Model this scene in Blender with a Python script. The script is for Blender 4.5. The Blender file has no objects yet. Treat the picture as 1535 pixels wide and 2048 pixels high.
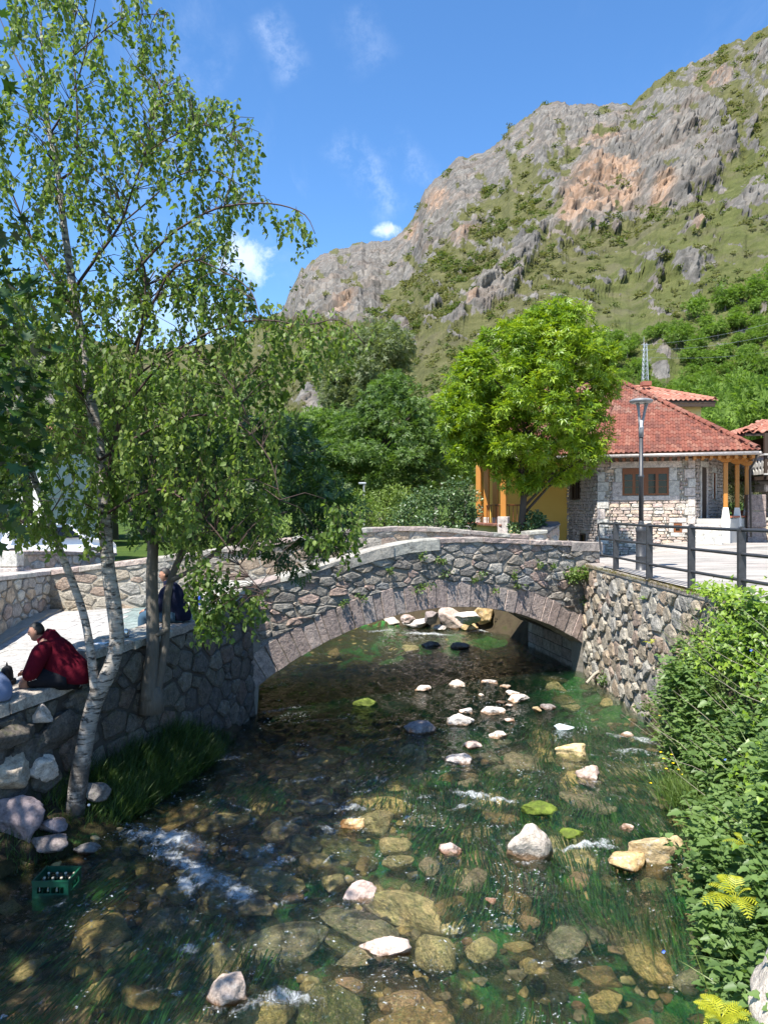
import bpy, bmesh, math, random
import numpy as np
from mathutils import Vector, Matrix
random.seed(7)
rng = np.random.default_rng(7)
SC = bpy.context.scene
COL = SC.collection
R = math.radians
# ---- camera
EYE = 4.1
FPX, CX, CY = 1500.0, 767.5, 1024.0
cam_data = bpy.data.cameras.new("camera")
cam_data.sensor_fit = 'VERTICAL'
cam_data.sensor_height = 36.0
cam_data.sensor_width = 27.0
cam_data.lens = 36.0 * FPX / 2048.0
cam_data.clip_start = 0.05
cam_data.clip_end = 6000
cam = bpy.data.objects.new("camera", cam_data)
cam.location = (0, 0, EYE)
cam.rotation_euler = (R(90), 0, 0)
COL.objects.link(cam)
SC.camera = cam
# ---- sky, sun, exposure
SUN = Vector((-0.29, -0.42, 0.865)).normalized()
world = bpy.data.worlds.new("World")
SC.world = world
world.use_nodes = True
wt = world.node_tree
wt.nodes.clear()
class Graph:
 """small wrapper: node(type, inputs..., attr=...) and wiring by value"""
 def __init__(s, tree):
  s.t = tree
 def node(s, typ, _in=None, **attrs):
  n = s.t.nodes.new(typ)
  for k, v in attrs.items():
   setattr(n, k, v)
  for k, v in (_in or {}).items():
   s.put(n, k, v)
  return n
 def put(s, n, k, v):
  sock = n.inputs[k]
  if hasattr(v, 'is_output') or isinstance(v, bpy.types.NodeSocket):
   s.t.links.new(v, sock)
  elif isinstance(v, bpy.types.Node):
   s.t.links.new(v.outputs[0], sock)
  else:
   if isinstance(v, (tuple, list)) and len(v) == 3 and sock.type == 'RGBA':
    v = (*v, 1)
   sock.default_value = v
 def math(s, op, a, b=0.0, c=None, clamp=False):
  n = s.node('ShaderNodeMath', operation=op, use_clamp=clamp)
  s.put(n, 0, a)
  s.put(n, 1, b)
  if c is not None:
   s.put(n, 2, c)
  return n.outputs[0]
 def noise(s, scale, detail=4, rough=0.55, vec=None, dist=0.0, out=0):
  n = s.node('ShaderNodeTexNoise', {'Scale': scale, 'Detail': detail, 'Roughness': rough, 'Distortion': dist})
  if vec is not None:
   s.put(n, 'Vector', vec)
  return n.outputs[out]
 def voronoi(s, scale, vec=None, feature='F1', out=0, rand=1.0):
  n = s.node('ShaderNodeTexVoronoi', {'Scale': scale, 'Randomness': rand}, feature=feature)
  if vec is not None:
   s.put(n, 'Vector', vec)
  return n.outputs[out]
 def ramp(s, fac, stops, interp='LINEAR'):
  n = s.node('ShaderNodeValToRGB')
  cr = n.color_ramp
  cr.interpolation = interp
  while len(cr.elements) > 1:
   cr.elements.remove(cr.elements[-1])
  for i, (p, c) in enumerate(stops):
   e = cr.elements[0] if i == 0 else cr.elements.new(p)
   e.position = p
   e.color = (*c, 1) if len(c) == 3 else c
  s.put(n, 0, fac)
  return n.outputs[0]
 def step(s, v, a, b):
  n = s.node('ShaderNodeMapRange', {'Value': v, 'From Min': a, 'From Max': b}, interpolation_type='SMOOTHSTEP')
  return n.outputs[0]
 def mix(s, fac, a, b, blend='MIX'):
  n = s.node('ShaderNodeMix', data_type='RGBA', blend_type=blend)
  s.put(n, 0, fac)
  s.put(n, 6, a)
  s.put(n, 7, b)
  return n.outputs[2]
 def scaled(s, vec, sc, rot=(0, 0, 0), loc=(0, 0, 0)):
  n = s.node('ShaderNodeMapping', {'Scale': sc, 'Rotation': rot, 'Location': loc})
  s.put(n, 'Vector', vec)
  return n.outputs[0]
 def bump(s, h, strength=0.5, dist=0.02, normal=None):
  n = s.node('ShaderNodeBump', {'Strength': strength, 'Distance': dist, 'Height': h})
  if normal is not None:
   s.put(n, 'Normal', normal)
  return n.outputs[0]
g = Graph(wt)
sky = g.node('ShaderNodeTexSky', sky_type='NISHITA', sun_disc=False)
sky.sun_elevation = math.asin(SUN.z)
sky.sun_rotation = math.atan2(SUN.x, SUN.y)
sky.altitude = 900
sky.air_density = 1.0
sky.dust_density = 0.25
sky.ozone_density = 4.0
tc = g.node('ShaderNodeTexCoord')
sep = g.node('ShaderNodeSeparateXYZ', {0: tc.outputs['Generated']})
dx, dy, dz = sep.outputs
zz = g.math('ADD', g.math('ABSOLUTE', dz), 0.12)
px_ = g.math('DIVIDE', dx, zz)
py_ = g.math('DIVIDE', dy, zz)
flat = g.node('ShaderNodeCombineXYZ', {0: px_, 1: py_, 2: 0.0})
big = g.noise(1.0, 3, 0.5, g.scaled(flat.outputs[0], (1.3, 0.55, 1), (0, 0, 0.5), (3.1, 1.0, 0)))
fine = g.noise(3.2, 9, 0.66, g.scaled(flat.outputs[0], (2.6, 0.7, 1), (0, 0, 0.42)), 0.6)
cir = g.math('MULTIPLY', g.step(big, 0.47, 0.75), g.step(fine, 0.47, 0.86))
cir = g.math('MULTIPLY', cir, 0.30)
def streak(p0, p1, w, nscale, gain):
 """a wind-drawn streak of cirrus between two sky directions (pixels of the photograph)"""
 a = Vector(((p0[0] - CX) / FPX, 1, (CY - p0[1]) / FPX)).normalized()
 b = Vector(((p1[0] - CX) / FPX, 1, (CY - p1[1]) / FPX)).normalized()
 mid = (a + b) / 2
 ax = (b - a).normalized()
 half = (b - a).length / 2
 nv = mid.cross(ax).normalized()
 wob = g.math('MULTIPLY', g.math('SUBTRACT', g.noise(7, 4, 0.6, tc.outputs['Generated']), 0.5), 0.07)
 d1 = g.node('ShaderNodeVectorMath', {0: tc.outputs['Generated'], 1: tuple(nv)}, operation='DOT_PRODUCT').outputs['Value']
 d1 = g.math('ABSOLUTE', g.math('ADD', g.math('SUBTRACT', d1, mid.dot(nv)), wob))
 d2 = g.node('ShaderNodeVectorMath', {0: tc.outputs['Generated'], 1: tuple(ax)}, operation='DOT_PRODUCT').outputs['Value']
 d2 = g.math('ABSOLUTE', g.math('SUBTRACT', d2, mid.dot(ax)))
 body = g.math('MULTIPLY', g.step(d1, w, 0.0), g.step(d2, half, half * 0.55))
 n = g.noise(nscale, 8, 0.7, g.scaled(tc.outputs['Generated'], (1, 1, 1)))
 return g.math('MULTIPLY', g.math('MULTIPLY', body, g.step(n, 0.38, 0.72)), gain)
def puff(p, rx, ry, gain):
 c = Vector(((p[0] - CX) / FPX, 1, (CY - p[1]) / FPX)).normalized()
 sub = g.node('ShaderNodeVectorMath', {0: tc.outputs['Generated'], 1: tuple(c)}, operation='SUBTRACT').outputs[0]
 scl = g.node('ShaderNodeVectorMath', {0: sub, 1: (1 / rx, 1 / rx, 1 / ry)}, operation='MULTIPLY').outputs[0]
 ln = g.node('ShaderNodeVectorMath', {0: scl}, operation='LENGTH').outputs['Value']
 n = g.noise(17, 8, 0.68, tc.outputs['Generated'], 0.5)
 v = g.math('ADD', ln, g.math('MULTIPLY', g.math('SUBTRACT', n, 0.5), 3.4))
 return g.math('MULTIPLY', g.math('MULTIPLY', g.step(v, 1.0, 0.1), g.step(ln, 1.5, 0.7)), gain)
cloud = cir
for args in (((520, 10), (600, 170), 0.03, 24, 0.22), ((660, 260), (790, 450), 0.034, 20, 0.26),
 ((690, 0), (760, 150), 0.04, 18, 0.12), ((760, 280), (900, 400), 0.03, 22, 0.16),
 ((320, 60), (470, 170), 0.07, 12, 0.12)):
 cloud = g.math('MAXIMUM', cloud, streak(*args))
for args in (((775, 462), 0.022, 0.012, 0.65), ((490, 520), 0.046, 0.034, 0.6), ((330, 650), 0.16, 0.06, 0.30)):
 cloud = g.math('MAXIMUM', cloud, puff(*args))
hsv = g.node('ShaderNodeHueSaturation', {'Saturation': 1.17, 'Value': 1.32, 'Color': sky.outputs[0]})
skycol = g.mix(cloud, hsv.outputs[0], (6.6, 7.2, 8.2))
bg = g.node('ShaderNodeBackground', {'Color': skycol, 'Strength': 0.095})
out = g.node('ShaderNodeOutputWorld', {'Surface': bg.outputs[0]})
sun_data = bpy.data.lights.new("sun", 'SUN')
sun_data.energy = 4.8
sun_data.angle = R(0.53)
sun_data.color = (1.0, 0.955, 0.88)
sun_ob = bpy.data.objects.new("sun", sun_data)
sun_ob.rotation_euler = SUN.to_track_quat('Z', 'Y').to_euler()
sun_ob.location = SUN * 60
COL.objects.link(sun_ob)
SC.view_settings.view_transform = 'Standard'
SC.view_settings.look = 'None'
SC.view_settings.exposure = 1.18
SC.view_settings.gamma = 1.0
SC.view_settings.use_curve_mapping = False
SC.render.engine = 'CYCLES'
SC.cycles.max_bounces = 8
SC.cycles.diffuse_bounces = 3
SC.cycles.glossy_bounces = 3
SC.cycles.transmission_bounces = 4
SC.cycles.transparent_max_bounces = 12
SC.cycles.caustics_reflective = False
SC.cycles.caustics_refractive = False
SC.cycles.use_denoising = True
SC.cycles.sample_clamp_indirect = 6.0
# ---- placing: a pixel of the photograph at a given depth / height
def P(px, py, d):
 return Vector(((px - CX) / FPX * d, d, EYE - (py - CY) / FPX * d))
def G(px, py, z=0.0):
 return P(px, py, (EYE - z) * FPX / (py - CY))
def lerp(a, b, t):
 return a + (b - a) * t
def interp(x, pts):
 xs = [p[0] for p in pts]
 ys = [p[1] for p in pts]
 return float(np.interp(x, xs, ys))
# ---- numpy value noise
def _hash(i, j, k, seed):
 h = (i.astype(np.int64) * 374761393 + j.astype(np.int64) * 668265263 + k.astype(np.int64) * 2147483647 + seed * 1274126177) & 0xFFFFFFFF
 h = ((h ^ (h >> 13)) * 1274126177) & 0xFFFFFFFF
 h = (h ^ (h >> 16)) & 0xFFFFFF
 return h / float(0xFFFFFF)
def vnoise(p, seed=0):
 p = np.asarray(p, float)
 f = np.floor(p)
 i = f.astype(np.int64)
 t = p - f
 t = t * t * t * (t * (t * 6 - 15) + 10)
 r = 0
 for a in (0, 1):
  wa = t[:, 0] if a else 1 - t[:, 0]
  for b in (0, 1):
   wb = t[:, 1] if b else 1 - t[:, 1]
   for c in (0, 1):
    wc = t[:, 2] if c else 1 - t[:, 2]
    r = r + wa * wb * wc * _hash(i[:, 0] + a, i[:, 1] + b, i[:, 2] + c, seed)
 return r
def fbm(p, octaves=4, seed=0, gain=0.5, lac=2.03):
 p = np.asarray(p, float)
 s, amp, tot = 0, 1.0, 0.0
 for o in range(octaves):
  s = s + amp * (vnoise(p, seed + o * 17) - 0.5)
  tot += amp
  amp *= gain
  p = p * lac
 return s / tot * 2
def ridged(p, octaves=5, seed=0, gain=0.55, lac=2.1):
 p = np.asarray(p, float)
 s, amp, tot = 0, 1.0, 0.0
 for o in range(octaves):
  s = s + amp * (1 - np.abs(vnoise(p, seed + o * 17) * 2 - 1))
  tot += amp
  amp *= gain
  p = p * lac
 return s / tot
# ---- meshes and objects
def mesh_arrays(name, verts, faces, mats=(), smooth=False, attrs=None, matidx=None):
 """verts (N,3); faces: (M,k) array, or a list of such arrays with different k"""
 verts = np.ascontiguousarray(verts, dtype=np.float32)
 if isinstance(faces, np.ndarray):
  faces = [faces]
 me = bpy.data.meshes.new(name)
 me.vertices.add(len(verts))
 me.vertices.foreach_set('co', verts.ravel())
 loops = np.concatenate([f.ravel() for f in faces]).astype(np.int32)
 tot = np.concatenate([np.full(len(f), f.shape[1], np.int32) for f in faces])
 start = np.zeros(len(tot), np.int32)
 start[1:] = np.cumsum(tot)[:-1]
 me.loops.add(len(loops))
 me.loops.foreach_set('vertex_index', loops)
 me.polygons.add(len(tot))
 me.polygons.foreach_set('loop_start', start)
 me.polygons.foreach_set('loop_total', tot)
 if smooth:
  me.polygons.foreach_set('use_smooth', np.ones(len(tot), bool))
 if matidx is not None:
  me.polygons.foreach_set('material_index', np.asarray(matidx, np.int32))
 for m in (mats if isinstance(mats, (list, tuple)) else [mats]):
  me.materials.append(m)
 for k, v in (attrs or {}).items():
  a = me.attributes.new(k, 'FLOAT', 'POINT')
  a.data.foreach_set('value', np.ascontiguousarray(v, np.float32))
 me.update(calc_edges=True)
 return me
def set_props(o, label=None, cat=None, group=None, kind=None):
 if label:
  o['label'] = label
 if cat:
  o['category'] = cat
 if group:
  o['group'] = group
 if kind:
  o['kind'] = kind
 return o
def link(name, data, parent=None, local=False, **props):
 o = bpy.data.objects.new(name, data)
 COL.objects.link(o)
 if parent is not None:
  o.parent = parent
  if not local:
   o.matrix_parent_inverse = parent.matrix_basis.inverted()
 set_props(o, **props)
 return o
def thing(name, label, cat, loc=(0, 0, 0), rz=0.0, group=None):
 o = link(name, None)
 o.location = loc
 o.rotation_euler = (0, 0, rz)
 o.empty_display_size = 0.2
 set_props(o, label, cat, group)
 return o
def copy_tree(o, parent=None):
 c = o.copy()
 COL.objects.link(c)
 if parent is not None:
  c.parent = parent
 for ch in list(o.children):
  copy_tree(ch, c)
 return c
class MB:
 """collects boxes, tubes, lathes and prisms into one mesh"""
 def __init__(s):
  s.v, s.f = [], []
 def add(s, vs, fs):
  n = len(s.v)
  s.v += [tuple(v) for v in vs]
  s.f += [[n + i for i in f] for f in fs]
  return s
 def box(s, c, size, rz=0.0, bev=0.0, M=None):
  x, y, z = (d / 2 for d in size)
  if bev > 0:
   b = min(bev, x * .9, y * .9, z * .9)
   pts, fs = [], []
   bm = bmesh.new()
   bmesh.ops.create_cube(bm, size=1, matrix=Matrix.Diagonal((2 * x, 2 * y, 2 * z, 1)))
   bmesh.ops.bevel(bm, geom=list(bm.edges), offset=b, segments=1, affect='EDGES')
   bm.verts.index_update()
   pts = [v.co.copy() for v in bm.verts]
   fs = [[v.index for v in f.verts] for f in bm.faces]
   bm.free()
  else:
   pts = [Vector((a, b_, c_)) for a in (-x, x) for b_ in (-y, y) for c_ in (-z, z)]
   fs = [(0, 1, 3, 2), (4, 6, 7, 5), (0, 4, 5, 1), (2, 3, 7, 6), (0, 2, 6, 4), (1, 5, 7, 3)]
  Mx = M if M is not None else Matrix.Translation(Vector(c)) @ Matrix.Rotation(rz, 4, 'Z')
  return s.add([Mx @ p for p in pts], fs)
 def tube(s, path, rad, n=8, cap=True, up=Vector((0.3, 0.2, 1))):
  path = [Vector(p) for p in path]
  if not isinstance(rad, (list, tuple)):
   rad = [rad] * len(path)
  vs, fs = [], []
  prev = None
  for i, p in enumerate(path):
   d = (path[min(i + 1, len(path) - 1)] - path[max(i - 1, 0)])
   if d.length < 1e-9:
    d = Vector((0, 0, 1))
   d.normalize()
   if prev is None:
    a = d.cross(up)
    if a.length < 1e-3:
     a = d.cross(Vector((1, 0, 0)))
    a.normalize()
   else:
    a = prev - d * prev.dot(d)
    a.normalize()
   prev = a
   b = d.cross(a)
   for k in range(n):
    t = 2 * math.pi * k / n
    vs.append(p + (a * math.cos(t) + b * math.sin(t)) * rad[i])
  for i in range(len(path) - 1):
   for k in range(n):
    k2 = (k + 1) % n
    fs.append((i * n + k, i * n + k2, (i + 1) * n + k2, (i + 1) * n + k))
  if cap:
   fs.append(tuple(range(n))[::-1])
   fs.append(tuple((len(path) - 1) * n + k for k in range(n)))
  return s.add(vs, fs)
 def lathe(s, prof, c=(0, 0, 0), n=16, M=None):
  """prof: list of (r, z)"""
  vs, fs = [], []
  Mx = M if M is not None else Matrix.Translation(Vector(c))
  for r, z in prof:
   for k in range(n):
    t = 2 * math.pi * k / n
    vs.append(Mx @ Vector((r * math.cos(t), r * math.sin(t), z)))
  for i in range(len(prof) - 1):
   for k in range(n):
    k2 = (k + 1) % n
    fs.append((i * n + k, i * n + k2, (i + 1) * n + k2, (i + 1) * n + k))
  if prof[0][0] > 1e-6:
   fs.append(tuple(range(n))[::-1])
  if prof[-1][0] > 1e-6:
   fs.append(tuple((len(prof) - 1) * n + k for k in range(n)))
  return s.add(vs, fs)
 def prism(s, poly, M, h0, h1):
  """poly: (x, y) outline, extruded h0..h1 along local z, placed by M"""
  n = len(poly)
  vs = [M @ Vector((x, y, h0)) for x, y in poly] + [M @ Vector((x, y, h1)) for x, y in poly]
  fs = [tuple(range(n))[::-1], tuple(range(n, 2 * n))]
  for i in range(n):
   j = (i + 1) % n
   fs.append((i, j, n + j, n + i))
  return s.add(vs, fs)
 def mesh(s, name, mats=(), smooth=False):
  me = bpy.data.meshes.new(name)
  me.from_pydata(s.v, [], s.f)
  for m in (mats if isinstance(mats, (list, tuple)) else [mats]):
   me.materials.append(m)
  if smooth:
   me.polygons.foreach_set('use_smooth', np.ones(len(me.polygons), bool))
  me.update()
  return me
 def obj(s, name, mats, parent=None, local=False, smooth=False, **props):
  return link(name, s.mesh(name, mats, smooth), parent, local, **props)
def auto_smooth(me, angle=40):
 me.polygons.foreach_set('use_smooth', np.ones(len(me.polygons), bool))
 try:
  me.set_sharp_from_angle(angle=R(angle))
 except Exception:
  pass
 return me
def grid_mesh(name, xs, ys, zfun, mats, smooth=True, attrs=None):
 """height-field sheet over the grid xs x ys; zfun(X, Y) on flat arrays"""
 X, Y = np.meshgrid(xs, ys)
 X, Y = X.ravel(), Y.ravel()
 Z = zfun(X, Y)
 nx, ny = len(xs), len(ys)
 idx = np.arange(nx * ny).reshape(ny, nx)
 f = np.stack([idx[:-1, :-1].ravel(), idx[:-1, 1:].ravel(), idx[1:, 1:].ravel(), idx[1:, :-1].ravel()], 1)
 return mesh_arrays(name, np.stack([X, Y, Z], 1), f, mats, smooth, attrs)
# ---- materials
def new_mat(name):
 m = bpy.data.materials.new(name)
 m.use_nodes = True
 m.node_tree.nodes.clear()
 return m, Graph(m.node_tree)
def principled(name, color=None, rough=0.6, metal=0.0, bump=None, spec=0.5, build=None, **extra):
 m, q = new_mat(name)
 b = q.node('ShaderNodeBsdfPrincipled', {'Roughness': rough, 'Metallic': metal, 'Specular IOR Level': spec})
 o = q.node('ShaderNodeOutputMaterial', {'Surface': b.outputs[0]})
 if color is not None:
  q.put(b, 'Base Color', color)
 if build:
  build(q, b)
 return m
def stone_mat(name, cols, lichen=(0.42, 0.40, 0.34), lich=0.35, nscale=6.0, bump=0.8, dark=(0.06, 0.055, 0.045), moss=0.0, rough=0.9, bdist=0.03, wet=False, darka=0.55):
 """masonry stone: one tone per stone (object random), mottling, lichen spots, dark weather stains, rough relief"""
 def build(q, b):
  oi = q.node('ShaderNodeObjectInfo')
  tc = q.node('ShaderNodeTexCoord')
  vec = tc.outputs['Object']
  off = q.node('ShaderNodeVectorMath', {0: vec, 1: oi.outputs['Location']}, operation='ADD').outputs[0]
  n = len(cols)
  base = q.ramp(oi.outputs['Random'], [(i / n, c) for i, c in enumerate(cols)], 'CONSTANT')
  n1 = q.noise(nscale, 8, 0.65, off)
  n2 = q.noise(nscale * 5, 6, 0.7, off)
  v = q.math('ADD', q.math('MULTIPLY', n1, 0.75), q.math('MULTIPLY', n2, 0.75))
  val = q.ramp(v, [(0.50, (0.34, 0.33, 0.32)), (0.72, (0.88, 0.88, 0.88)), (0.95, (1.5, 1.47, 1.40))])
  c = q.mix(1.0, base, val, 'MULTIPLY')
  n3 = q.noise(nscale * 1.7, 7, 0.7, q.scaled(off, (1, 1, 1), loc=(7, 3, 1)))
  c = q.mix(q.math('MULTIPLY', q.step(n3, 0.53, 0.66), lich), c, lichen)
  n4 = q.noise(nscale * 0.8, 6, 0.7, q.scaled(off, (1, 1, 1), loc=(2, 9, 4)))
  c = q.mix(q.math('MULTIPLY', q.step(n4, 0.54 if darka < .6 else .48, 0.70 if darka < .6 else .66), darka), c, dark)
  if wet:
   zz = q.node('ShaderNodeSeparateXYZ', {0: q.node('ShaderNodeNewGeometry').outputs['Position']}).outputs[2]
   wl_ = q.step(q.math('ADD', zz, q.math('MULTIPLY', q.math('SUBTRACT', n1, 0.5), 0.22)), 0.07, 0.015)
   c = q.mix(q.math('MULTIPLY', wl_, 0.85), c, q.mix(1.0, c, (0.42, 0.26, 0.13), 'MULTIPLY'))
   q.put(b, 'Roughness', q.math('SUBTRACT', rough, q.math('MULTIPLY', wl_, 0.6)))
  if moss > 0:
   geo = q.node('ShaderNodeNewGeometry')
   up = q.node('ShaderNodeSeparateXYZ', {0: geo.outputs['Normal']}).outputs[2]
   n5 = q.noise(nscale * 1.3, 5, 0.6, q.scaled(off, (1, 1, 1), loc=(1, 1, 8)))
   mk = q.math('MULTIPLY', q.step(n5, 0.5, 0.62), q.math('ADD', q.math('MULTIPLY', up, 0.6), 0.4, clamp=True))
   c = q.mix(q.math('MULTIPLY', mk, moss), c, (0.07, 0.085, 0.02))
  q.put(b, 'Base Color', c)
  mv = q.voronoi(nscale * 2.2, off)
  h = q.math('ADD', q.math('MULTIPLY', n1, 1.0), q.math('ADD', q.math('MULTIPLY', n2, 0.55), q.math('MULTIPLY', mv, 0.3)))
  q.put(b, 'Normal', q.bump(h, bump, bdist))
 return principled(name, None, rough, 0, spec=0.25, build=build)
GREY = [(0.25, 0.235, 0.21), (0.20, 0.185, 0.165), (0.31, 0.285, 0.25), (0.29, 0.215, 0.18), (0.23, 0.20, 0.165),
 (0.34, 0.315, 0.275), (0.17, 0.155, 0.14), (0.27, 0.24, 0.205), (0.32, 0.235, 0.20), (0.22, 0.215, 0.21)]
PINK = [(0.34, 0.265, 0.235), (0.30, 0.245, 0.22), (0.37, 0.30, 0.265), (0.32, 0.275, 0.25), (0.29, 0.23, 0.205), (0.36, 0.285, 0.25)]
WARM = [(0.32, 0.275, 0.215), (0.36, 0.32, 0.26), (0.27, 0.225, 0.17), (0.32, 0.305, 0.275), (0.34, 0.265, 0.195), (0.28, 0.265, 0.24), (0.38, 0.345, 0.29), (0.30, 0.23, 0.185)]
HOUSE = [(0.52, 0.46, 0.39), (0.44, 0.35, 0.30), (0.56, 0.52, 0.46), (0.47, 0.37, 0.31), (0.42, 0.40, 0.37), (0.55, 0.44, 0.34), (0.50, 0.39, 0.35), (0.38, 0.33, 0.30)]
M_BRIDGE = stone_mat("bridge_stone", GREY, lich=0.5, nscale=9, bdist=0.045)
M_ARCH = stone_mat("arch_stone", PINK, lich=0.3, nscale=9)
M_COPING = stone_mat("coping_stone", [(0.34, 0.33, 0.29), (0.31, 0.29, 0.255), (0.36, 0.32, 0.28), (0.29, 0.25, 0.22)], lich=0.5, nscale=7, bump=0.5)
M_LEFT = stone_mat("embankment_stone", [(0.135, 0.125, 0.11), (0.115, 0.10, 0.085), (0.17, 0.155, 0.13), (0.105, 0.098, 0.09), (0.15, 0.115, 0.095), (0.13, 0.12, 0.10)], lich=0.4, nscale=8, moss=0.4, lichen=(0.24, 0.22, 0.18), dark=(0.03, 0.027, 0.022), bdist=0.05)  # tones darkened and warmed, standing in for deep shade on this wall
M_RIGHT = stone_mat("river_wall_stone", WARM, lich=0.45, nscale=9, bump=0.9, moss=0.25, bdist=0.045)
M_TERRACE = stone_mat("terrace_stone", [(0.42, 0.38, 0.32), (0.34, 0.31, 0.28), (0.44, 0.35, 0.26), (0.33, 0.26, 0.22), (0.46, 0.44, 0.39), (0.36, 0.35, 0.33)], lich=0.3, nscale=6)
M_HOUSE = stone_mat("house_stone", HOUSE, lich=0.25, nscale=7, bump=0.6)
M_ASHLAR = stone_mat("dressed_stone", [(0.50, 0.48, 0.44), (0.46, 0.44, 0.40), (0.53, 0.47, 0.43), (0.48, 0.42, 0.39)], lich=0.2, nscale=8, bump=0.3, bdist=0.015)
M_BOULDER = stone_mat("river_boulder", [(0.50, 0.44, 0.38), (0.44, 0.37, 0.29), (0.52, 0.46, 0.42), (0.38, 0.33, 0.28), (0.44, 0.35, 0.29)], lich=0.35, nscale=8, bump=0.8, lichen=(0.60, 0.56, 0.50), dark=(0.20, 0.15, 0.09), wet=True)
M_SUNK = stone_mat("sunken_stone", [(0.66, 0.45, 0.19), (0.36, 0.22, 0.10), (0.70, 0.53, 0.28), (0.30, 0.25, 0.17), (0.48, 0.29, 0.17), (0.16, 0.14, 0.06), (0.58, 0.42, 0.20), (0.42, 0.31, 0.21)], lich=0.6, nscale=6, lichen=(0.78, 0.62, 0.32), dark=(0.06, 0.10, 0.025), bump=0.9, darka=0.7)
M_DARKROCK = stone_mat("bank_rock", [(0.22, 0.19, 0.18), (0.18, 0.165, 0.155), (0.25, 0.21, 0.20)], lich=0.3, nscale=8, wet=True)
M_WHITEROCK = stone_mat("pale_boulder", [(0.64, 0.58, 0.52), (0.60, 0.55, 0.51), (0.67, 0.60, 0.54), (0.58, 0.52, 0.46)], lich=0.4, nscale=9, bump=0.8, lichen=(0.42, 0.33, 0.25), dark=(0.30, 0.22, 0.15), wet=True)
def _mortar(q, b, c0, c1, mossy):
 tc = q.node('ShaderNodeTexCoord').outputs['Object']
 n1 = q.noise(9, 8, 0.7, tc)
 n2 = q.noise(60, 4, 0.7, tc)
 c = q.mix(n1, c0, c1)
 n3 = q.noise(3, 6, 0.65, tc)
 c = q.mix(q.math('MULTIPLY', q.step(n3, 0.5, 0.66), mossy), c, (0.05, 0.06, 0.02))
 q.put(b, 'Base Color', c)
 q.put(b, 'Normal', q.bump(q.math('ADD', n1, q.math('MULTIPLY', n2, 0.5)), 0.9, 0.03))
M_MORTAR = principled("mortar", None, 0.95, spec=0.1, build=lambda q, b: _mortar(q, b, (0.17, 0.155, 0.13), (0.32, 0.29, 0.25), 0.25))
M_MORTAR_W = principled("pale_mortar", None, 0.95, spec=0.1, build=lambda q, b: _mortar(q, b, (0.26, 0.24, 0.20), (0.46, 0.42, 0.35), 0.15))
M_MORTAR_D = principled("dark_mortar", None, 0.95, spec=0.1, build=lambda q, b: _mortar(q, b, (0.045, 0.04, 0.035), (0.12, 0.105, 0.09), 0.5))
def _soil(q, b):
 tc = q.node('ShaderNodeTexCoord').outputs['Object']
 n1 = q.noise(2.5, 9, 0.7, tc)
 n2 = q.noise(30, 6, 0.7, tc)
 c = q.ramp(n1, [(0.3, (0.035, 0.028, 0.018)), (0.55, (0.07, 0.055, 0.035)), (0.75, (0.04, 0.05, 0.015))])
 q.put(b, 'Base Color', c)
 q.put(b, 'Normal', q.bump(q.math('ADD', n1, n2), 0.8, 0.04))
M_SOIL = principled("soil", None, 0.95, spec=0.1, build=_soil)
def _meadow(q, b):
 tc = q.node('ShaderNodeTexCoord').outputs['Object']
 n1 = q.noise(0.25, 8, 0.7, tc)
 n2 = q.noise(6, 6, 0.7, tc)
 c = q.ramp(q.math('ADD', q.math('MULTIPLY', n1, 0.7), q.math('MULTIPLY', n2, 0.3)),
  [(0.3, (0.03, 0.05, 0.012)), (0.5, (0.06, 0.10, 0.02)), (0.7, (0.12, 0.15, 0.035))])
 q.put(b, 'Base Color', c)
 q.put(b, 'Normal', q.bump(n2, 0.9, 0.15))
M_MEADOW = principled("meadow", None, 0.95, spec=0.1, build=_meadow)
def _street(q, b):
 tc = q.node('ShaderNodeTexCoord').outputs['Object']
 n1 = q.noise(1.2, 9, 0.72, q.scaled(tc, (0.5, 2.6, 1), (0, 0, 0.15)), 0.5)
 n2 = q.noise(45, 4, 0.7, tc)
 n3 = q.noise(0.5, 5, 0.6, tc)
 c = q.ramp(n1, [(0.38, (0.10, 0.09, 0.075)), (0.47, (0.24, 0.215, 0.185)), (0.57, (0.37, 0.33, 0.285))])
 c = q.mix(q.math('MULTIPLY', q.step(n3, 0.5, 0.7), 0.35), c, (0.42, 0.33, 0.29))
 c = q.mix(0.18, c, q.ramp(n2, [(0.35, (0.2, 0.2, 0.2)), (0.65, (0.75, 0.74, 0.72))]))
 q.put(b, 'Base Color', c)
 q.put(b, 'Normal', q.bump(q.math('ADD', n1, q.math('MULTIPLY', n2, 0.25)), 0.5, 0.02))
M_STREET = principled("weathered_paving", None, 0.85, spec=0.25, build=_street)
M_PAVER = stone_mat("plaza_slab", [(0.36, 0.345, 0.33), (0.39, 0.375, 0.36), (0.33, 0.32, 0.305), (0.375, 0.365, 0.355)], lich=0.15, nscale=6, bump=0.2, bdist=0.008, dark=(0.26, 0.245, 0.23))
M_PAVER_G = stone_mat("greenish_slab", [(0.17, 0.215, 0.205), (0.20, 0.24, 0.23)], lich=0.1, nscale=6, bump=0.2, bdist=0.008, dark=(0.2, 0.25, 0.23))
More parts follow.
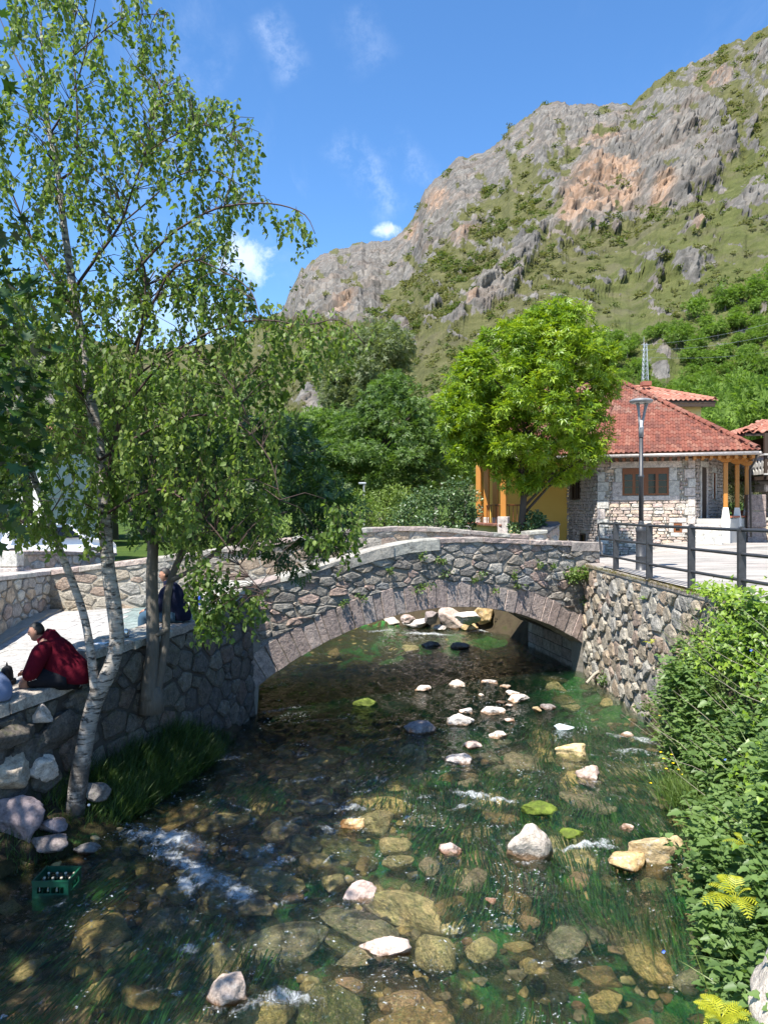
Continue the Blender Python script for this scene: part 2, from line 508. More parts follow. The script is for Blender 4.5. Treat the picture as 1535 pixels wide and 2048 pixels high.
# ---- foliage
def leaf_mat(name, dark, mid, light, trans=0.35, gloss=0.42, nscale=1.2, spec=0.5, tcol=None):
 m, q = new_mat(name)
 geo = q.node('ShaderNodeNewGeometry')
 tc = q.node('ShaderNodeTexCoord')
 isl = geo.outputs['Random Per Island']
 nz = q.noise(nscale, 3, 0.6, tc.outputs['Object'])
 v = q.math('ADD', q.math('MULTIPLY', isl, 0.55), q.math('MULTIPLY', q.step(nz, 0.3, 0.7), 0.45))
 c = q.ramp(v, [(0.08, dark), (0.5, mid), (0.95, light)])
 p = q.node('ShaderNodeBsdfPrincipled', {'Base Color': c, 'Roughness': gloss, 'Specular IOR Level': spec})
 tr = q.node('ShaderNodeBsdfTranslucent', {'Color': q.mix(1.0, c, tcol or (1.5, 1.6, 0.7), 'MULTIPLY')})
 mx = q.node('ShaderNodeMixShader', {0: trans, 1: p.outputs[0], 2: tr.outputs[0]})
 q.node('ShaderNodeOutputMaterial', {'Surface': mx.outputs[0]})
 return m
M_BIRCH = leaf_mat("birch_leaves", (0.075, 0.135, 0.030), (0.135, 0.205, 0.045), (0.23, 0.29, 0.075), 0.42, 0.5, spec=0.3)
M_CATKIN = principled("catkin", (0.20, 0.20, 0.06), 0.8)
M_ASH = leaf_mat("ash_leaves", (0.022, 0.055, 0.014), (0.040, 0.09, 0.022), (0.07, 0.13, 0.032), 0.3, 0.45)
M_MAPLE = leaf_mat("maple_leaves", (0.10, 0.185, 0.012), (0.18, 0.29, 0.018), (0.29, 0.385, 0.03), 0.42, 0.4, tcol=(1.4, 1.3, 0.5))
M_PLANE = leaf_mat("shade_tree_leaves", (0.018, 0.045, 0.010), (0.032, 0.075, 0.016), (0.05, 0.11, 0.022), 0.3, 0.4)
M_DKTREE = leaf_mat("dark_tree_leaves", (0.055, 0.10, 0.02), (0.095, 0.165, 0.034), (0.15, 0.225, 0.055), 0.4, 0.5)
M_MIDTREE = leaf_mat("mid_tree_leaves", (0.07, 0.125, 0.02), (0.12, 0.20, 0.034), (0.18, 0.27, 0.05), 0.42, 0.5, 0.5)
M_POPLAR = leaf_mat("willow_leaves", (0.09, 0.12, 0.05), (0.135, 0.17, 0.07), (0.19, 0.22, 0.10), 0.4, 0.5)
M_LIGHTSHRUB = leaf_mat("pale_shrub_leaves", (0.09, 0.14, 0.025), (0.16, 0.23, 0.045), (0.25, 0.32, 0.08), 0.35, 0.5)
M_ROSE = leaf_mat("rose_bush_leaves", (0.045, 0.085, 0.03), (0.08, 0.14, 0.05), (0.19, 0.25, 0.11), 0.25, 0.4)
M_NETTLE = leaf_mat("nettle_leaves", (0.07, 0.125, 0.035), (0.12, 0.20, 0.055), (0.19, 0.28, 0.09), 0.4, 0.5)
M_IVY = leaf_mat("ivy_leaves", (0.08, 0.16, 0.012), (0.16, 0.26, 0.02), (0.26, 0.36, 0.035), 0.35, 0.42)
M_FERN = leaf_mat("fern_fronds", (0.30, 0.33, 0.02), (0.42, 0.43, 0.03), (0.55, 0.52, 0.05), 0.4, 0.5)
M_GRASS = leaf_mat("grass_blades", (0.016, 0.042, 0.008), (0.04, 0.085, 0.014), (0.10, 0.16, 0.03), 0.3, 0.5)
M_GRASS_L = leaf_mat("light_grass_blades", (0.06, 0.11, 0.02), (0.11, 0.18, 0.03), (0.20, 0.24, 0.06), 0.3, 0.5)
M_WALLWEED = leaf_mat("wall_weed_leaves", (0.06, 0.10, 0.025), (0.11, 0.18, 0.04), (0.20, 0.27, 0.07), 0.4, 0.5)
M_BRUSH = leaf_mat("hill_brush_leaves", (0.10, 0.105, 0.04), (0.145, 0.15, 0.058), (0.20, 0.195, 0.085), 0.3, 0.7, 0.02, 0.2)
M_BRUSH2 = leaf_mat("hill_oak_leaves", (0.06, 0.085, 0.026), (0.095, 0.13, 0.038), (0.15, 0.18, 0.06), 0.3, 0.7, 0.02, 0.2)
M_HILLTREE = leaf_mat("hill_tree_leaves", (0.085, 0.145, 0.022), (0.135, 0.22, 0.034), (0.20, 0.29, 0.055), 0.42, 0.6, 0.08, 0.25)
M_YELLOW = principled("yellow_petal", (0.85, 0.62, 0.01), 0.5)
M_BLUEFL = principled("blue_petal", (0.12, 0.22, 0.75), 0.5)
M_PINKFL = principled("pink_petal", (0.75, 0.45, 0.65), 0.5)
M_REDFL = principled("red_petal", (0.65, 0.02, 0.03), 0.5)
M_DRYTWIG = principled("dry_twig", (0.36, 0.31, 0.24), 0.9)
M_TWIG = principled("twig", (0.06, 0.035, 0.028), 0.8)
def _birchbark(q, b):
 tc = q.node('ShaderNodeTexCoord').outputs['Object']
 n1 = q.noise(4, 6, 0.65, q.scaled(tc, (1.2, 1.2, 6.0)), 0.4)
 n2 = q.noise(2.2, 7, 0.75, q.scaled(tc, (2, 2, 9.0), loc=(4, 1, 0)), 0.8)
 n3 = q.noise(26, 5, 0.7, q.scaled(tc, (1, 1, 4)))
 z = q.node('ShaderNodeSeparateXYZ', {0: tc}).outputs[2]
 c = q.ramp(n1, [(0.3, (0.17, 0.14, 0.115)), (0.5, (0.34, 0.305, 0.265)), (0.7, (0.47, 0.44, 0.395))])
 c = q.mix(q.math('MULTIPLY', q.step(n3, 0.5, 0.62), 0.35), c, (0.28, 0.24, 0.2))
 band = q.step(n2, 0.525, 0.585)
 low = q.math('MULTIPLY', q.step(z, 1.45, 0.35), q.step(q.noise(5, 6, 0.7, tc), 0.36, 0.55))
 c = q.mix(q.math('MAXIMUM', band, q.math('MULTIPLY', low, 0.9)), c, (0.045, 0.04, 0.035))
 q.put(b, 'Base Color', c)
 q.put(b, 'Normal', q.bump(q.math('SUBTRACT', n1, q.math('MULTIPLY', band, 0.6)), 0.6, 0.02))
M_BBARK = principled("birch_bark", None, 0.65, spec=0.3, build=_birchbark)
def _bark(q, b, c0, c1):
 tc = q.node('ShaderNodeTexCoord').outputs['Object']
 n1 = q.noise(9, 7, 0.7, q.scaled(tc, (2.5, 2.5, 0.6)))
 n2 = q.noise(2, 4, 0.6, tc)
 q.put(b, 'Base Color', q.mix(q.math('ADD', q.math('MULTIPLY', n1, 0.7), q.math('MULTIPLY', n2, 0.3)), c0, c1))
 q.put(b, 'Normal', q.bump(n1, 0.8, 0.03))
M_BARK = principled("grey_bark", None, 0.9, spec=0.15, build=lambda q, b: _bark(q, b, (0.06, 0.05, 0.04), (0.22, 0.20, 0.17)))
M_BARKD = principled("dark_bark", None, 0.9, spec=0.15, build=lambda q, b: _bark(q, b, (0.02, 0.016, 0.012), (0.09, 0.075, 0.06)))
def _tile(q, b, base):
 oi = q.node('ShaderNodeObjectInfo')
 geo = q.node('ShaderNodeNewGeometry')
 tc = q.node('ShaderNodeTexCoord').outputs['Object']
 rnd = q.math('FRACT', q.math('ADD', oi.outputs['Random'], geo.outputs['Random Per Island']))
 c = q.ramp(rnd, [(0, base[0]), (0.35, base[1]), (0.7, base[2]), (1.0, base[3])])
 n1 = q.noise(5, 7, 0.7, tc)
 n2 = q.noise(1.1, 5, 0.6, tc)
 c = q.mix(q.math('MULTIPLY', q.step(n1, 0.5, 0.7), 0.45), c, (0.13, 0.075, 0.055))
 c = q.mix(q.math('MULTIPLY', q.step(n2, 0.5, 0.66), 0.5), c, (0.24, 0.17, 0.13))
 q.put(b, 'Base Color', c)
 q.put(b, 'Normal', q.bump(n1, 0.4, 0.01))
M_TILE = principled("roof_tile", None, 0.8, spec=0.25, build=lambda q, b: _tile(q, b, [(0.165, 0.054, 0.036), (0.21, 0.074, 0.048), (0.12, 0.046, 0.034), (0.25, 0.112, 0.076)]))
M_TILE2 = principled("old_roof_tile", None, 0.8, spec=0.25, build=lambda q, b: _tile(q, b, [(0.33, 0.13, 0.085), (0.38, 0.18, 0.125), (0.27, 0.10, 0.066), (0.42, 0.23, 0.17)]))
def _plaster(q, b, c0, c1):
 tc = q.node('ShaderNodeTexCoord').outputs['Object']
 n1 = q.noise(0.9, 7, 0.65, tc)
 n2 = q.noise(40, 4, 0.6, tc)
 q.put(b, 'Base Color', q.mix(n1, c0, c1))
 q.put(b, 'Normal', q.bump(n2, 0.3, 0.008))
M_YPLASTER = principled("yellow_plaster", None, 0.9, spec=0.15, build=lambda q, b: _plaster(q, b, (0.60, 0.36, 0.08), (0.72, 0.48, 0.12)))
M_LPLASTER = principled("pale_yellow_plaster", None, 0.9, spec=0.15, build=lambda q, b: _plaster(q, b, (0.62, 0.50, 0.20), (0.70, 0.58, 0.26)))
M_WPLASTER = principled("white_plaster", None, 0.9, spec=0.15, build=lambda q, b: _plaster(q, b, (0.62, 0.60, 0.56), (0.74, 0.72, 0.68)))
M_CONC = principled("concrete", None, 0.9, spec=0.2, build=lambda q, b: _plaster(q, b, (0.34, 0.33, 0.30), (0.50, 0.48, 0.44)))
def _wood(q, b, c0, c1):
 tc = q.node('ShaderNodeTexCoord').outputs['Object']
 n1 = q.noise(6, 6, 0.6, q.scaled(tc, (4, 4, 0.5)))
 q.put(b, 'Base Color', q.mix(n1, c0, c1))
 q.put(b, 'Normal', q.bump(n1, 0.25, 0.006))
M_OWOOD = principled("orange_wood", None, 0.45, spec=0.4, build=lambda q, b: _wood(q, b, (0.34, 0.13, 0.022), (0.52, 0.23, 0.045)))
M_BWOOD = principled("brown_wood", None, 0.5, spec=0.4, build=lambda q, b: _wood(q, b, (0.15, 0.050, 0.016), (0.24, 0.085, 0.028)))
M_DWOOD = principled("dark_wood", None, 0.7, spec=0.3, build=lambda q, b: _wood(q, b, (0.03, 0.02, 0.014), (0.075, 0.05, 0.035)))
M_GWOOD = principled("greyed_wood", None, 0.8, spec=0.2, build=lambda q, b: _wood(q, b, (0.34, 0.32, 0.29), (0.52, 0.50, 0.46)))
def _paint(q, b, c):
 tc = q.node('ShaderNodeTexCoord').outputs['Object']
 n1 = q.noise(14, 6, 0.65, tc)
 q.put(b, 'Base Color', q.mix(q.step(n1, 0.3, 0.75), tuple(x * 0.75 for x in c), tuple(min(1, x * 1.25) for x in c)))
 q.put(b, 'Roughness', q.math('ADD', q.math('MULTIPLY', n1, 0.3), 0.3))
 q.put(b, 'Normal', q.bump(q.noise(90, 3, 0.6, tc), 0.12, 0.003))
M_IRON = principled("charcoal_iron", None, 0.5, 0.0, build=lambda q, b: _paint(q, b, (0.036, 0.037, 0.04)))
M_GREYMET = principled("grey_lamp_paint", None, 0.45, 0.0, build=lambda q, b: _paint(q, b, (0.19, 0.195, 0.20)))
M_GALV = principled("galvanised_metal", None, 0.4, 0.6, build=lambda q, b: _paint(q, b, (0.42, 0.44, 0.45)))
M_GUTTER = principled("gutter_metal", None, 0.4, 0.4, build=lambda q, b: _paint(q, b, (0.40, 0.36, 0.33)))
M_GLASS = principled("window_glass", (0.006, 0.008, 0.009), 0.05, spec=0.3)
M_LAMPGLASS = principled("lamp_glass", (0.62, 0.64, 0.64), 0.15, spec=0.6)
M_STEEL = principled("brushed_steel", (0.55, 0.55, 0.56), 0.22, 1.0)
M_WHITEPAPER = principled("white_paper", (0.75, 0.75, 0.76), 0.7)
M_BLACK = principled("black_cloth", (0.012, 0.012, 0.015), 0.9)
M_WHITEPRINT = principled("white_print", (0.75, 0.75, 0.75), 0.7)
M_CARWHITE = principled("white_car_paint", (0.72, 0.73, 0.74), 0.25, spec=0.6)
M_TYRE = principled("tyre_rubber", (0.015, 0.015, 0.016), 0.85)
M_REDLAMP = principled("red_lamp_glass", (0.55, 0.02, 0.02), 0.2)
M_GREENPL = principled("green_crate_plastic", None, 0.45, build=lambda q, b: _paint(q, b, (0.003, 0.06, 0.03)))
M_BOTTLE = principled("green_bottle_glass", (0.008, 0.03, 0.012), 0.08, spec=0.7)
M_CAP = principled("bottle_cap", (0.62, 0.55, 0.42), 0.4, 0.2)
M_TERRA = principled("terracotta", None, 0.8, build=lambda q, b: _plaster(q, b, (0.30, 0.09, 0.05), (0.42, 0.14, 0.08)))
M_BLUEPOT = principled("blue_glaze", (0.015, 0.05, 0.30), 0.3)
def _cloth(q, b, c, sc=30, fold=6):
 tc = q.node('ShaderNodeTexCoord').outputs['Object']
 n1 = q.noise(fold, 5, 0.6, tc, 0.6)
 n2 = q.noise(sc * 6, 3, 0.6, tc)
 q.put(b, 'Base Color', q.mix(n1, tuple(x * 0.8 for x in c), tuple(x * 1.2 for x in c)))
 q.put(b, 'Normal', q.bump(q.math('ADD', n1, q.math('MULTIPLY', n2, 0.1)), 0.5, 0.035))
M_MAROON = principled("maroon_fleece", None, 0.95, spec=0.1, build=lambda q, b: _cloth(q, b, (0.085, 0.005, 0.013)))
M_DENIM = principled("pale_blue_denim", None, 0.95, spec=0.1, build=lambda q, b: _cloth(q, b, (0.17, 0.21, 0.33)))
M_JEANS = principled("blue_jeans", None, 0.95, spec=0.1, build=lambda q, b: _cloth(q, b, (0.045, 0.085, 0.13)))
M_NAVY = principled("navy_knit", None, 0.95, spec=0.1, build=lambda q, b: _cloth(q, b, (0.012, 0.015, 0.035)))
M_SHORTS = principled("black_shorts", None, 0.9, spec=0.15, build=lambda q, b: _cloth(q, b, (0.012, 0.013, 0.018)))
M_SKIN = principled("skin", (0.36, 0.19, 0.13), 0.55, spec=0.3)
M_HAIR = principled("dark_hair", (0.012, 0.010, 0.009), 0.6)
M_RUBBER = principled("shoe_rubber", (0.6, 0.6, 0.6), 0.8)
# ---- plan of the place
LW = [(-7.0, 4.6), (-6.0, 6.4), (-5.2, 8.0), (-4.2, 10.0), (-3.3, 12.3), (-2.6, 15.15)]
BA, BB = Vector((-2.6, 15.15)), Vector((5.1, 19.2))
BL = (BB - BA).length
BE = (BB - BA) / BL
BN = Vector((BE.y, -BE.x))
BW = Vector((-0.65, 3.9))
def left_x(y):
 return np.interp(y, [p[1] for p in LW], [p[0] for p in LW])
def right_edge(y):
 return np.interp(y, [4, 5, 6, 7, 8, 9.2, 11.5, 13, 14, 19.2, 23.1], [2.15, 2.4, 2.65, 3.05, 3.62, 4.12, 4.62, 4.95, 5.12, 5.15, 4.45])
def street_z(x, y):
 A = np.array([(5.2, 17, 2.8), (5.4, 10, 2.8), (5.5, 5, 2.8), (5.2, 20, 2.72), (8, 28.2, 2.45), (11.2, 27, 3.02), (16, 25, 3.1),
  (25, 20, 3.2), (14, 34, 3.1), (7, 33, 2.3), (4.5, 27, 2.3), (30, 40, 3.3), (9, 20, 2.85)])
 x, y = np.atleast_1d(x).astype(float), np.atleast_1d(y).astype(float)
 w = 1 / (((x[:, None] - A[:, 0]) ** 2 + (y[:, None] - A[:, 1]) ** 2) ** 1.4 + 0.02)
 return (w * A[:, 2]).sum(1) / w.sum(1)
def plaza_z(x, y):
 A = np.array([(-5, 10, 1.30), (-6, 8, 1.22), (-8, 14, 1.36), (-7.8, 20, 1.62), (-4.4, 15.5, 1.72), (-3.1, 15.6, 2.1), (-3.8, 19, 2.25), (-6, 15, 1.45), (-6, 19, 1.75)])
 x, y = np.atleast_1d(x).astype(float), np.atleast_1d(y).astype(float)
 w = 1 / (((x[:, None] - A[:, 0]) ** 2 + (y[:, None] - A[:, 1]) ** 2) ** 1.4 + 0.02)
 return (w * A[:, 2]).sum(1) / w.sum(1)
# ---- river bed
def bed_z(X, Y):
 p = np.stack([X, Y, X * 0], 1)
 z = -0.42 + 0.22 * fbm(p * 0.8, 4, 3) + 0.10 * fbm(p * 2.5, 3, 9)
 le = left_x(np.clip(Y, 4.6, 15.15)) + np.interp(Y, [5, 8, 9, 11, 13, 14.5], [1.0, 0.75, 0.8, 0.55, 0.1, 0.0])
 le = np.where(Y > 15.15, -30, le)
 z = z - 0.75 * np.exp(-((Y - 17.3) / 3.0) ** 4) * np.clip((4.2 - X) / 1.6, 0, 1)
 z = z + np.clip(0.9 - (X - le), 0, 1.2) * 0.42
 re = right_edge(Y)
 z = z + np.clip(0.7 - (re - X), 0, 1.5) * 0.4
 z = z + np.clip(Y - 24.5, 0, 3) * 0.15 * (X > -6)
 return np.minimum(z, 0.55)
def _bed(q, b):
 tc = q.node('ShaderNodeTexCoord').outputs['Object']
 wv = q.noise(1.1, 4, 0.6, tc, 0.8)
 v1 = q.voronoi(3.2, q.mix(0.12, tc, q.noise(3, 3, 0.5, tc, out=1)), out=1)
 d1 = q.voronoi(3.2, q.mix(0.12, tc, q.noise(3, 3, 0.5, tc, out=1)))
 s = q.node('ShaderNodeSeparateColor', {0: v1})
 n2 = q.noise(14, 6, 0.7, tc)
 st = q.ramp(s.outputs[0], [(0, (0.42, 0.29, 0.11)), (0.25, (0.64, 0.45, 0.19)), (0.5, (0.28, 0.20, 0.09)), (0.7, (0.54, 0.38, 0.17)), (0.85, (0.30, 0.17, 0.08)), (1, (0.05, 0.055, 0.02))], 'CONSTANT')
 st = q.mix(q.step(d1, 0.12, 0.30), st, (0.04, 0.035, 0.016))
 st = q.mix(q.math('MULTIPLY', q.step(n2, 0.45, 0.65), 0.5), st, (0.10, 0.075, 0.03))
 wn = q.math('ADD', q.noise(0.85, 6, 0.62, q.scaled(tc, (1.25, 0.8, 1)), 0.9), q.math('MULTIPLY', q.node('ShaderNodeSeparateXYZ', {0: tc}).outputs[0], 0.022))
 streak_ = q.noise(9, 5, 0.65, q.scaled(tc, (2.4, 0.45, 1), (0, 0, 0.25)), 1.2)
 weed = q.ramp(streak_, [(0.3, (0.012, 0.06, 0.022)), (0.55, (0.035, 0.155, 0.035)), (0.75, (0.13, 0.25, 0.04))])
 c = q.mix(q.step(wn, 0.50, 0.58), st, weed)
 q.put(b, 'Base Color', c)
 q.put(b, 'Normal', q.bump(q.math('ADD', q.math('MULTIPLY', streak_, 0.7), n2), 0.7, 0.06))
M_BED = principled("river_bed", None, 0.9, spec=0.1, build=_bed)
xs = np.concatenate([np.arange(-22, -6.5, 0.5), np.arange(-6.5, 6.4, 0.10)])
ys = np.concatenate([np.arange(3.5, 16, 0.10), np.arange(16, 30.5, 0.16)])
link("river_bed", grid_mesh("river_bed", xs, ys, bed_z, M_BED), kind='structure')
# ---- water surface (flows from the bridge towards the camera)
FOAM_AND_SHEEN = [
 (330, 1680, 0.75, 0.26, -20, 0.95), (400, 1745, 0.45, 0.17, -58, 1.0), (372, 1770, 0.25, 0.1, -62, 1.0), (480, 1705, 0.30, 0.07, -40, 0.6), (478, 1785, 0.26, 0.17, -50, 0.95),
 (530, 1700, 0.22, 0.12, 60, 0.7), (700, 1615, 0.30, 0.16, 10, 0.75), (655, 1655, 0.16, 0.08, -30, 0.7), (735, 1578, 0.26, 0.06, 25, 0.5), (945, 1585, 0.36, 0.12, -22, 0.9),
 (1000, 1600, 0.26, 0.09, -10, 0.75), (925, 1612, 0.20, 0.10, 40, 0.7), (1170, 1695, 0.42, 0.07, -4, 0.95), (1200, 1690, 0.22, 0.10, 25, 0.7), (1020, 1660, 0.12, 0.05, 0, 0.6),
 (1290, 1480, 0.55, 0.20, -48, 0.7), (1240, 1475, 0.3, 0.1, -30, 0.5), (1190, 1512, 0.25, 0.08, -10, 0.4), (975, 1262, 1.0, 0.32, 20, 0.95), (855, 1268, 1.0, 0.26, -10, 0.85), (760, 1262, 0.7, 0.25, 20, 0.6),
 (540, 1372, 0.9, 0.3, 45, 0.6), (620, 1330, 1.2, 0.12, 20, 0.5), (700, 1370, 1.0, 0.1, 15, 0.42), (560, 1420, 0.7, 0.12, 40, 0.55), (780, 1340, 1.0, 0.1, 10, 0.4), (650, 1440, 0.8, 0.1, 20, 0.42), (440, 1520, 0.4, 0.14, 20, 0.55), (610, 1505, 0.4, 0.12, 15, 0.4), (560, 1495, 0.3, 0.1, 60, 0.4), (770, 1480, 0.25, 0.08, 30, 0.35), (880, 1545, 0.3, 0.08, 10, 0.35),  # opening entries: pale streaks under the arch, painted in place of sky reflection
 (905, 1853, 0.13, 0.10, 30, 0.55), (580, 1995, 0.30, 0.10, 5, 0.8), (520, 2010, 0.18, 0.08, 20, 0.6), (375, 1900, 0.13, 0.1, 10, 0.7), (480, 1610, 0.3, 0.05, -25, 0.55), (600, 1640, 0.32, 0.05, 40, 0.5),
 (1150, 1925, 0.22, 0.05, -15, 0.5), (1085, 1920, 0.16, 0.05, -15, 0.45), (1310, 1735, 0.28, 0.04, 10, 0.5), (1060, 1545, 0.2, 0.06, 0, 0.4), (700, 1560, 0.25, 0.06, 20, 0.4), (745, 1840, 0.1, 0.04, 30, 0.3),
 (450, 2000, 0.3, 0.05, -10, 0.3), (100, 1820, 0.26, 0.025, 60, 0.6), (290, 1905, 0.2, 0.04, 0, 0.3), (1400, 1745, 0.25, 0.05, 30, 0.4), (650, 1880, 0.12, 0.05, 0, 0.25), (590, 1855, 0.14, 0.05, 20, 0.3),
 (640, 1605, 0.5, 0.12, 15, 0.6), (760, 1560, 0.35, 0.08, 20, 0.5), (560, 1720, 0.35, 0.12, 50, 0.6), (450, 1760, 0.4, 0.14, -50, 0.75), (1260, 1500, 0.5, 0.1, -45, 0.6), (560, 2005, 0.35, 0.1, 10, 0.6), (700, 1640, 0.3, 0.08, 0, 0.5), (350, 1720, 0.6, 0.16, -35, 0.8),
 (1060, 1722, 0.3, 0.05, 0, 0.55), (1100, 1700, 0.2, 0.06, 30, 0.5), (1340, 1748, 0.3, 0.05, 20, 0.5), (715, 1812, 0.26, 0.05, 5, 0.45), (790, 1925, 0.26, 0.05, 5, 0.4), (460, 2022, 0.28, 0.06, 0, 0.5), (540, 2005, 0.25, 0.06, 20, 0.6), (925, 1458, 0.25, 0.05, 0, 0.4), (1190, 1566, 0.2, 0.04, 0, 0.45), (925, 1533, 0.26, 0.05, 0, 0.45), (842, 1472, 0.3, 0.05, 10, 0.4), (260, 1650, 0.5, 0.07, -25, 0.6), (430, 1640, 0.5, 0.05, 30, 0.45), (620, 1560, 0.5, 0.07, 25, 0.5), (850, 1600, 0.3, 0.05, 30, 0.5), (660, 1720, 0.3, 0.05, 50, 0.45), (560, 1800, 0.3, 0.05, 40, 0.45), (1000, 1850, 0.4, 0.04, 10, 0.4), (860, 1760, 0.5, 0.04, -30, 0.45), (980, 1700, 0.3, 0.04, -30, 0.4), (1240, 1600, 0.3, 0.05, 10, 0.4), (300, 1990, 0.3, 0.05, 20, 0.35),
 (1140, 1380, 0.6, 0.12, 10, 0.25), (600, 1425, 0.6, 0.15, 30, 0.25), (1180, 1355, 0.6, 0.10, -40, 0.3), (390, 1560, 0.3, 0.08, 30, 0.35), (690, 1690, 0.2, 0.06, 40, 0.35), (840, 1640, 0.2, 0.05, 10, 0.35)]
def foam_sheen_mask(X, Y):
 m = np.zeros_like(X)
 for (px, py, a, b, ang, amt) in FOAM_AND_SHEEN:
  c = G(px, py)
  t = R(ang)
  dx, dy = X - c.x, Y - c.y
  u = (dx * math.cos(t) + dy * math.sin(t)) / a
  v = (-dx * math.sin(t) + dy * math.cos(t)) / b
  m = np.maximum(m, amt * np.clip(1.35 - np.sqrt(u * u + v * v), 0, 1))
 return m
def water_z(X, Y):
 p = np.stack([X * 1.5, Y * 0.8 + X * 0.25, X * 0], 1)
 z = 0.060 * fbm(p * 1.3, 3, 21) + 0.050 * fbm(p * 3.6, 4, 5) + 0.022 * fbm(p * 11, 2, 6)
 f = foam_sheen_mask(X, Y)
 z = z + f * 0.07 * (0.4 + fbm(p * 6, 3, 8))
 calm = np.interp(X - left_x(np.clip(Y, 4.6, 15.15)), [0.3, 1.6], [0.15, 1.0])
 calm = np.where(Y > 12.5, 1, calm)
 z = z * np.interp(Y, [11, 15], [1.15, 0.55])
 return z * calm
m, q = new_mat("river_water")
tco = q.node('ShaderNodeTexCoord').outputs['Object']
wv = q.scaled(tco, (1.5, 0.75, 1), (0, 0, 0.2))
r1 = q.noise(3.2, 6, 0.62, wv, 0.7)
r2 = q.noise(17, 4, 0.62, wv, 0.5)
r3 = q.noise(58, 3, 0.6, tco, 0.2)
hgt = q.math('ADD', r1, q.math('ADD', q.math('MULTIPLY', r2, 0.5), q.math('MULTIPLY', r3, 0.085)))
nrm = q.bump(hgt, 0.6, 0.10)
fres = q.node('ShaderNodeFresnel', {'IOR': 1.36, 'Normal': nrm})
gl = q.node('ShaderNodeBsdfGlossy', {'Color': (1, 1, 1), 'Roughness': 0.055, 'Normal': nrm})
tint = q.mix(q.step(r1, 0.35, 0.65), (0.82, 0.90, 0.80), (0.97, 0.98, 0.93))
dep_ = q.node('ShaderNodeAttribute', attribute_name='depth').outputs['Fac']
tint = q.mix(q.step(dep_, 0.42, 0.95), tint, (0.16, 0.25, 0.34))
rfr = q.node('ShaderNodeBsdfRefraction', {'Color': tint, 'IOR': 1.25, 'Roughness': 0.10, 'Normal': nrm})
trn = q.node('ShaderNodeMixShader', {0: 0.20, 1: q.node('ShaderNodeBsdfTransparent', {'Color': tint}), 2: rfr})
mk = q.noise(1.3, 5, 0.6, q.scaled(tco, (1.4, 0.7, 1), (0, 0, 0.2)), 1.0)
silt = q.node('ShaderNodeBsdfDiffuse', {'Color': q.ramp(mk, [(0.35, (0.010, 0.055, 0.036)), (0.55, (0.02, 0.085, 0.045)), (0.7, (0.09, 0.10, 0.045))]), 'Normal': nrm})
body = q.node('ShaderNodeMixShader', {0: q.math('ADD', 0.03, q.math('MULTIPLY', q.step(r2, 0.4, 0.65), 0.10)), 1: trn, 2: silt})
wat = q.node('ShaderNodeMixShader', {0: fres, 1: body, 2: gl})
at = q.node('ShaderNodeAttribute', attribute_name='foam').outputs['Fac']
fn = q.noise(9, 10, 0.76, q.scaled(tco, (1.5, 0.75, 1), (0, 0, 0.25)), 1.2)
fn2 = q.voronoi(38, tco)
thr = q.math('SUBTRACT', q.math('ADD', fn, q.math('MULTIPLY', at, 0.40)), q.math('MULTIPLY', fn2, 0.12))
fmask = q.math('MULTIPLY', q.step(thr, 0.55, 0.92), q.step(at, 0.02, 0.3))
fd = q.node('ShaderNodeBsdfPrincipled', {'Base Color': (0.78, 0.82, 0.84, 1), 'Roughness': 0.5, 'Normal': q.bump(fn, 0.8, 0.06)})
fv = q.voronoi(19, q.scaled(q.mix(0.10, tco, q.noise(6, 4, 0.7, tco, out=1)), (0.8, 1.7, 1), (0, 0, 0.3)))
fl_n = q.noise(1.05, 6, 0.68, q.scaled(tco, (1.3, 0.9, 1), (0, 0, 0.2)), 0.7)
fl_n = q.math('ADD', fl_n, q.math('MULTIPLY', at, 0.35))
fleck = q.math('MULTIPLY', q.step(fv, 0.36, 0.16), q.math('MULTIPLY', q.step(fl_n, 0.50, 0.62), q.step(r2, 0.52, 0.60)))  # white flecks: foam specks plus sun sparkles painted into the surface colour
fmask = q.math('MAXIMUM', q.math('MULTIPLY', fmask, 0.62), q.math('MULTIPLY', fleck, 0.8))
mx = q.node('ShaderNodeMixShader', {0: fmask, 1: wat, 2: fd})
q.node('ShaderNodeOutputMaterial', {'Surface': mx.outputs[0]})
M_WATER = m
xs = np.concatenate([np.arange(-22, -7, 0.5), np.arange(-7, 6.3, 0.05)])
ys = np.concatenate([np.arange(3.5, 16, 0.05), np.arange(16, 29, 0.08)])
XX, YY = np.meshgrid(xs, ys)
link("river_water", grid_mesh("river_water", xs, ys, water_z, M_WATER, attrs={'foam': foam_sheen_mask(XX.ravel(), YY.ravel()), 'depth': -bed_z(XX.ravel(), YY.ravel())}), kind='structure')
# ---- left bank strip between wall and water
n_, k_ = 90, 16
vs = []
for yy in np.linspace(4.6, 14.6, n_):
 wx = float(left_x(yy)) - 0.1
 ex = float(left_x(yy)) + interp(yy, [(5, 1.15), (8, 1.0), (9, 0.92), (10, 0.8), (11.5, 0.62), (13, 0.25), (14.6, 0.05)])
 for i in range(k_):
  t = i / (k_ - 1)
  top = interp(yy, [(5, 0.35), (9, 0.30), (10, 0.42), (12, 0.5), (13.5, 0.2), (14.6, 0.0)])
  z = lerp(top, -0.30, t ** 1.6)
  vs.append((lerp(wx, ex + 0.25, t), yy, z))
vs = np.array(vs)
vs[:, 2] += 0.07 * fbm(vs * 2.2, 4, 4)
idx = np.arange(n_ * k_).reshape(n_, k_)
LBANK = vs.reshape(n_, k_, 3)
link("left_river_bank", mesh_arrays("left_river_bank", vs, np.stack([idx[:-1, :-1].ravel(), idx[:-1, 1:].ravel(), idx[1:, 1:].ravel(), idx[1:, :-1].ravel()], 1), M_SOIL, True), kind='structure')
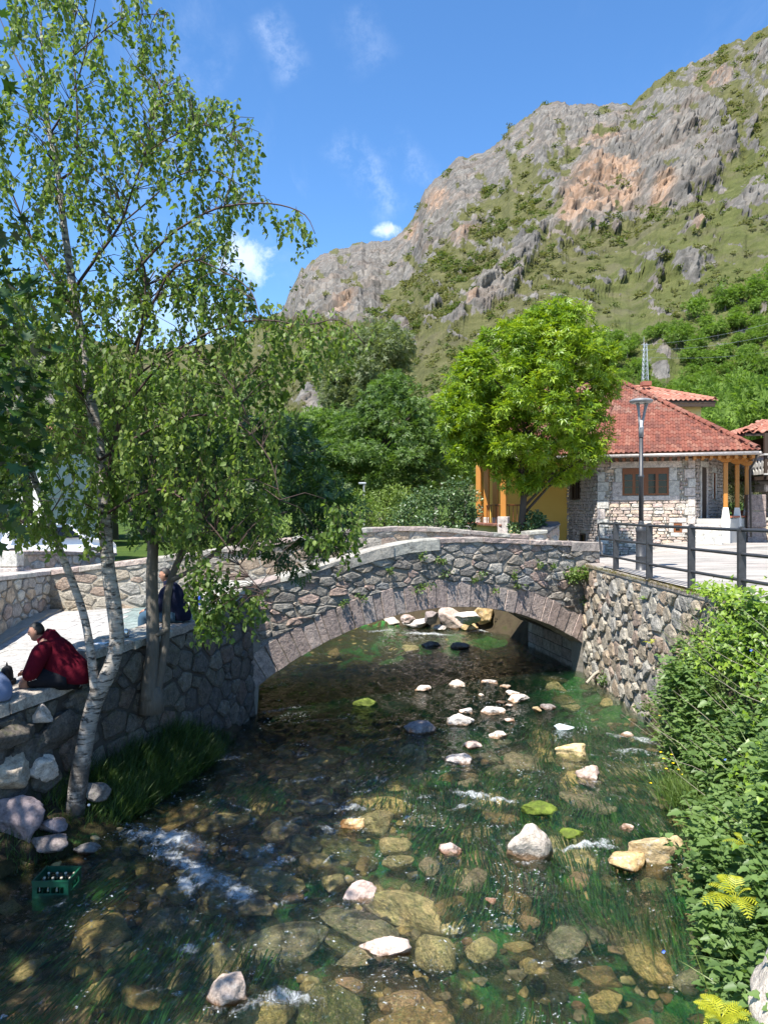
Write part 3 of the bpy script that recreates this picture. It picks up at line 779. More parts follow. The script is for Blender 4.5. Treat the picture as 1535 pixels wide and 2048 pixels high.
# ---- right bank slope (carries the nettles and ivy)
n_, k_ = 90, 20
RB = np.zeros((n_, k_, 3))
for a, yy in enumerate(np.linspace(3.6, 14.4, n_)):
 ex = float(right_edge(yy))
 tx = interp(yy, [(3.6, 3.6), (6, 4.2), (8, 4.9), (10, 5.22), (14.4, 5.2)])
 tz = interp(yy, [(3.6, 2.2), (6, 2.55), (8, 2.70), (11, 2.72), (12.2, 2.2), (13.2, 1.2), (14.4, 0.25)])
 for i in range(k_):
  t = i / (k_ - 1)
  x = lerp(ex - 0.1, tx, t ** 0.9)
  z = lerp(-0.3, tz, t ** interp(yy, [(8, 1.05), (12, 0.85)]))
  RB[a, i] = (x, yy, z)
flat_ = RB.reshape(-1, 3)
flat_[:, 2] += 0.12 * fbm(flat_ * 1.7, 4, 14)
lump = fbm(flat_ * 1.1, 3, 77) * np.tile(np.sin(np.linspace(0.15, 3.0, k_)), n_)
flat_ += lump[:, None] * np.array([-0.30, -0.12, 0.26])
idx = np.arange(n_ * k_).reshape(n_, k_)
link("right_river_bank", mesh_arrays("right_river_bank", flat_, np.stack([idx[:-1, :-1].ravel(), idx[:-1, 1:].ravel(), idx[1:, 1:].ravel(), idx[1:, :-1].ravel()], 1), M_SOIL, True), kind='structure')
# ---- upstream bank
curve = [(5.4, 22.9), (4.5, 23.2), (4.25, 25), (2.6, 26.6), (0, 27.3), (-4, 27.8), (-9, 28.4), (-22, 29.2)]
n_, k_ = 80, 8
pts = []
cl = np.linspace(0, len(curve) - 1, n_)
for c in cl:
 i = min(int(c), len(curve) - 2)
 pts.append(Vector(curve[i]).lerp(Vector(curve[i + 1]), c - i))
vs = []
for i, p in enumerate(pts):
 d = (pts[min(i + 1, n_ - 1)] - pts[max(i - 1, 0)]).normalized()
 nrm2 = Vector((d.y, -d.x))
 for k in range(k_):
  t = k / (k_ - 1)
  vs.append((p.x + nrm2.x * (1.7 * t - 0.4), p.y + nrm2.y * (1.7 * t - 0.4), lerp(-0.45, 2.15, t)))
vs = np.array(vs)
vs += 0.12 * np.stack([fbm(vs * 1.6, 4, s) for s in (1, 2, 3)], 1)
idx = np.arange(n_ * k_).reshape(n_, k_)
link("upstream_river_bank", mesh_arrays("upstream_river_bank", vs, np.stack([idx[:-1, :-1].ravel(), idx[:-1, 1:].ravel(), idx[1:, 1:].ravel(), idx[1:, :-1].ravel()], 1), M_SOIL, True), kind='structure')
# ---- street on the right, valley floor
n_, k_ = 70, 60
vs = []
for yy in np.concatenate([np.linspace(3.0, 29, 45), np.linspace(30, 70, 25)]):
 if yy < 19.2:
  x0 = 5.24
 elif yy < 23.2:
  x0 = lerp(5.2, 4.9, (yy - 19.2) / 4)
 else:
  x0 = interp(yy, [(23.2, 5.0), (25, 5.0), (27, 4.4), (29, 3.9), (40, 3.5)])
 for i in range(k_):
  t = i / (k_ - 1)
  vs.append((x0 + 45 * t ** 1.8, yy, 0))
vs = np.array(vs)
vs[:, 2] = street_z(vs[:, 0], vs[:, 1])
idx = np.arange(n_ * k_).reshape(n_, k_)
link("street_paving", mesh_arrays("street_paving", vs, np.stack([idx[:-1, :-1].ravel(), idx[:-1, 1:].ravel(), idx[1:, 1:].ravel(), idx[1:, :-1].ravel()], 1), M_STREET, True), kind='structure')
def valley_z(X, Y):
 p = np.stack([X, Y, X * 0], 1)
 return 1.95 + 0.25 * fbm(p * 0.08, 4, 2) + np.clip((Y - 60) / 80, 0, 1) * 4
link("valley_meadow", grid_mesh("valley_meadow", np.linspace(-190, 190, 90), np.concatenate([np.linspace(28.9, 60, 24), np.linspace(63, 190, 40)]), valley_z, M_MEADOW), kind='structure')
link("left_terrace_ground", grid_mesh("left_terrace_ground", np.linspace(-70, -8.35, 50), np.linspace(2, 29, 30),
 lambda X, Y: 2.12 + np.clip((-X - 9) * 0.02, 0, 1) + 0.04 * fbm(np.stack([X, Y, X * 0], 1) * 0.5, 3, 2), M_STREET), kind='structure')
# ---- the mountain side
SIL = [(-1500, 560), (-900, 470), (-500, 520), (-250, 600), (0, 648), (110, 668), (300, 700), (450, 685), (520, 650), (545, 638), (565, 622), (600, 545), (640, 512), (690, 498), (730, 486), (790, 480), (812, 462), (830, 428), (850, 382),
 (880, 350), (912, 322), (940, 316), (962, 308), (990, 290), (1012, 268), (1035, 245), (1060, 229), (1085, 214), (1112, 207), (1150, 212), (1175, 210), (1200, 212), (1222, 206), (1240, 214),
 (1262, 207), (1285, 184), (1310, 168), (1340, 149), (1390, 122), (1440, 98), (1490, 76), (1535, 52), (1600, 20), (1700, -40), (1850, -60), (2300, 40), (3000, 200)]
def in_poly(px, py, poly):
 ins = np.zeros(len(px), bool)
 n = len(poly)
 for i in range(n):
  x0, y0 = poly[i]
  x1, y1 = poly[(i + 1) % n]
  c = ((y0 > py) != (y1 > py)) & (px < (x1 - x0) * (py - y0) / (y1 - y0 + 1e-9) + x0)
  ins ^= c
 return ins
def soft_poly(px, py, poly, nz, warp=16, soft=9):
 v = np.zeros(len(px))
 for dx, dy in ((0, 0), (soft, 0), (-soft, 0), (0, soft), (0, -soft), (soft * .7, soft * .7), (-soft * .7, -soft * .7)):
  v += in_poly(px + nz[0] * warp + dx, py + nz[1] * warp + dy, poly)
 return v / 7
upx = np.unique(np.concatenate([np.linspace(-1500, 420, 60), np.linspace(420, 1600, 720), np.linspace(1600, 3000, 60)]))
hh = np.linspace(0, 1, 300)
Y0 = 140.0
yr_f = lambda px: np.interp(px, [-1500, -200, 300, 560, 850, 1110, 1285, 1535, 3000], [900, 900, 1200, 1500, 1250, 1020, 850, 640, 500])
U, H = np.meshgrid(upx, hh)
sil_y = np.interp(upx, [s[0] for s in SIL], [s[1] for s in SIL])
sil_y = sil_y + (9 * fbm(np.stack([upx * 0.045, upx * 0, upx * 0], 1), 5, 3, 0.6) - 4 * ridged(np.stack([upx * 0.09, upx * 0, upx * 0], 1), 3, 8)) * (upx > 500)
e_u = (CY - sil_y) / FPX
q0 = 0.0125
E = np.broadcast_to(e_u, U.shape)
YRr = np.broadcast_to(yr_f(upx), U.shape)
Yd = Y0 / (1 - H * (1 - Y0 / YRr))
Q = q0 + (E - q0) * H
px = U.ravel()
py = (CY - Q * FPX).ravel()
Xw = ((U - CX) / FPX * Yd).ravel()
Yw = Yd.ravel()
Zw = (EYE + Q * Yd).ravel()
ipx = np.stack([px * 0.021, py * 0.021, px * 0], 1)
nz = (fbm(ipx, 4, 31), fbm(ipx, 4, 47))
fine_ = fbm(ipx * 4.5, 4, 71)
rock = np.zeros(len(px))
ROCKS = [
 [(905, 345), (960, 303), (1112, 195), (1230, 195), (1262, 215), (1215, 262), (1165, 290), (1130, 326), (1075, 332), (1012, 318), (985, 308), (950, 330), (930, 360)],
 [(540, 650), (560, 600), (640, 495), (800, 470), (850, 360), (915, 310), (985, 308), (1010, 330), (1000, 370), (960, 410), (900, 440), (880, 490), (820, 555), (760, 590), (690, 640), (600, 640)],
 [(1105, 455), (1118, 395), (1140, 330), (1200, 285), (1290, 190), (1330, 185), (1400, 196), (1452, 240), (1482, 300), (1440, 330), (1420, 372), (1350, 420), (1290, 425), (1210, 462), (1150, 468)],
 [(1120, 430), (1060, 445), (1030, 500), (960, 550), (900, 625), (870, 660), (905, 650), (960, 640), (1010, 590), (1050, 545), (1090, 490)],
 [(1380, 180), (1400, 160), (1450, 150), (1480, 170), (1440, 192)],
 [(1150, 300), (1180, 280), (1220, 275), (1240, 300), (1180, 318)],
 [(880, 470), (960, 440), (985, 445), (930, 480), (890, 495)],
 [(650, 640), (700, 590), (760, 600), (740, 640), (680, 660)],
 [(760, 650), (810, 640), (830, 700), (800, 720)], [(590, 800), (620, 770), (660, 790), (640, 830), (600, 835)],
 [(1440, 120), (1540, 80), (1540, 120), (1470, 150)],
 [(1295, 735), (1310, 715), (1340, 720), (1330, 755), (1300, 765)],
 [(1340, 480), (1365, 455), (1400, 440), (1385, 480), (1350, 500)], [(1430, 430), (1500, 380), (1540, 370), (1540, 400), (1470, 440)],
 [(0, 640), (60, 640), (110, 690), (130, 800), (60, 860), (-60, 860), (-100, 700)], [(1330, 545), (1400, 515), (1440, 520), (1380, 560)]]
for poly in ROCKS:
 rock = np.maximum(rock, soft_poly(px, py, poly, nz, 22, 9))
ledge = np.clip((ridged(np.stack([px * 0.012 + py * 0.010, py * 0.03 - px * 0.012, px * 0], 1), 5, 5) - 0.72) * 9, 0, 1)
rock = np.clip(np.maximum(rock, ledge * 0.9 * (py < 700)) + fine_ * 0.5 - 0.12 * (rock < 0.2), 0, 1)
gl_ = np.clip((fbm(np.stack([px * 0.03 + py * 0.012, py * 0.05 - px * 0.02, px * 0], 1), 4, 55) - 0.22) * 5, 0, 1)
rock = rock * (1 - 0.75 * gl_)
orange = np.zeros(len(px))
for poly in ([(1105, 458), (1112, 420), (1135, 352), (1200, 338), (1262, 345), (1275, 372), (1262, 412), (1215, 440), (1165, 462)], [(1290, 425), (1296, 375), (1330, 362), (1345, 395), (1320, 425)],
 [(1150, 310), (1175, 280), (1220, 272), (1232, 296), (1180, 318)], [(1378, 190), (1390, 160), (1450, 150), (1455, 172), (1410, 196)], [(880, 495), (920, 460), (965, 440), (960, 465), (910, 490)],
 [(920, 640), (930, 600), (945, 600), (938, 640)], [(850, 420), (880, 380), (900, 400), (870, 440)], [(670, 640), (690, 600), (720, 600), (700, 640)], [(800, 490), (830, 450), (845, 460), (820, 500)], [(1360, 490), (1375, 462), (1395, 470), (1380, 495)]):
 orange = np.maximum(orange, soft_poly(px, py, poly, nz, 16, 8))
lush = np.maximum.reduce([soft_poly(px, py, [(1380, 640), (1540, 520), (1900, 500), (1900, 900), (900, 900), (900, 760), (1180, 640)], nz, 40, 20),
 0.6 * soft_poly(px, py, [(1390, 420), (1480, 300), (1560, 250), (1560, 560), (1380, 640), (1180, 660), (1100, 600), (1250, 520)], nz, 30, 20),
 0.9 * soft_poly(px, py, [(730, 560), (760, 520), (790, 570), (770, 600)], nz, 14, 6)])
wp = np.stack([Xw, Yw, Zw], 1)
rsm = rock.reshape(U.shape)
for _ in range(3):
 rsm = (np.roll(rsm, 3, 0) + np.roll(rsm, -3, 0) + np.roll(rsm, 4, 1) + np.roll(rsm, -4, 1) + 2 * rsm) / 6
rsm = rsm.ravel()
amp = np.clip((Yw - Y0) / 120, 0, 1)
rel = rsm * (ridged(wp * np.array([0.024, 0.024, 0.013]), 6, 12) - 0.5) * 22
rel += rsm * (ridged(wp * np.array([0.09, 0.09, 0.05]), 4, 19) - 0.5) * 6
rel += (1 - rock) * fbm(wp * 0.018, 4, 25) * 9 + fbm(wp * 0.09, 3, 28) * 2.0
rel += rsm * (ridged(wp * np.array([0.045, 0.045, 0.028]), 5, 33) - 0.5) * 11
rel += rsm * fbm(wp * np.array([0.2, 0.2, 0.12]), 4, 41) * 7
rel += rsm * 3
rel *= amp * np.clip((1.0 - H.ravel()) * 25, 0.25, 1)
Yw2 = Yw - rel * 0.85
Zw2 = Zw + rel * 0.30
nr, nc = U.shape
bk = []
for k, (fy, fz) in enumerate(((1.04, 0.985), (1.12, 0.90), (1.35, 0.60), (1.8, 0.1))):
 last = slice((nr - 1) * nc, nr * nc)
 bk.append(np.stack([Xw[last] * fy, Yw2[last] * fy, Zw2[last] * fz], 1))
verts = np.concatenate([np.stack([Xw, Yw2, Zw2], 1)] + bk)
ext = 4 * nc
attrs = {k: np.concatenate([v, np.tile(v[-nc:], 4)]) for k, v in (('rock', rock), ('orange', orange), ('lush', lush))}
idx = np.arange((nr + 4) * nc).reshape(nr + 4, nc)
faces = np.stack([idx[:-1, :-1].ravel(), idx[:-1, 1:].ravel(), idx[1:, 1:].ravel(), idx[1:, :-1].ravel()], 1)
def _mountain(q, b):
 tc = q.node('ShaderNodeTexCoord').outputs['Object']
 rk = q.node('ShaderNodeAttribute', attribute_name='rock').outputs['Fac']
 og = q.node('ShaderNodeAttribute', attribute_name='orange').outputs['Fac']
 lu = q.node('ShaderNodeAttribute', attribute_name='lush').outputs['Fac']
 n0 = q.noise(0.035, 9, 0.72, tc)
 n1 = q.noise(0.16, 8, 0.75, tc)
 nv = q.noise(0.12, 8, 0.7, q.scaled(tc, (1.6, 1.6, 0.28)), 0.6)
 gcol = q.ramp(n1, [(0.30, (0.045, 0.048, 0.019)), (0.44, (0.080, 0.083, 0.033)), (0.57, (0.112, 0.112, 0.046)), (0.72, (0.165, 0.145, 0.085))])
 gl = q.ramp(n1, [(0.3, (0.052, 0.066, 0.02)), (0.5, (0.09, 0.107, 0.032)), (0.7, (0.13, 0.14, 0.05))])
 gcol = q.mix(lu, gcol, gl)
 gcol = q.mix(q.math('MULTIPLY', q.step(n0, 0.5, 0.62), 0.5), gcol, (0.12, 0.106, 0.072))
 rc = q.ramp(q.math('ADD', q.math('MULTIPLY', nv, 0.7), q.math('MULTIPLY', n1, 0.3)),
  [(0.33, (0.07, 0.068, 0.064)), (0.43, (0.14, 0.134, 0.124)), (0.53, (0.20, 0.19, 0.174)), (0.66, (0.29, 0.265, 0.235))])
 warm = q.step(q.noise(0.03, 6, 0.65, tc), 0.46, 0.66)
 rc = q.mix(q.math('MULTIPLY', warm, 0.35), rc, (0.24, 0.165, 0.115))
 oc = q.ramp(nv, [(0.3, (0.15, 0.11, 0.085)), (0.45, (0.33, 0.21, 0.135)), (0.6, (0.40, 0.28, 0.20)), (0.75, (0.29, 0.265, 0.245))])
 rc = q.mix(q.math('MULTIPLY', q.math('MULTIPLY', og, q.step(n0, 0.36, 0.52)), 0.9), rc, oc)
 rc = q.mix(1.0, rc, q.ramp(q.noise(0.02, 7, 0.7, q.scaled(tc, (1.5, 1.5, 0.6))), [(0.36, (0.55, 0.55, 0.56)), (0.6, (1.05, 1.04, 1.02))]), 'MULTIPLY')
 ck = q.voronoi(0.11, q.mix(0.5, q.scaled(tc, (1.3, 1.3, 0.5)), q.noise(0.2, 5, 0.7, tc, out=1)), 'DISTANCE_TO_EDGE')
 rc = q.mix(q.math('MULTIPLY', q.step(ck, 0.10, 0.0), 0.55), rc, (0.07, 0.068, 0.06))
 msk = q.step(q.math('ADD', rk, q.math('MULTIPLY', q.math('SUBTRACT', n1, 0.5), 1.5)), 0.34, 0.50)
 q.put(b, 'Base Color', q.mix(msk, gcol, rc))
 hh_ = q.math('ADD', q.math('MULTIPLY', nv, 1.2), q.math('ADD', q.math('MULTIPLY', n1, 0.8), q.math('MULTIPLY', q.noise(0.7, 6, 0.7, tc), 0.25)))
 q.put(b, 'Normal', q.bump(hh_, 0.7, 3.0))
M_MOUNTAIN = principled("mountain_side", None, 0.95, spec=0.08, build=_mountain)
link("mountain", mesh_arrays("mountain", verts, faces, M_MOUNTAIN, False, attrs), kind='structure')
MT = dict(px=px, py=py, xyz=np.stack([Xw, Yw2, Zw2], 1), rock=rock, lush=lush, orange=orange)
# ---- rubble masonry
def scatter_sites(x0, x1, z0, z1, rmin, rmax, ok, rnd, tries=6000, zscale=1.0, pack=0.86):
 """irregular stone centres with a size each (dart throwing, large stones first)"""
 sites = []
 for k in range(tries):
  f = 1 - k / tries
  r = lerp(rmin, rmax, (f ** 1.4) * rnd.uniform(0.6, 1.0))
  x, z = rnd.uniform(x0, x1), rnd.uniform(z0, z1)
  if not ok(x, z / zscale):
   continue
  if all((x - s[0]) ** 2 + (z - s[1]) ** 2 > ((r + s[2]) * pack) ** 2 for s in sites):
   sites.append((x, z, r))
 return sites
def power_cells(sites):
 """power diagram of weighted sites, each cell clipped to 2.2 r of its site"""
 out = []
 S = np.array(sites)
 for i, (x, z, r) in enumerate(sites):
  m = 2.0 * r
  poly = [(x - m, z - m), (x + m, z - m), (x + m, z + m), (x - m, z + m)]
  poly = [(x + m * math.cos(t), z + m * math.sin(t)) for t in np.linspace(0, 2 * math.pi, 9)[:-1]]
  d2 = (S[:, 0] - x) ** 2 + (S[:, 1] - z) ** 2
  for j in np.argsort(d2)[1:22]:
   qx, qz, qr = sites[j]
   nx, nz = qx - x, qz - z
   D = nx * nx + nz * nz
   lim = 0.5 * (D + r * r - qr * qr)
   new = []
   for k in range(len(poly)):
    a, b = poly[k], poly[(k + 1) % len(poly)]
    da = (a[0] - x) * nx + (a[1] - z) * nz - lim
    db = (b[0] - x) * nx + (b[1] - z) * nz - lim
    if da <= 0:
     new.append(a)
    if (da < 0) != (db < 0):
     t = da / (da - db)
     new.append((a[0] + (b[0] - a[0]) * t, a[1] + (b[1] - a[1]) * t))
   poly = new
   if len(poly) < 3:
    break
  out.append(poly)
 return out
def soften(poly, cut=0.22, limit=10):
 """cut the corners of a polygon"""
 if len(poly) > limit // 2:
  while len(poly) > limit // 2:
   L = [math.dist(poly[i], poly[(i + 1) % len(poly)]) for i in range(len(poly))]
   i = L.index(min(L))
   j = (i + 1) % len(poly)
   mid = ((poly[i][0] + poly[j][0]) / 2, (poly[i][1] + poly[j][1]) / 2)
   poly = [mid if k == i else p for k, p in enumerate(poly) if k != j]
 out = []
 n = len(poly)
 for i in range(n):
  a, p, b = poly[i - 1], poly[i], poly[(i + 1) % n]
  out.append((lerp(p[0], a[0], cut), lerp(p[1], a[1], cut)))
  out.append((lerp(p[0], b[0], cut), lerp(p[1], b[1], cut)))
 return out
def stone_mesh(poly, place, proud, back, rnd, mat, joint=0.012, tilt=0.25, smooth=False):
 """one stone: outline in wall coordinates (s, z), face standing 'proud' of the mortar; place(s, z, depth) -> world"""
 n = len(poly)
 cx = sum(p[0] for p in poly) / n
 cz = sum(p[1] for p in poly) / n
 size = max(0.02, math.sqrt(sum((p[0] - cx) ** 2 + (p[1] - cz) ** 2 for p in poly) / n))
 sh = max(0.55, 1 - joint / size)
 P1 = [(cx + (p[0] - cx) * sh * rnd.uniform(.9, 1.03), cz + (p[1] - cz) * sh * rnd.uniform(.9, 1.03)) for p in poly]
 tx, tz = rnd.uniform(-tilt, tilt) * proud / size, rnd.uniform(-tilt, tilt) * proud / size
 vs = [place(x, z, -back) for x, z in P1]
 for f, d in ((1.0, 0.50), (0.80, 1.0)):
  for x, z in P1:
   X, Z = cx + (x - cx) * f, cz + (z - cz) * f
   j = rnd.uniform(-0.3, 0.3) * proud
   vs.append(place(X + rnd.uniform(-.02, .02) * size, Z + rnd.uniform(-.02, .02) * size, proud * d + (X - cx) * tx + (Z - cz) * tz + j))
 vs.append(place(cx + rnd.uniform(-.2, .2) * size, cz + rnd.uniform(-.2, .2) * size, proud * (1.1 + rnd.uniform(-.1, .15))))
 fs = []
 for a in (0, n):
  for i in range(n):
   j = (i + 1) % n
   fs.append((a + i, a + j, a + n + j, a + n + i))
 for i in range(n):
  fs.append((2 * n + i, 2 * n + (i + 1) % n, 3 * n))
 me = bpy.data.meshes.new("stone")
 c = place(cx, cz, 0)
 me.from_pydata([Vector(v) - Vector(c) for v in vs], [], fs)
 me.materials.append(mat)
 if smooth:
  me.polygons.foreach_set('use_smooth', np.ones(len(me.polygons), bool))
 return me, Vector(c)
def put(name, me, c, parent, **props):
 o = link(name, me, parent, **props)
 o.location = c
 return o
def lay_rubble(root, place, x0, x1, zlo, zhi, rmin, rmax, mat, seed, proud=(0.03, 0.07), stretch=1.5, joint=0.014, back=0.06, name='stone', ok=None, tries=6000, smooth=False, pack=0.86, cut=0.22, limit=300):
 """fill the wall area between the profiles zlo(s) and zhi(s) with individual stones; stones are 'stretch' times longer than tall"""
 rnd = random.Random(seed)
 zs = np.linspace(x0, x1, 60)
 zmin = min(zlo(s) for s in zs)
 zmax = max(zhi(s) for s in zs)
 def inside(x, z):
  s = x * stretch
  return zlo(s) + rmin * 0.4 < z < zhi(s) - rmin * 0.4 and (ok is None or ok(s, z))
 sites = scatter_sites(x0 / stretch, x1 / stretch, zmin, zmax, rmin, rmax, inside, rnd, tries, pack=pack)
 cells = power_cells(sites)
 n = 0
 spare = []
 for (sx, sz, r), poly in sorted(zip(sites, cells), key=lambda t: -t[0][2]):
  if len(poly) < 3:
   continue
  pl = []
  for x, z in poly:
   s = min(max(x * stretch, x0), x1)
   z = min(max(z, zlo(s)), zhi(s))
   pl.append((s, z))
  area = 0.5 * abs(sum(pl[i][0] * pl[(i + 1) % len(pl)][1] - pl[(i + 1) % len(pl)][0] * pl[i][1] for i in range(len(pl))))
  if area < rmin * rmin * 0.5:
   continue
  pl = soften(pl, cut)
  me, c = stone_mesh(pl, place, rnd.uniform(*proud), back, rnd, mat, joint, smooth=smooth)
  put(name, me, c, root)
  n += 1
  if n >= limit:
   break
 return n
class Wall:
 """vertical face along a plan polyline; place(s, z, depth)"""
 def __init__(s, pts, side, batter=0.0):
  s.p = [Vector((*p[:2], 0)) for p in pts]
  s.cum = [0.0]
  for a, b in zip(s.p, s.p[1:]):
   s.cum.append(s.cum[-1] + (b - a).length)
  s.L = s.cum[-1]
  s.side = side
  s.batter = batter
 def at(s, d):
  i = 0
  while i < len(s.p) - 2 and d > s.cum[i + 1]:
   i += 1
  seg = s.p[i + 1] - s.p[i]
  t = (d - s.cum[i]) / seg.length
  def nrm(k):
   k = min(max(k, 0), len(s.p) - 2)
   e = (s.p[k + 1] - s.p[k]).normalized()
   return Vector((e.y, -e.x, 0)) * s.side
  n = nrm(i)
  if t < 0.5:
   n = (n * (0.5 + t) + nrm(i - 1) * (0.5 - t)).normalized()
  else:
   n = (n * (1.5 - t) + nrm(i + 1) * (t - 0.5)).normalized()
  return s.p[i] + seg * t, n
 def place(s, d, z, depth):
  p, n = s.at(d)
  q_ = p + n * (depth - z * s.batter)
  return Vector((q_.x, q_.y, z))
 def core(s, zlo, zhi, thick, n=60, inset=0.0):
  """the mortared body of the wall"""
  vs, fs = [], []
  for i in range(n + 1):
   d = s.L * i / n
   for z, dep in ((zlo(d), -inset), (zhi(d), -inset), (zhi(d), -thick), (zlo(d), -thick)):
    vs.append(s.place(d, z, dep))
  for i in range(n):
   for k in range(4):
    k2 = (k + 1) % 4
    fs.append((i * 4 + k, i * 4 + k2, i * 4 + 4 + k2, i * 4 + 4 + k))
  fs += [(0, 1, 2, 3), tuple(n * 4 + k for k in (3, 2, 1, 0))]
  mb = MB()
  mb.add(vs, fs)
  return mb
 def slab(s, d0, d1, z0, z1, dep0, dep1, rnd, n=4, rough=0.012):
  """a coping slab from d0 to d1 lying on the wall, z0/z1 = (bottom, top) functions"""
  vs, fs = [], []
  for i in range(n + 1):
   d = lerp(d0, d1, i / n)
   for z, dep in ((z0(d), dep1), (z1(d) - .02, dep1), (z1(d), dep1 - .03), (z1(d), dep0 + .03), (z1(d) - .02, dep0), (z0(d), dep0)):
    vs.append(s.place(d, z + rnd.uniform(-rough, rough), dep + rnd.uniform(-rough, rough)))
  m = 6
  for i in range(n):
   for k in range(m):
    k2 = (k + 1) % m
    fs.append((i * m + k, i * m + m + k, i * m + m + k2, i * m + k2))
  fs += [tuple(range(m)), tuple(n * m + k for k in range(m))[::-1]]
  c = s.place((d0 + d1) / 2, (z0(d0) + z1(d1)) / 2, (dep0 + dep1) / 2)
  me = bpy.data.meshes.new("slab")
  me.from_pydata([Vector(v) - c for v in vs], [], fs)
  return me, c
# ---- the bridge
bridge = thing("stone_bridge", "old single-arch stone footbridge with a ring of long pinkish arch stones over the river", "bridge", (BA.x, BA.y, 0))
SPL, SPR, CROWN = 0.55, 0.72, 1.91
_x1, _z1, _x2, _z2, _x3, _z3 = 0.0, SPL, BL, SPR, BL * 0.52, CROWN
_d = 2 * (_x1 * (_z2 - _z3) + _x2 * (_z3 - _z1) + _x3 * (_z1 - _z2))
ACX = ((_x1 ** 2 + _z1 ** 2) * (_z2 - _z3) + (_x2 ** 2 + _z2 ** 2) * (_z3 - _z1) + (_x3 ** 2 + _z3 ** 2) * (_z1 - _z2)) / _d
ACZ = ((_x1 ** 2 + _z1 ** 2) * (_x3 - _x2) + (_x2 ** 2 + _z2 ** 2) * (_x1 - _x3) + (_x3 ** 2 + _z3 ** 2) * (_x2 - _x1)) / _d
AR = math.hypot(_x1 - ACX, _z1 - ACZ)
TH0 = math.atan2(SPL - ACZ, 0 - ACX)
TH1 = math.atan2(SPR - ACZ, BL - ACX)
RING = 0.60
def face(s, z, depth):
 p = BA + BE * s + BN * depth
 return Vector((p.x, p.y, z))
def intrados(s):
 d = AR * AR - (s - ACX) ** 2
 return ACZ + math.sqrt(d) if 0 <= s <= BL else -0.5
def extrados(s):
 r = AR + RING
 d = r * r - (s - ACX) ** 2
 return ACZ + math.sqrt(d) if d > 0 else -9
def parapet_top(s):
 return interp(s, [(-0.6, 2.52), (0, 2.66), (0.9, 2.86), (1.8, 3.08), (2.7, 3.30), (3.6, 3.45), (4.6, 3.51), (5.6, 3.50), (7, 3.42), (8.2, 3.36), (9.4, 3.31)])
def coping_h(s):
 return 0.26 if 2.0 < s < 4.35 else (0.24 if s > 8.25 else 0.11)
FACE_L = 9.25
ns = 110
vs, fs = [], []
for i in range(ns + 1):
 s = lerp(-0.35, FACE_L, i / ns)
 zb = intrados(s) if 0.0 <= s <= BL else -0.6
 zt = parapet_top(s) - coping_h(s) + 0.01
 for z, dep in ((zb, 0.0), (zt, 0.0), (zt, -0.40), (zb, -0.40)):
  vs.append(face(s, z, dep))
for i in range(ns):
 for k in range(4):
  k2 = (k + 1) % 4
  fs.append((i * 4 + k, i * 4 + 4 + k, i * 4 + 4 + k2, i * 4 + k2))
fs += [(0, 1, 2, 3), tuple(ns * 4 + k for k in (3, 2, 1, 0))]
mb = MB()
mb.add(vs, fs)
mb.obj("wall_core", M_MORTAR, bridge)
rnd = random.Random(5)
NV = 34
cuts = [TH0 + (TH1 - TH0) * i / NV for i in range(NV + 1)]
for i in range(1, NV):
 cuts[i] += rnd.uniform(-0.2, 0.2) * (TH1 - TH0) / NV
for i in range(NV):
 a0, a1 = cuts[i], cuts[i + 1]
 gap = 0.0007 * rnd.uniform(0.6, 2.0)
 ring = RING + rnd.uniform(-0.10, 0.06)
 r0 = AR - rnd.uniform(0, 0.012)
 pl = []
 am = (a0 + a1) / 2
 for a, r in ((a0 - gap, r0), (a0 - gap, AR + ring), (a1 + gap, AR + ring + rnd.uniform(-.02, .02)), (a1 + gap, r0)):
  pl.append((ACX + r * math.cos(a), ACZ + r * math.sin(a)))
 proud = rnd.uniform(0.015, 0.042)
 vs = []
 for dep, f in ((-0.5, 1.0), (proud - 0.018, 1.0), (proud, 0.93)):
  cxx = sum(p[0] for p in pl) / 4
  czz = sum(p[1] for p in pl) / 4
  for (x, z) in pl:
   vs.append(face(cxx + (x - cxx) * (f if f == 1 else 0.94), czz + (z - czz) * (1 if f == 1 else 0.975), dep + (rnd.uniform(-.008, .008) if dep > 0 else 0)))
 fq = [(3, 2, 1, 0), (8, 9, 10, 11)]
 for a in (0, 4):
  for k in range(4):
   k2 = (k + 1) % 4
   fq.append((a + k, a + k2, a + 4 + k2, a + 4 + k))
 me = bpy.data.meshes.new("arch_stone")
 c = face(ACX + AR * math.cos(am), ACZ + AR * math.sin(am), 0)
 me.from_pydata([Vector(v) - c for v in vs], [], fq)
 me.materials.append(M_ARCH)
 put("arch_stone", me, c, bridge)
lay_rubble(bridge, face, 0.02, FACE_L, lambda s: max(extrados(s) - 0.01, -0.1 if s > BL else -0.2), lambda s: parapet_top(s) - coping_h(s) + 0.012, 0.042, 0.15, M_BRIDGE, 11, proud=(0.008, 0.06), stretch=2.0, joint=0.005, tries=9000, pack=0.76, cut=0.12)
s = -0.15
seq = []
while s < 2.0:
 seq.append((s, min(s + rnd.uniform(0.5, 0.75), 2.0)))
 s = seq[-1][1]
seq += [(2.0, 3.15), (3.15, 4.35)]
s = 4.35
while s < 8.25:
 e = min(s + rnd.uniform(0.42, 0.8), 8.25)
 if 8.25 - e < 0.3:
  e = 8.25
 seq.append((s, e))
 s = e
seq.append((8.25, 9.3))
fw = Wall([face(-1, 0, 0), face(10, 0, 0)], 1)
for a, b in seq:
 h = coping_h((a + b) / 2)
 me, c = fw.slab(a + 1.006, b + 0.994, lambda d: parapet_top(d - 1) - h, lambda d: parapet_top(d - 1) + 0.0, -0.44, 0.07 + rnd.uniform(-.02, .02), rnd, 3, 0.010)
 me.materials.append(M_COPING if (h > 0.2) else (M_ARCH if rnd.random() < 0.6 else M_COPING))
 put("coping_stone", me, c, bridge)
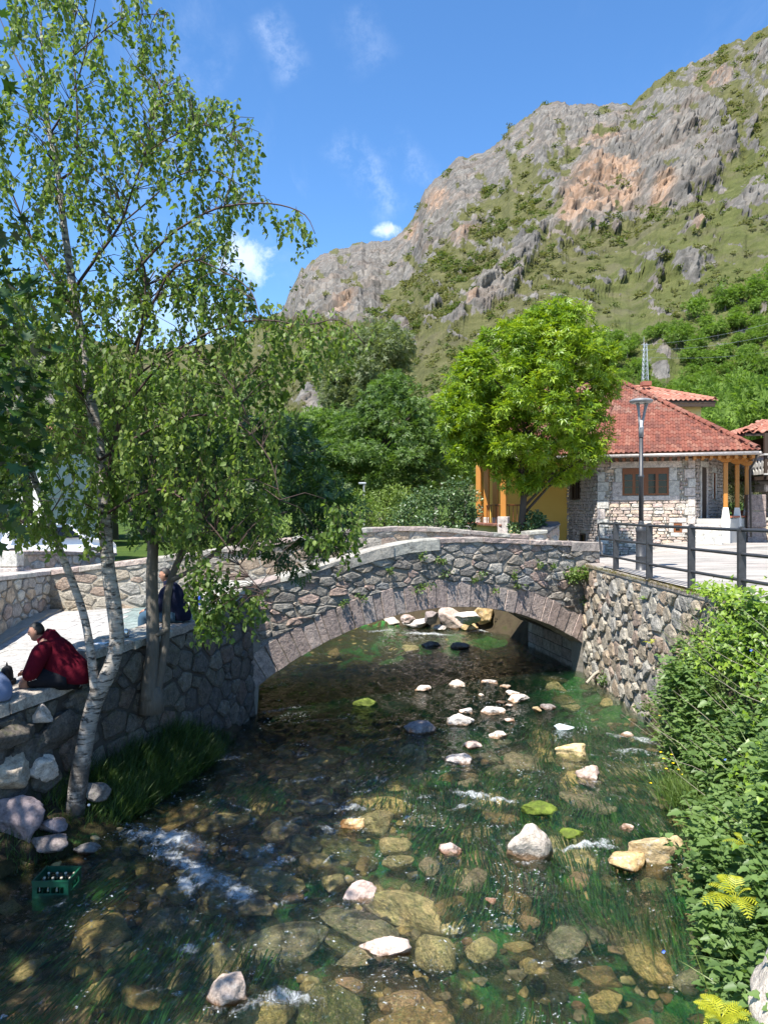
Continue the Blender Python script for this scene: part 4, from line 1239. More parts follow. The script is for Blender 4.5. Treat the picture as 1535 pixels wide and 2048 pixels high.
vs, fs = [], []
na = 40
for i in range(na + 1):
 a = lerp(TH0, TH1, i / na)
 x, z = ACX + AR * math.cos(a), ACZ + AR * math.sin(a)
 for f in (0.1, 1.0):
  p = face(x, z, 0)
  vs.append((p.x + BW.x * f, p.y + BW.y * f, z))
for i in range(na):
 fs.append((i * 2, i * 2 + 1, i * 2 + 3, i * 2 + 2))
for sgn, s_, zt in ((0, 0.0, SPL), (1, BL, SPR)):
 p = face(s_, 0, 0)
 n = len(vs)
 for f in (0.0, 1.0):
  for z in (-0.7, zt + 0.02):
   vs.append((p.x + BW.x * f, p.y + BW.y * f, z))
 fs.append((n, n + 1, n + 3, n + 2))
mb = MB()
mb.add(vs, fs)
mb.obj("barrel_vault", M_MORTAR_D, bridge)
pr = face(BL, 0, 0)
for row, (z0, z1) in enumerate(((-0.25, 0.12), (0.13, 0.42), (0.43, 0.72), (0.73, 1.0))):
 f = 0.012
 while f < 0.985:
  w = rnd.uniform(0.14, 0.22)
  f1 = min(f + w, 0.995)
  if 0.995 - f1 < 0.07:
   f1 = 0.995
  inx = (z1 - 0.72) * 0.55 if z1 > 0.75 else 0
  p0 = Vector((pr.x, pr.y, 0)) + Vector((*BW, 0)) * (f + 0.003)
  p1 = Vector((pr.x, pr.y, 0)) + Vector((*BW, 0)) * (f1 - 0.003)
  nn = Vector((-BW.y, BW.x, 0)).normalized()
  d = rnd.uniform(0.01, 0.03)
  vs = []
  for pp in (p0, p1):
   for z in (z0 + 0.006, z1 - 0.006):
    for dep in (-0.15, d):
     off = nn * (dep + (0.16 * (z - 0.72) / 0.28 if z > 0.72 else 0))
     vs.append(pp + off + Vector((0, 0, z)))
  mb = MB()
  mb.add(vs, [(0, 1, 3, 2), (4, 6, 7, 5), (0, 4, 5, 1), (2, 3, 7, 6), (0, 2, 6, 4), (1, 5, 7, 3)])
  mb.obj("abutment_block", M_COPING, bridge)
  f = f1
FA = Vector((BA.x + BW.x, BA.y + BW.y))
def far_face(s, z, depth):
 p = FA + BE * s + BN * depth
 return Vector((p.x, p.y, z))
def far_top(s):
 return interp(s, [(-6, 2.55), (-4.5, 2.75), (-2, 3.05), (0, 3.30), (1.5, 3.50), (3, 3.66), (4.2, 3.70), (5.5, 3.66), (7.2, 3.50), (8.6, 3.40)])
def deck_z(s):
 return parapet_top(s) - interp(s, [(0, 0.5), (4, 0.62), (9, 0.6)])
vs, fs = [], []
for i in range(31):
 s = lerp(-1.2, 9.6, i / 30)
 a, b = face(s, deck_z(s), -0.38), far_face(s, deck_z(s) + 0.05, 0.05)
 vs += [a, b]
for i in range(30):
 fs.append((2 * i, 2 * i + 2, 2 * i + 3, 2 * i + 1))
mb = MB()
mb.add(vs, fs)
mb.obj("deck_paving", M_STREET, bridge)
FP = [far_face(-6.0, 0, -2.6), far_face(-4.2, 0, -1.3), far_face(-2.2, 0, -0.35), far_face(0, 0, 0), far_face(4, 0, 0), far_face(8.7, 0, 0)]
fpw = Wall(FP, 1)
sh = fpw.cum[3]
ftop = lambda d: far_top(d - sh)
fbot = lambda d: min(deck_z(max(d - sh, -1.0)), ftop(d) - 0.5) - interp(d - sh, [(-1, .75), (0.5, .15)])
fpw.core(fbot, lambda d: ftop(d) - 0.1, 0.4).obj("far_parapet_core", M_MORTAR_W, bridge)
mb = MB()
vs = []
for s_ in np.linspace(0, BL, 24):
 zb = intrados(s_)
 for z, dep in ((zb, -0.05), (deck_z(s_), -0.05), (deck_z(s_), -0.38), (zb, -0.38)):
  vs.append(far_face(s_, z, dep))
fs = []
for i in range(23):
 for k in range(4):
  k2 = (k + 1) % 4
  fs.append((i * 4 + k, i * 4 + 4 + k, i * 4 + 4 + k2, i * 4 + k2))
mb.add(vs, fs)
mb.obj("far_face_core", M_MORTAR, bridge)
lay_rubble(bridge, fpw.place, 0.1, fpw.L - 0.05, lambda d: max(fbot(d), ftop(d) - 1.2), lambda d: ftop(d) - 0.1, 0.07, 0.17, M_RIGHT, 17, proud=(0.015, 0.04), stretch=2.1, tries=4000, name='parapet_stone', limit=220, pack=.82, cut=.15)
d = 0.05
while d < fpw.L - 0.1:
 e = min(d + rnd.uniform(0.5, 0.95), fpw.L - 0.02)
 if fpw.L - e < 0.3:
  e = fpw.L - 0.02
 me, c = fpw.slab(d + .005, e - .005, lambda t: ftop(t) - 0.12, lambda t: ftop(t), -0.44, 0.06 + rnd.uniform(-.02, .02), rnd, 3)
 me.materials.append(M_COPING if rnd.random() < 0.6 else M_ARCH)
 put("parapet_coping", me, c, bridge)
 d = e
# ---- right river wall
rw_pts = [(5.12, 19.3), (5.14, 17), (5.17, 15), (5.22, 13), (5.24, 10.0), (4.95, 7.6), (4.2, 5.4), (3.7, 3.4)]
rwall = thing("river_wall", "sunlit rough stone river wall with ferns growing in its joints, under the black railing", "wall", (5.15, 16, 0))
rw = Wall(rw_pts, 1, 0.012)
rtop = lambda d: 2.70 - 0.006 * d
rw.core(lambda d: -0.6, lambda d: rtop(d), 0.75).obj("wall_core", M_MORTAR_W, rwall)
lay_rubble(rwall, rw.place, 0.12, 7.6, lambda d: -0.22, lambda d: rtop(d) - 0.03, 0.07, 0.26, M_RIGHT, 23, proud=(0.015, 0.085), stretch=1.2, joint=0.008, tries=8000, smooth=False, pack=0.80, cut=0.17)
d = -0.02
while d < 11:
 e = d + rnd.uniform(0.8, 1.3)
 me, c = rw.slab(d + .004, e - .004, lambda t: rtop(t) - 0.0, lambda t: rtop(t) + 0.085, -0.52, 0.03 + rnd.uniform(-.015, .015), rnd, 3, 0.006)
 me.materials.append(M_COPING)
 put("edge_slab", me, c, rwall)
 d = e
# ---- left embankment wall
lwall = thing("embankment_wall", "shaded grey stone embankment wall with a flat seat coping, along the left bank", "wall", (-3.5, 11.5, 0))
lw = Wall(LW, 1, 0.035)
YL = lambda d: lw.at(d)[0].y
def ltop(d):
 y = YL(d)
 low = interp(y, [(4.6, 1.35), (8, 1.52), (9.0, 1.60), (10.3, 1.74)])
 high = interp(y, [(10.3, 2.04), (11.5, 2.06), (12.9, 2.12), (14, 2.34), (15.15, 2.58)])
 return high if y > 10.3 else low
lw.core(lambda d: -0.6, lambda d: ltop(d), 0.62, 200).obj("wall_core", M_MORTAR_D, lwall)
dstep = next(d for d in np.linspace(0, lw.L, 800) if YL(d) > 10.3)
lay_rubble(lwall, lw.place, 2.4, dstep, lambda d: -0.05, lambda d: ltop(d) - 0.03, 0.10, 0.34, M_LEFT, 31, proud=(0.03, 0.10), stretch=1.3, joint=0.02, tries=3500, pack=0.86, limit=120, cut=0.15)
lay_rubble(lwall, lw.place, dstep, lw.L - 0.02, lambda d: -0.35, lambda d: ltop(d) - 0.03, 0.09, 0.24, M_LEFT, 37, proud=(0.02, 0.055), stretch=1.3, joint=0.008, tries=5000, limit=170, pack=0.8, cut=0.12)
d = 1.2
while d < dstep - 0.05:
 e = min(d + rnd.uniform(0.9, 1.5), dstep)
 if dstep - e < 0.5:
  e = dstep
 me, c = lw.slab(d + .006, e - .006, lambda t: ltop(min(t, dstep - .01)) - 0.0, lambda t: ltop(min(t, dstep - .01)) + 0.15, -0.66, 0.06 + rnd.uniform(-.03, .03), rnd, 5, 0.014)
 me.materials.append(M_COPING)
 put("coping_slab", me, c, lwall)
 d = e
d = dstep
while d < lw.L - 0.1:
 e = min(d + rnd.uniform(0.8, 1.2), lw.L - 0.03)
 if lw.L - e < 0.4:
  e = lw.L - 0.03
 me, c = lw.slab(d + .006, e - .006, lambda t: ltop(max(t, dstep + .02)) - 0.0, lambda t: ltop(max(t, dstep + .02)) + 0.13, -0.66, 0.06 + rnd.uniform(-.03, .03), rnd, 5, 0.014)
 me.materials.append(M_COPING)
 put("coping_slab", me, c, lwall)
 d = e
# ---- plaza on the left bank
vs = []
n_, k_ = 60, 16
for yy in np.linspace(4.6, 21.6, n_):
 if yy <= 15.15:
  x1 = float(left_x(yy)) - 0.42
 else:
  x1 = interp(yy, [(15.15, -2.9), (19.05, -3.4), (20, -5.5), (21.6, -8)])
 for i in range(k_):
  vs.append((lerp(-8.6, x1, i / (k_ - 1)), yy, 0))
vs = np.array(vs)
vs[:, 2] = plaza_z(vs[:, 0], vs[:, 1]) - 0.02
idx = np.arange(n_ * k_).reshape(n_, k_)
plaza = link("plaza_ground", mesh_arrays("plaza_ground", vs, np.stack([idx[:-1, :-1].ravel(), idx[:-1, 1:].ravel(), idx[1:, 1:].ravel(), idx[1:, :-1].ravel()], 1), M_MORTAR_W, True), kind='structure')
ang = R(-14)
ca, sa = math.cos(ang), math.sin(ang)
npv = 0
for i in range(-16, 17):
 for j in range(-16, 17):
  w, h = 0.56, 0.56
  lx, ly = i * w + (0.5 * w if j % 2 else 0), j * h
  cxp, cyp = -6 + lx * ca - ly * sa, 14 + lx * sa + ly * ca
  if not (8.2 < cyp < 20.5 and -8.15 < cxp):
   continue
  if cyp <= 15.15 and cxp > left_x(cyp) - 0.98:
   continue
  if cyp > 15.15 and cxp > interp(cyp, [(15.15, -3.4), (19.05, -4.0), (20.5, -6.2)]):
   continue
  if (cxp / cyp) < -0.66 or npv > 296:
   continue
  npv += 1
  cs = [(lx + a * (w / 2 - .008), ly + b * (h / 2 - .008)) for a, b in ((-1, -1), (1, -1), (1, 1), (-1, 1))]
  cs = [(-6 + x * ca - y * sa, 14 + x * sa + y * ca) for x, y in cs]
  zt = plaza_z([c[0] for c in cs], [c[1] for c in cs]) + random.uniform(0, 0.006)
  c0 = Vector((cxp, cyp, float(zt.mean())))
  mb = MB()
  mb.add([Vector((x, y, z - .03)) - c0 for (x, y), z in zip(cs, zt)] + [Vector((x, y, z)) - c0 for (x, y), z in zip(cs, zt)],
   [(0, 1, 5, 4), (1, 2, 6, 5), (2, 3, 7, 6), (3, 0, 4, 7), (4, 5, 6, 7)])
  green = (-5.6 < cxp + 0.35 * (cyp - 16) < -3.9 and 15.8 < cyp < 19) or random.random() < 0.01
  put("paving_slab", mb.mesh("paving_slab", M_PAVER_G if green else M_PAVER), c0, plaza)
# ---- walls behind the plaza
tw = thing("terrace_wall", "low wall of round brown and grey field stones with a pale stone coping behind the plaza", "wall", (-8.1, 15, 0))
twl = Wall([(-7.75, 11.0), (-8.0, 14.0), (-8.15, 17), (-8.2, 20.2)], 1)
ttop = lambda d: interp(d, [(0, 2.66), (3, 2.72), (9.3, 2.50)])
tbot = lambda d: float(plaza_z(*twl.at(d)[0].xy)[0]) - 0.1
twl.core(tbot, ttop, 0.5).obj("wall_core", M_MORTAR, tw)
lay_rubble(tw, twl.place, 0.02, twl.L, lambda d: tbot(d) + 0.1, lambda d: ttop(d) - 0.01, 0.06, 0.19, M_TERRACE, 41, proud=(0.02, 0.05), stretch=1.5, joint=0.013, tries=5500, cut=0.17, pack=0.82)
d = 0
while d < twl.L - 0.05:
 e = min(d + rnd.uniform(0.9, 1.4), twl.L)
 me, c = twl.slab(d + .004, e - .004, lambda t: ttop(t), lambda t: ttop(t) + 0.11, -0.56, 0.06, rnd, 3, 0.006)
 me.materials.append(M_ASHLAR)
 put("coping_slab", me, c, tw)
 d = e
kb = twl.core(lambda d: tbot(d), lambda d: tbot(d) + 0.16 + 0.02 * math.sin(d * 9), 0.36, 50, inset=-0.34)
kb.obj("foot_kerb", M_MORTAR_W, tw)
pw = thing("plaza_parapet", "low parapet of reddish boulders under smooth grey coping at the back of the plaza", "wall", (-7, 20.6, 0))
pwl = Wall([(-8.15, 20.9), (-7.0, 21.4), far_face(-6.0, 0, -2.55).xy], 1)
ptop = lambda d: interp(d, [(0, 2.34), (1.5, 2.42), (3, 2.50)])
pbot = lambda d: 1.5
pwl.core(pbot, ptop, 0.45).obj("wall_core", M_MORTAR, pw)
lay_rubble(pw, pwl.place, 0.02, pwl.L, pbot, lambda d: ptop(d) - 0.18, 0.12, 0.26, stone_mat("reddish_stone", [(0.42, 0.27, 0.20), (0.36, 0.21, 0.17), (0.45, 0.34, 0.24)], lich=0.3), 43, proud=(0.03, 0.06), stretch=1.7, joint=0.02, tries=900)
d = 0
while d < pwl.L - 0.05:
 e = min(d + 1.1, pwl.L)
 me, c = pwl.slab(d + .004, e - .004, lambda t: ptop(t) - 0.20, lambda t: ptop(t) + 0.1, -0.5, 0.08, rnd, 3, 0.006)
 me.materials.append(M_CONC)
 put("coping_slab", me, c, pw)
 d = e
# ---- the stone house (built in its own frame: X along the front, Y inwards)
HX, HY, HRZ = 8.0, 28.2, math.atan2(-0.351, 0.936)
house = thing("stone_house", "stone house with red tiled hip roof and orange porch posts beside the maple", "house", (HX, HY, 0), HRZ)
_c, _s = math.cos(HRZ), math.sin(HRZ)
def hw(x, y):
 return HX + x * _c - y * _s, HY + x * _s + y * _c
def hfront(px, py):
 r = (px - CX) / FPX
 X = (HY * r - HX) / (_c - _s * r)
 d = HY + X * _s
 return X, EYE - (py - CY) / FPX * d
HP = [(-1.45, 2.9), (0, 0), (3.42, 0), (4.61, 3.65), (4.7, 6.5)]
hwall = Wall(HP, 1)
d0, d1 = hwall.cum[1], hwall.cum[2]
hwall.core(lambda d: 2.0, lambda d: 6.15, 0.5, 40, inset=0.045).obj("wall_core", M_MORTAR_W, house, local=True)
WX0, WZ1 = hfront(1244, 937)
WX1, WZ0 = hfront(1336, 990)
SX0, SZ1 = hfront(1346, 1047)
SX1, SZ0 = hfront(1362, 1065)
def hground(d):
 p, n = hwall.at(d)
 x, y = hw(p.x, p.y)
 return float(street_z(x, y)[0]) - 0.15
blocks = []
X0, X1 = WX0 + d0, WX1 + d0
blocks += [(X0 - 0.42, X1 + 0.42, WZ1 + 0.02, WZ1 + 0.26), (X0 - 0.26, X0 - 0.01, WZ0 + 0.5, WZ1 + 0.01), (X0 - 0.36, X0 - 0.01, WZ0 - 0.02, WZ0 + 0.49),
 (X1 + 0.01, X1 + 0.27, WZ0 + 0.54, WZ1 + 0.01), (X1 + 0.01, X1 + 0.36, WZ0 - 0.02, WZ0 + 0.53), (X0 - 0.36, X1 + 0.36, WZ0 - 0.20, WZ0 - 0.03)]
blocks += [(SX0 + d0 - 0.16, SX0 + d0 - 0.01, SZ0, SZ1 + 0.02), (SX1 + d0 + 0.01, SX1 + d0 + 0.15, SZ0, SZ1 + 0.02), (SX0 + d0 - 0.16, SX1 + d0 + 0.15, SZ1 + 0.03, SZ1 + 0.2), (SX0 + d0 - 0.1, SX1 + d0 + 0.1, SZ0 - 0.16, SZ0 - 0.01)]
z = 3.0
k = 0
while z < 5.9:
 h = random.uniform(0.28, 0.40)
 w = 0.36 if k % 2 else 0.24
 blocks.append((d1 - w - 0.02, d1 - 0.02, z, z + h - 0.02))
 blocks.append((d0 + 0.02, d0 + (0.42 if k % 2 else 0.28), z - 0.45, z - 0.45 + h - 0.02))
 z += h
 k += 1
blocks += [(d1 + 0.55, d1 + 0.72, 3.85, 5.75), (d1 + 1.35, d1 + 1.52, 3.85, 5.75), (d1 + 0.55, d1 + 1.52, 5.77, 5.98), (d1 + 2.05, d1 + 2.2, 4.6, 5.6), (d1 + 2.5, d1 + 2.65, 4.6, 5.6), (d1 + 2.05, d1 + 2.65, 5.62, 5.8)]
rnd = random.Random(77)
def block_mesh(w, a, b, z0, z1, proud, rnd, mat, jit=0.008):
 vs = []
 for dep, ins in ((-0.06, 0), (proud - .012, 0), (proud, 0.014)):
  for (d, z) in ((a + ins, z0 + ins), (b - ins, z0 + ins), (b - ins, z1 - ins), (a + ins, z1 - ins)):
   vs.append(w.place(d + rnd.uniform(-jit, jit), z + rnd.uniform(-jit, jit), dep))
 fs = [(8, 9, 10, 11)]
 for a_ in (0, 4):
  for k in range(4):
   k2 = (k + 1) % 4
   fs.append((a_ + k, a_ + k2, a_ + 4 + k2, a_ + 4 + k))
 c = w.place((a + b) / 2, (z0 + z1) / 2, 0)
 me = bpy.data.meshes.new("block")
 me.from_pydata([Vector(v) - c for v in vs], [], fs)
 me.materials.append(mat)
 return me, c
for (a, b, z0, z1) in blocks:
 me, c = block_mesh(hwall, a, b, z0, z1, rnd.uniform(0.025, 0.04), rnd, M_ASHLAR)
 o = link("dressed_stone", me, house, local=True)
 o.location = c
def free(d, z):
 for (a, b, z0, z1) in blocks:
  if a + 0.01 < d < b - 0.01 and z0 + .01 < z < z1 - .01:
   return False
 for (a, b, z0, z1) in ((X0 - .02, X1 + .02, WZ0 - .02, WZ1 + .02), (SX0 + d0 - .02, SX1 + d0 + .02, SZ0, SZ1), (d1 + 0.7, d1 + 1.37, 3.8, 5.8), (d1 + 2.18, d1 + 2.52, 4.6, 5.6), (0.5, 1.5, 4.55, 5.75), (1.4, 2.1, 2.3, 3.3)):
  if a < d < b and z0 < z < z1:
   return False
 return True
n = 0
z = 2.15
while z < 6.12:
 h = rnd.uniform(0.075, 0.15)
 d = rnd.uniform(-0.2, 0.0)
 while d < hwall.L - 2.9:
  w = rnd.uniform(0.16, 0.48)
  a, b = max(d, 0), min(d + w, hwall.L - 2.9)
  hz = h * rnd.uniform(0.8, 1.15)
  good = lambda a, b: b - a > 0.05 and z + hz > hground((a + b) / 2) and all(free(x, y) for x in (a + .02, (a + b) / 2, b - .02) for y in (z + .02, z + h - .01)) and not (d0 - 0.03 < a < d0 < b) and not (d1 - .02 < a < d1 < b)
  cand = [(a, b)] if good(a, b) else [(lerp(a, b, k / 4), lerp(a, b, (k + 1) / 4)) for k in range(4)]
  for a, b in cand:
   if not good(a, b):
    continue
   mid = (a + b) / 2
   pl = [(a, z + rnd.uniform(-.01, .01)), (mid, z + rnd.uniform(-.012, .012)), (b, z + rnd.uniform(-.01, .01)), (b, z + hz + rnd.uniform(-.012, .012)), (a, z + hz + rnd.uniform(-.012, .012))]
   me, c = stone_mesh(soften(pl, 0.2), hwall.place, rnd.uniform(0.0, 0.03) + 0.008, 0.07, rnd, M_HOUSE, 0.012)
   o = link("stone", me, house, local=True)
   o.location = c
  d += w
 z += h
HOUSE_STONES = [o for o in house.children if o.name.split('.')[0] == 'stone']
def join_tail(objs, keep, name, parent, mats, score):
 """keep the best-seen pieces as parts; the rest become one 'stuff' part of the same thing"""
 objs = sorted(objs, key=score)
 tail = objs[keep:]
 if not tail:
  return
 vs, fs = [], []
 for o in tail:
  n = len(vs)
  M = Matrix.Translation(o.location) @ o.rotation_euler.to_matrix().to_4x4()
  vs += [M @ v.co for v in o.data.vertices]
  fs += [[n + i for i in p.vertices] for p in o.data.polygons]
  me = o.data
  bpy.data.objects.remove(o)
  if me.users == 0:
   bpy.data.meshes.remove(me)
 mb = MB()
 mb.v, mb.f = [tuple(v) for v in vs], fs
 mb.obj(name, mats, parent, local=True, kind='stuff')
join_tail(HOUSE_STONES, 300, "small_wall_stones", house, M_HOUSE, lambda o: (0 if (0 < o.location.x < 3.4 and o.location.z > 2.5) else 1) + random.random() * .5)
def win(parent, w, a, b, z0, z1, panes, frame_mat, bars=2, dep=-0.035, head=0.0):
 mb = MB()
 def bar(da, db, za, zb, t0, t1):
  vs = [w.place(d, z, t) for t in (t0, t1) for d, z in ((da, za), (db, za), (db, zb), (da, zb))]
  mb.add(vs, [(4, 5, 6, 7), (0, 1, 5, 4), (1, 2, 6, 5), (2, 3, 7, 6), (3, 0, 4, 7)])
 t = 0.06
 bar(a, b, z1 - t - head, z1, dep, 0.02)
 bar(a, b, z0, z0 + t, dep, 0.02)
 bar(a, a + t, z0 + t, z1 - t - head, dep, 0.02)
 bar(b - t, b, z0 + t, z1 - t - head, dep, 0.02)
 for i in range(1, panes):
  m = lerp(a, b, i / panes)
  wd = 0.10 if (i * 2 == panes) else 0.05
  bar(m - wd, m + wd, z0 + t, z1 - t - head, dep, 0.025 if i * 2 == panes else 0.015)
 f = mb.obj("window_frame", frame_mat, parent, local=True)
 for i in range(panes):
  pa, pb = lerp(a, b, i / panes) + 0.05, lerp(a, b, (i + 1) / panes) - 0.05
  g_ = MB()
  g_.add([w.place(d, z, dep + 0.012) for d, z in ((pa, z0 + .05), (pb, z0 + .05), (pb, z1 - .05 - head), (pa, z1 - .05 - head))], [(0, 1, 2, 3)])
  g_.obj("pane", M_GLASS, f, local=True)
  for k in range(1, bars + 1):
   zz_ = lerp(z0 + t, z1 - t - head, k / (bars + 1))
   g2 = MB()
   g2.add([w.place(d, z, tt) for tt in (dep + .013, dep + 0.025) for d, z in ((pa, zz_ - .008), (pb, zz_ - .008), (pb, zz_ + .008), (pa, zz_ + .008))], [(4, 5, 6, 7), (0, 1, 5, 4), (2, 3, 7, 6)])
   g2.obj("glazing_bar", frame_mat, f, local=True)
 return f
win(house, hwall, X0, X1, WZ0, WZ1, 4, M_BWOOD, head=0.16)
win(house, hwall, SX0 + d0, SX1 + d0, SZ0, SZ1, 1, M_BWOOD, bars=1)
win(house, hwall, d1 + 2.2, d1 + 2.5, 4.6, 5.6, 1, M_BWOOD, bars=2)
win(house, hwall, 0.55, 1.45, 4.6, 5.7, 2, M_DWOOD, bars=1)
win(house, hwall, 1.5, 2.0, 2.35, 3.25, 1, M_DWOOD, bars=1)
mb = MB()
mb.add([hwall.place(d, z, t) for t in (-0.04, 0.0) for d, z in ((d1 + 0.73, 3.86), (d1 + 1.34, 3.86), (d1 + 1.34, 5.75), (d1 + 0.73, 5.75))], [(4, 5, 6, 7), (0, 1, 5, 4), (2, 3, 7, 6), (1, 2, 6, 5), (3, 0, 4, 7)])
mb.obj("door", M_DWOOD, house, local=True)
mb = MB()
for i in range(5):
 d = 0.6 + i * 0.2
 mb.tube([hwall.place(d, 4.6, 0.07), hwall.place(d, 5.7, 0.07)], 0.016, 6)
mb.obj("window_grille", M_DWOOD, house, local=True)
EZ = 6.22
EL_, ER_, AP = Vector((-0.2, -0.84, EZ)), Vector((5.36, -0.74, EZ)), Vector((0.66, 4.5, 9.62))
WL_, RL_ = Vector((-4.5, -0.86, EZ)), Vector((-3.0, 4.6, 9.3))
BR_ = Vector((5.6, 7.5, EZ))
tile_profile = [(math.cos(t) * 0.5, math.sin(t)) for t in np.linspace(math.pi, 0, 6)]
def tile_mesh(w, l, h, name="roof_tile", mat=None):
 """S-shaped clay tile: a raised barrel and a shallow pan; x across, y up the slope, z off the roof"""
 xs_ = np.linspace(0, 1, 8)
 prof = [(x * w - w / 2, h * (0.5 + 0.5 * math.cos(2 * math.pi * (x - 0.32))) ** 1.2) for x in xs_]
 vs, fs = [], []
 for y, lift, drop in ((0, 0.016, 0.0), (l, 0.0, 0.0)):
  for x, zz_ in prof:
   vs.append((x, y, zz_ + lift))
 k = len(prof)
 for x, zz_ in prof:
  vs.append((x, 0.0, zz_ - 0.012))
 for i in range(k - 1):
  fs.append((i, i + 1, k + i + 1, k + i))
  fs.append((2 * k + i, 2 * k + i + 1, i + 1, i))
 me = bpy.data.meshes.new(name)
 me.from_pydata(vs, [], fs)
 me.materials.append(mat or M_TILE)
 auto_smooth(me, 50)
 return me
def tile_plane(root, poly, eave_a, eave_b, w, l, h, mat, name="roof_tile", local=True, limit=(0, 1e9)):
 """lay rows of tiles on a planar roof polygon, rows parallel to the eave"""
 ex = (eave_b - eave_a).normalized()
 nrm = None
 for p in poly:
  n = ex.cross(p - eave_a)
  if n.length > 0.5:
   nrm = n.normalized()
   break
 if nrm.z < 0:
  nrm = -nrm
 ey = nrm.cross(ex).normalized()
 if ey.z < 0:
  ey = -ey
 p2 = [((p - eave_a).dot(ex), (p - eave_a).dot(ey)) for p in poly]
 me = tile_mesh(w * 1.02, l * 1.12, h, name, mat)
 M3 = Matrix((ex, ey, nrm)).transposed().to_4x4()
 rot = M3.to_euler()
 ymax = max(p[1] for p in p2)
 made = []
 row = 0
 y = -0.04
 while y < ymax - l * 0.3:
  yc = y + l * 0.5
  xsx = []
  m_ = len(p2)
  for i in range(m_):
   (xa, ya), (xb, yb) = p2[i], p2[(i + 1) % m_]
   if (ya > yc) != (yb > yc):
    xsx.append(xa + (xb - xa) * (yc - ya) / (yb - ya))
  if len(xsx) >= 2:
   a, b = min(xsx), max(xsx)
   x = math.floor(a / w) * w + w / 2
   while x < b + w * 0.3:
    if x > a - w * 0.3:
     o = bpy.data.objects.new(name, me)
     COL.objects.link(o)
     o.parent = root
     if not local:
      o.matrix_parent_inverse = root.matrix_basis.inverted()
     o.location = eave_a + ex * (x + random.uniform(-.006, .006)) + ey * (y + random.uniform(-.008, .008)) + nrm * (0.02 + random.uniform(0, .006))
     o.rotation_euler = rot
     made.append(o)
    x += w
  y += l
  row += 1
 return made
def hip_tiles(root, a, b, r, step, mat, name="hip_tile", local=True, up=Vector((0, 0, 1))):
 d = (b - a)
 n = max(1, int(d.length / step))
 e = d.normalized()
 side = e.cross(up).normalized()
 nn = side.cross(e).normalized()
 vs, fs = [], []
 prof = [(math.cos(t), math.sin(t)) for t in np.linspace(math.pi * 1.0, 0, 7)]
 for yy, rr in ((0, 1.0), (step * 1.15, 0.84)):
  for x, zz_ in prof:
   vs.append((x * r * rr, yy, zz_ * r * rr * 0.9))
 k = len(prof)
 for x, zz_ in prof:
  vs.append((x * r * 0.88, 0, zz_ * r * 0.78))
 for i in range(k - 1):
  fs += [(i, i + 1, k + i + 1, k + i), (2 * k + i, 2 * k + i + 1, i + 1, i)]
 me = bpy.data.meshes.new(name)
 me.from_pydata(vs, [], fs)
 me.materials.append(mat)
 auto_smooth(me, 50)
 rot = Matrix((side, e, nn)).transposed().to_euler()
 for i in range(n):
  o = link(name, me, root, local=local)
  o.location = a + e * (i * d.length / n) + nn * 0.03
  o.rotation_euler = rot
def slab_poly(polys, thick, mat, name, root, local=True):
 mb = MB()
 for poly in polys:
  n = len(poly)
  vs = [p for p in poly] + [p - Vector((0, 0, thick)) for p in poly]
  fs = [tuple(range(n)), tuple(range(n, 2 * n))[::-1]] + [(i, n + i, n + (i + 1) % n, (i + 1) % n) for i in range(n)]
  mb.add(vs, fs)
 return mb.obj(name, mat, root, local=local)
slab_poly([[EL_, ER_, AP], [WL_, EL_ + Vector((-.001, 0, 0)), AP + Vector((-.002, 0, 0)), RL_], [ER_ + Vector((.002, .002, 0)), BR_, AP + Vector((.002, .002, 0))], [WL_ + Vector((-0.003, 0.003, 0)), RL_ + Vector((-.003, .003, 0)), Vector((-5.6, 5.0, EZ))]], 0.09, M_BWOOD, "roof_deck", house)
tiles = tile_plane(house, [EL_, ER_, AP], EL_, ER_, 0.175, 0.27, 0.05, M_TILE)
tiles2 = tile_plane(house, [WL_, EL_, AP, RL_], WL_, EL_, 0.24, 0.36, 0.06, M_TILE)
tiles3 = tile_plane(house, [ER_, BR_, AP], ER_, BR_, 0.24, 0.36, 0.06, M_TILE)
tiles_set = set(o.name for o in tiles)
join_tail(tiles + tiles2 + tiles3, 300, "small_roof_tiles", house, M_TILE, lambda o: o.location.z if o.name in tiles_set else 50 + o.location.z)
hip_tiles(house, ER_ + Vector((-.02, .05, .04)), AP + Vector((0, 0, .03)), 0.135, 0.34, M_TILE)
hip_tiles(house, EL_ + Vector((0, .05, .04)), AP + Vector((0, 0, .03)), 0.125, 0.34, M_TILE)
hip_tiles(house, RL_ + Vector((0, 0, .03)), AP + Vector((0, 0, .03)), 0.125, 0.34, M_TILE)
mb = MB()
for a, b in ((WL_, EL_), (EL_, ER_)):
 e = (b - a).normalized()
 o_ = Vector((e.y, -e.x, 0)) * 0.07 + Vector((0, 0, -0.10))
 mb.tube([a + o_ - e * 0.02, b + o_ + e * 0.02], 0.065, 8)
e = (BR_ - ER_).normalized()
o_ = Vector((e.y, -e.x, 0)) * 0.07 + Vector((0, 0, -0.10))
mb.tube([ER_ + o_, BR_ + o_], 0.065, 8)
mb.obj("gutter", M_GUTTER, house, local=True, smooth=True)
for i in range(21):
 p = EL_.lerp(ER_, (i + 0.5) / 21)
 mb = MB()
 mb.box((p.x, p.y + 0.48, EZ - 0.20), (0.10, 0.9, 0.12))
 mb.obj("rafter_tail", M_OWOOD if p.x > 3 else M_BWOOD, house, local=True)
mb = MB()
mb.tube([(5.35, -.45, EZ - 0.12), (5.33, -.42, EZ - 0.3), (5.25, 0.75, EZ - 0.6), (5.30, 0.8, 3.2)], 0.04, 8)
mb.obj("downpipe", M_IRON, house, local=True, smooth=True)
PF = 3.86
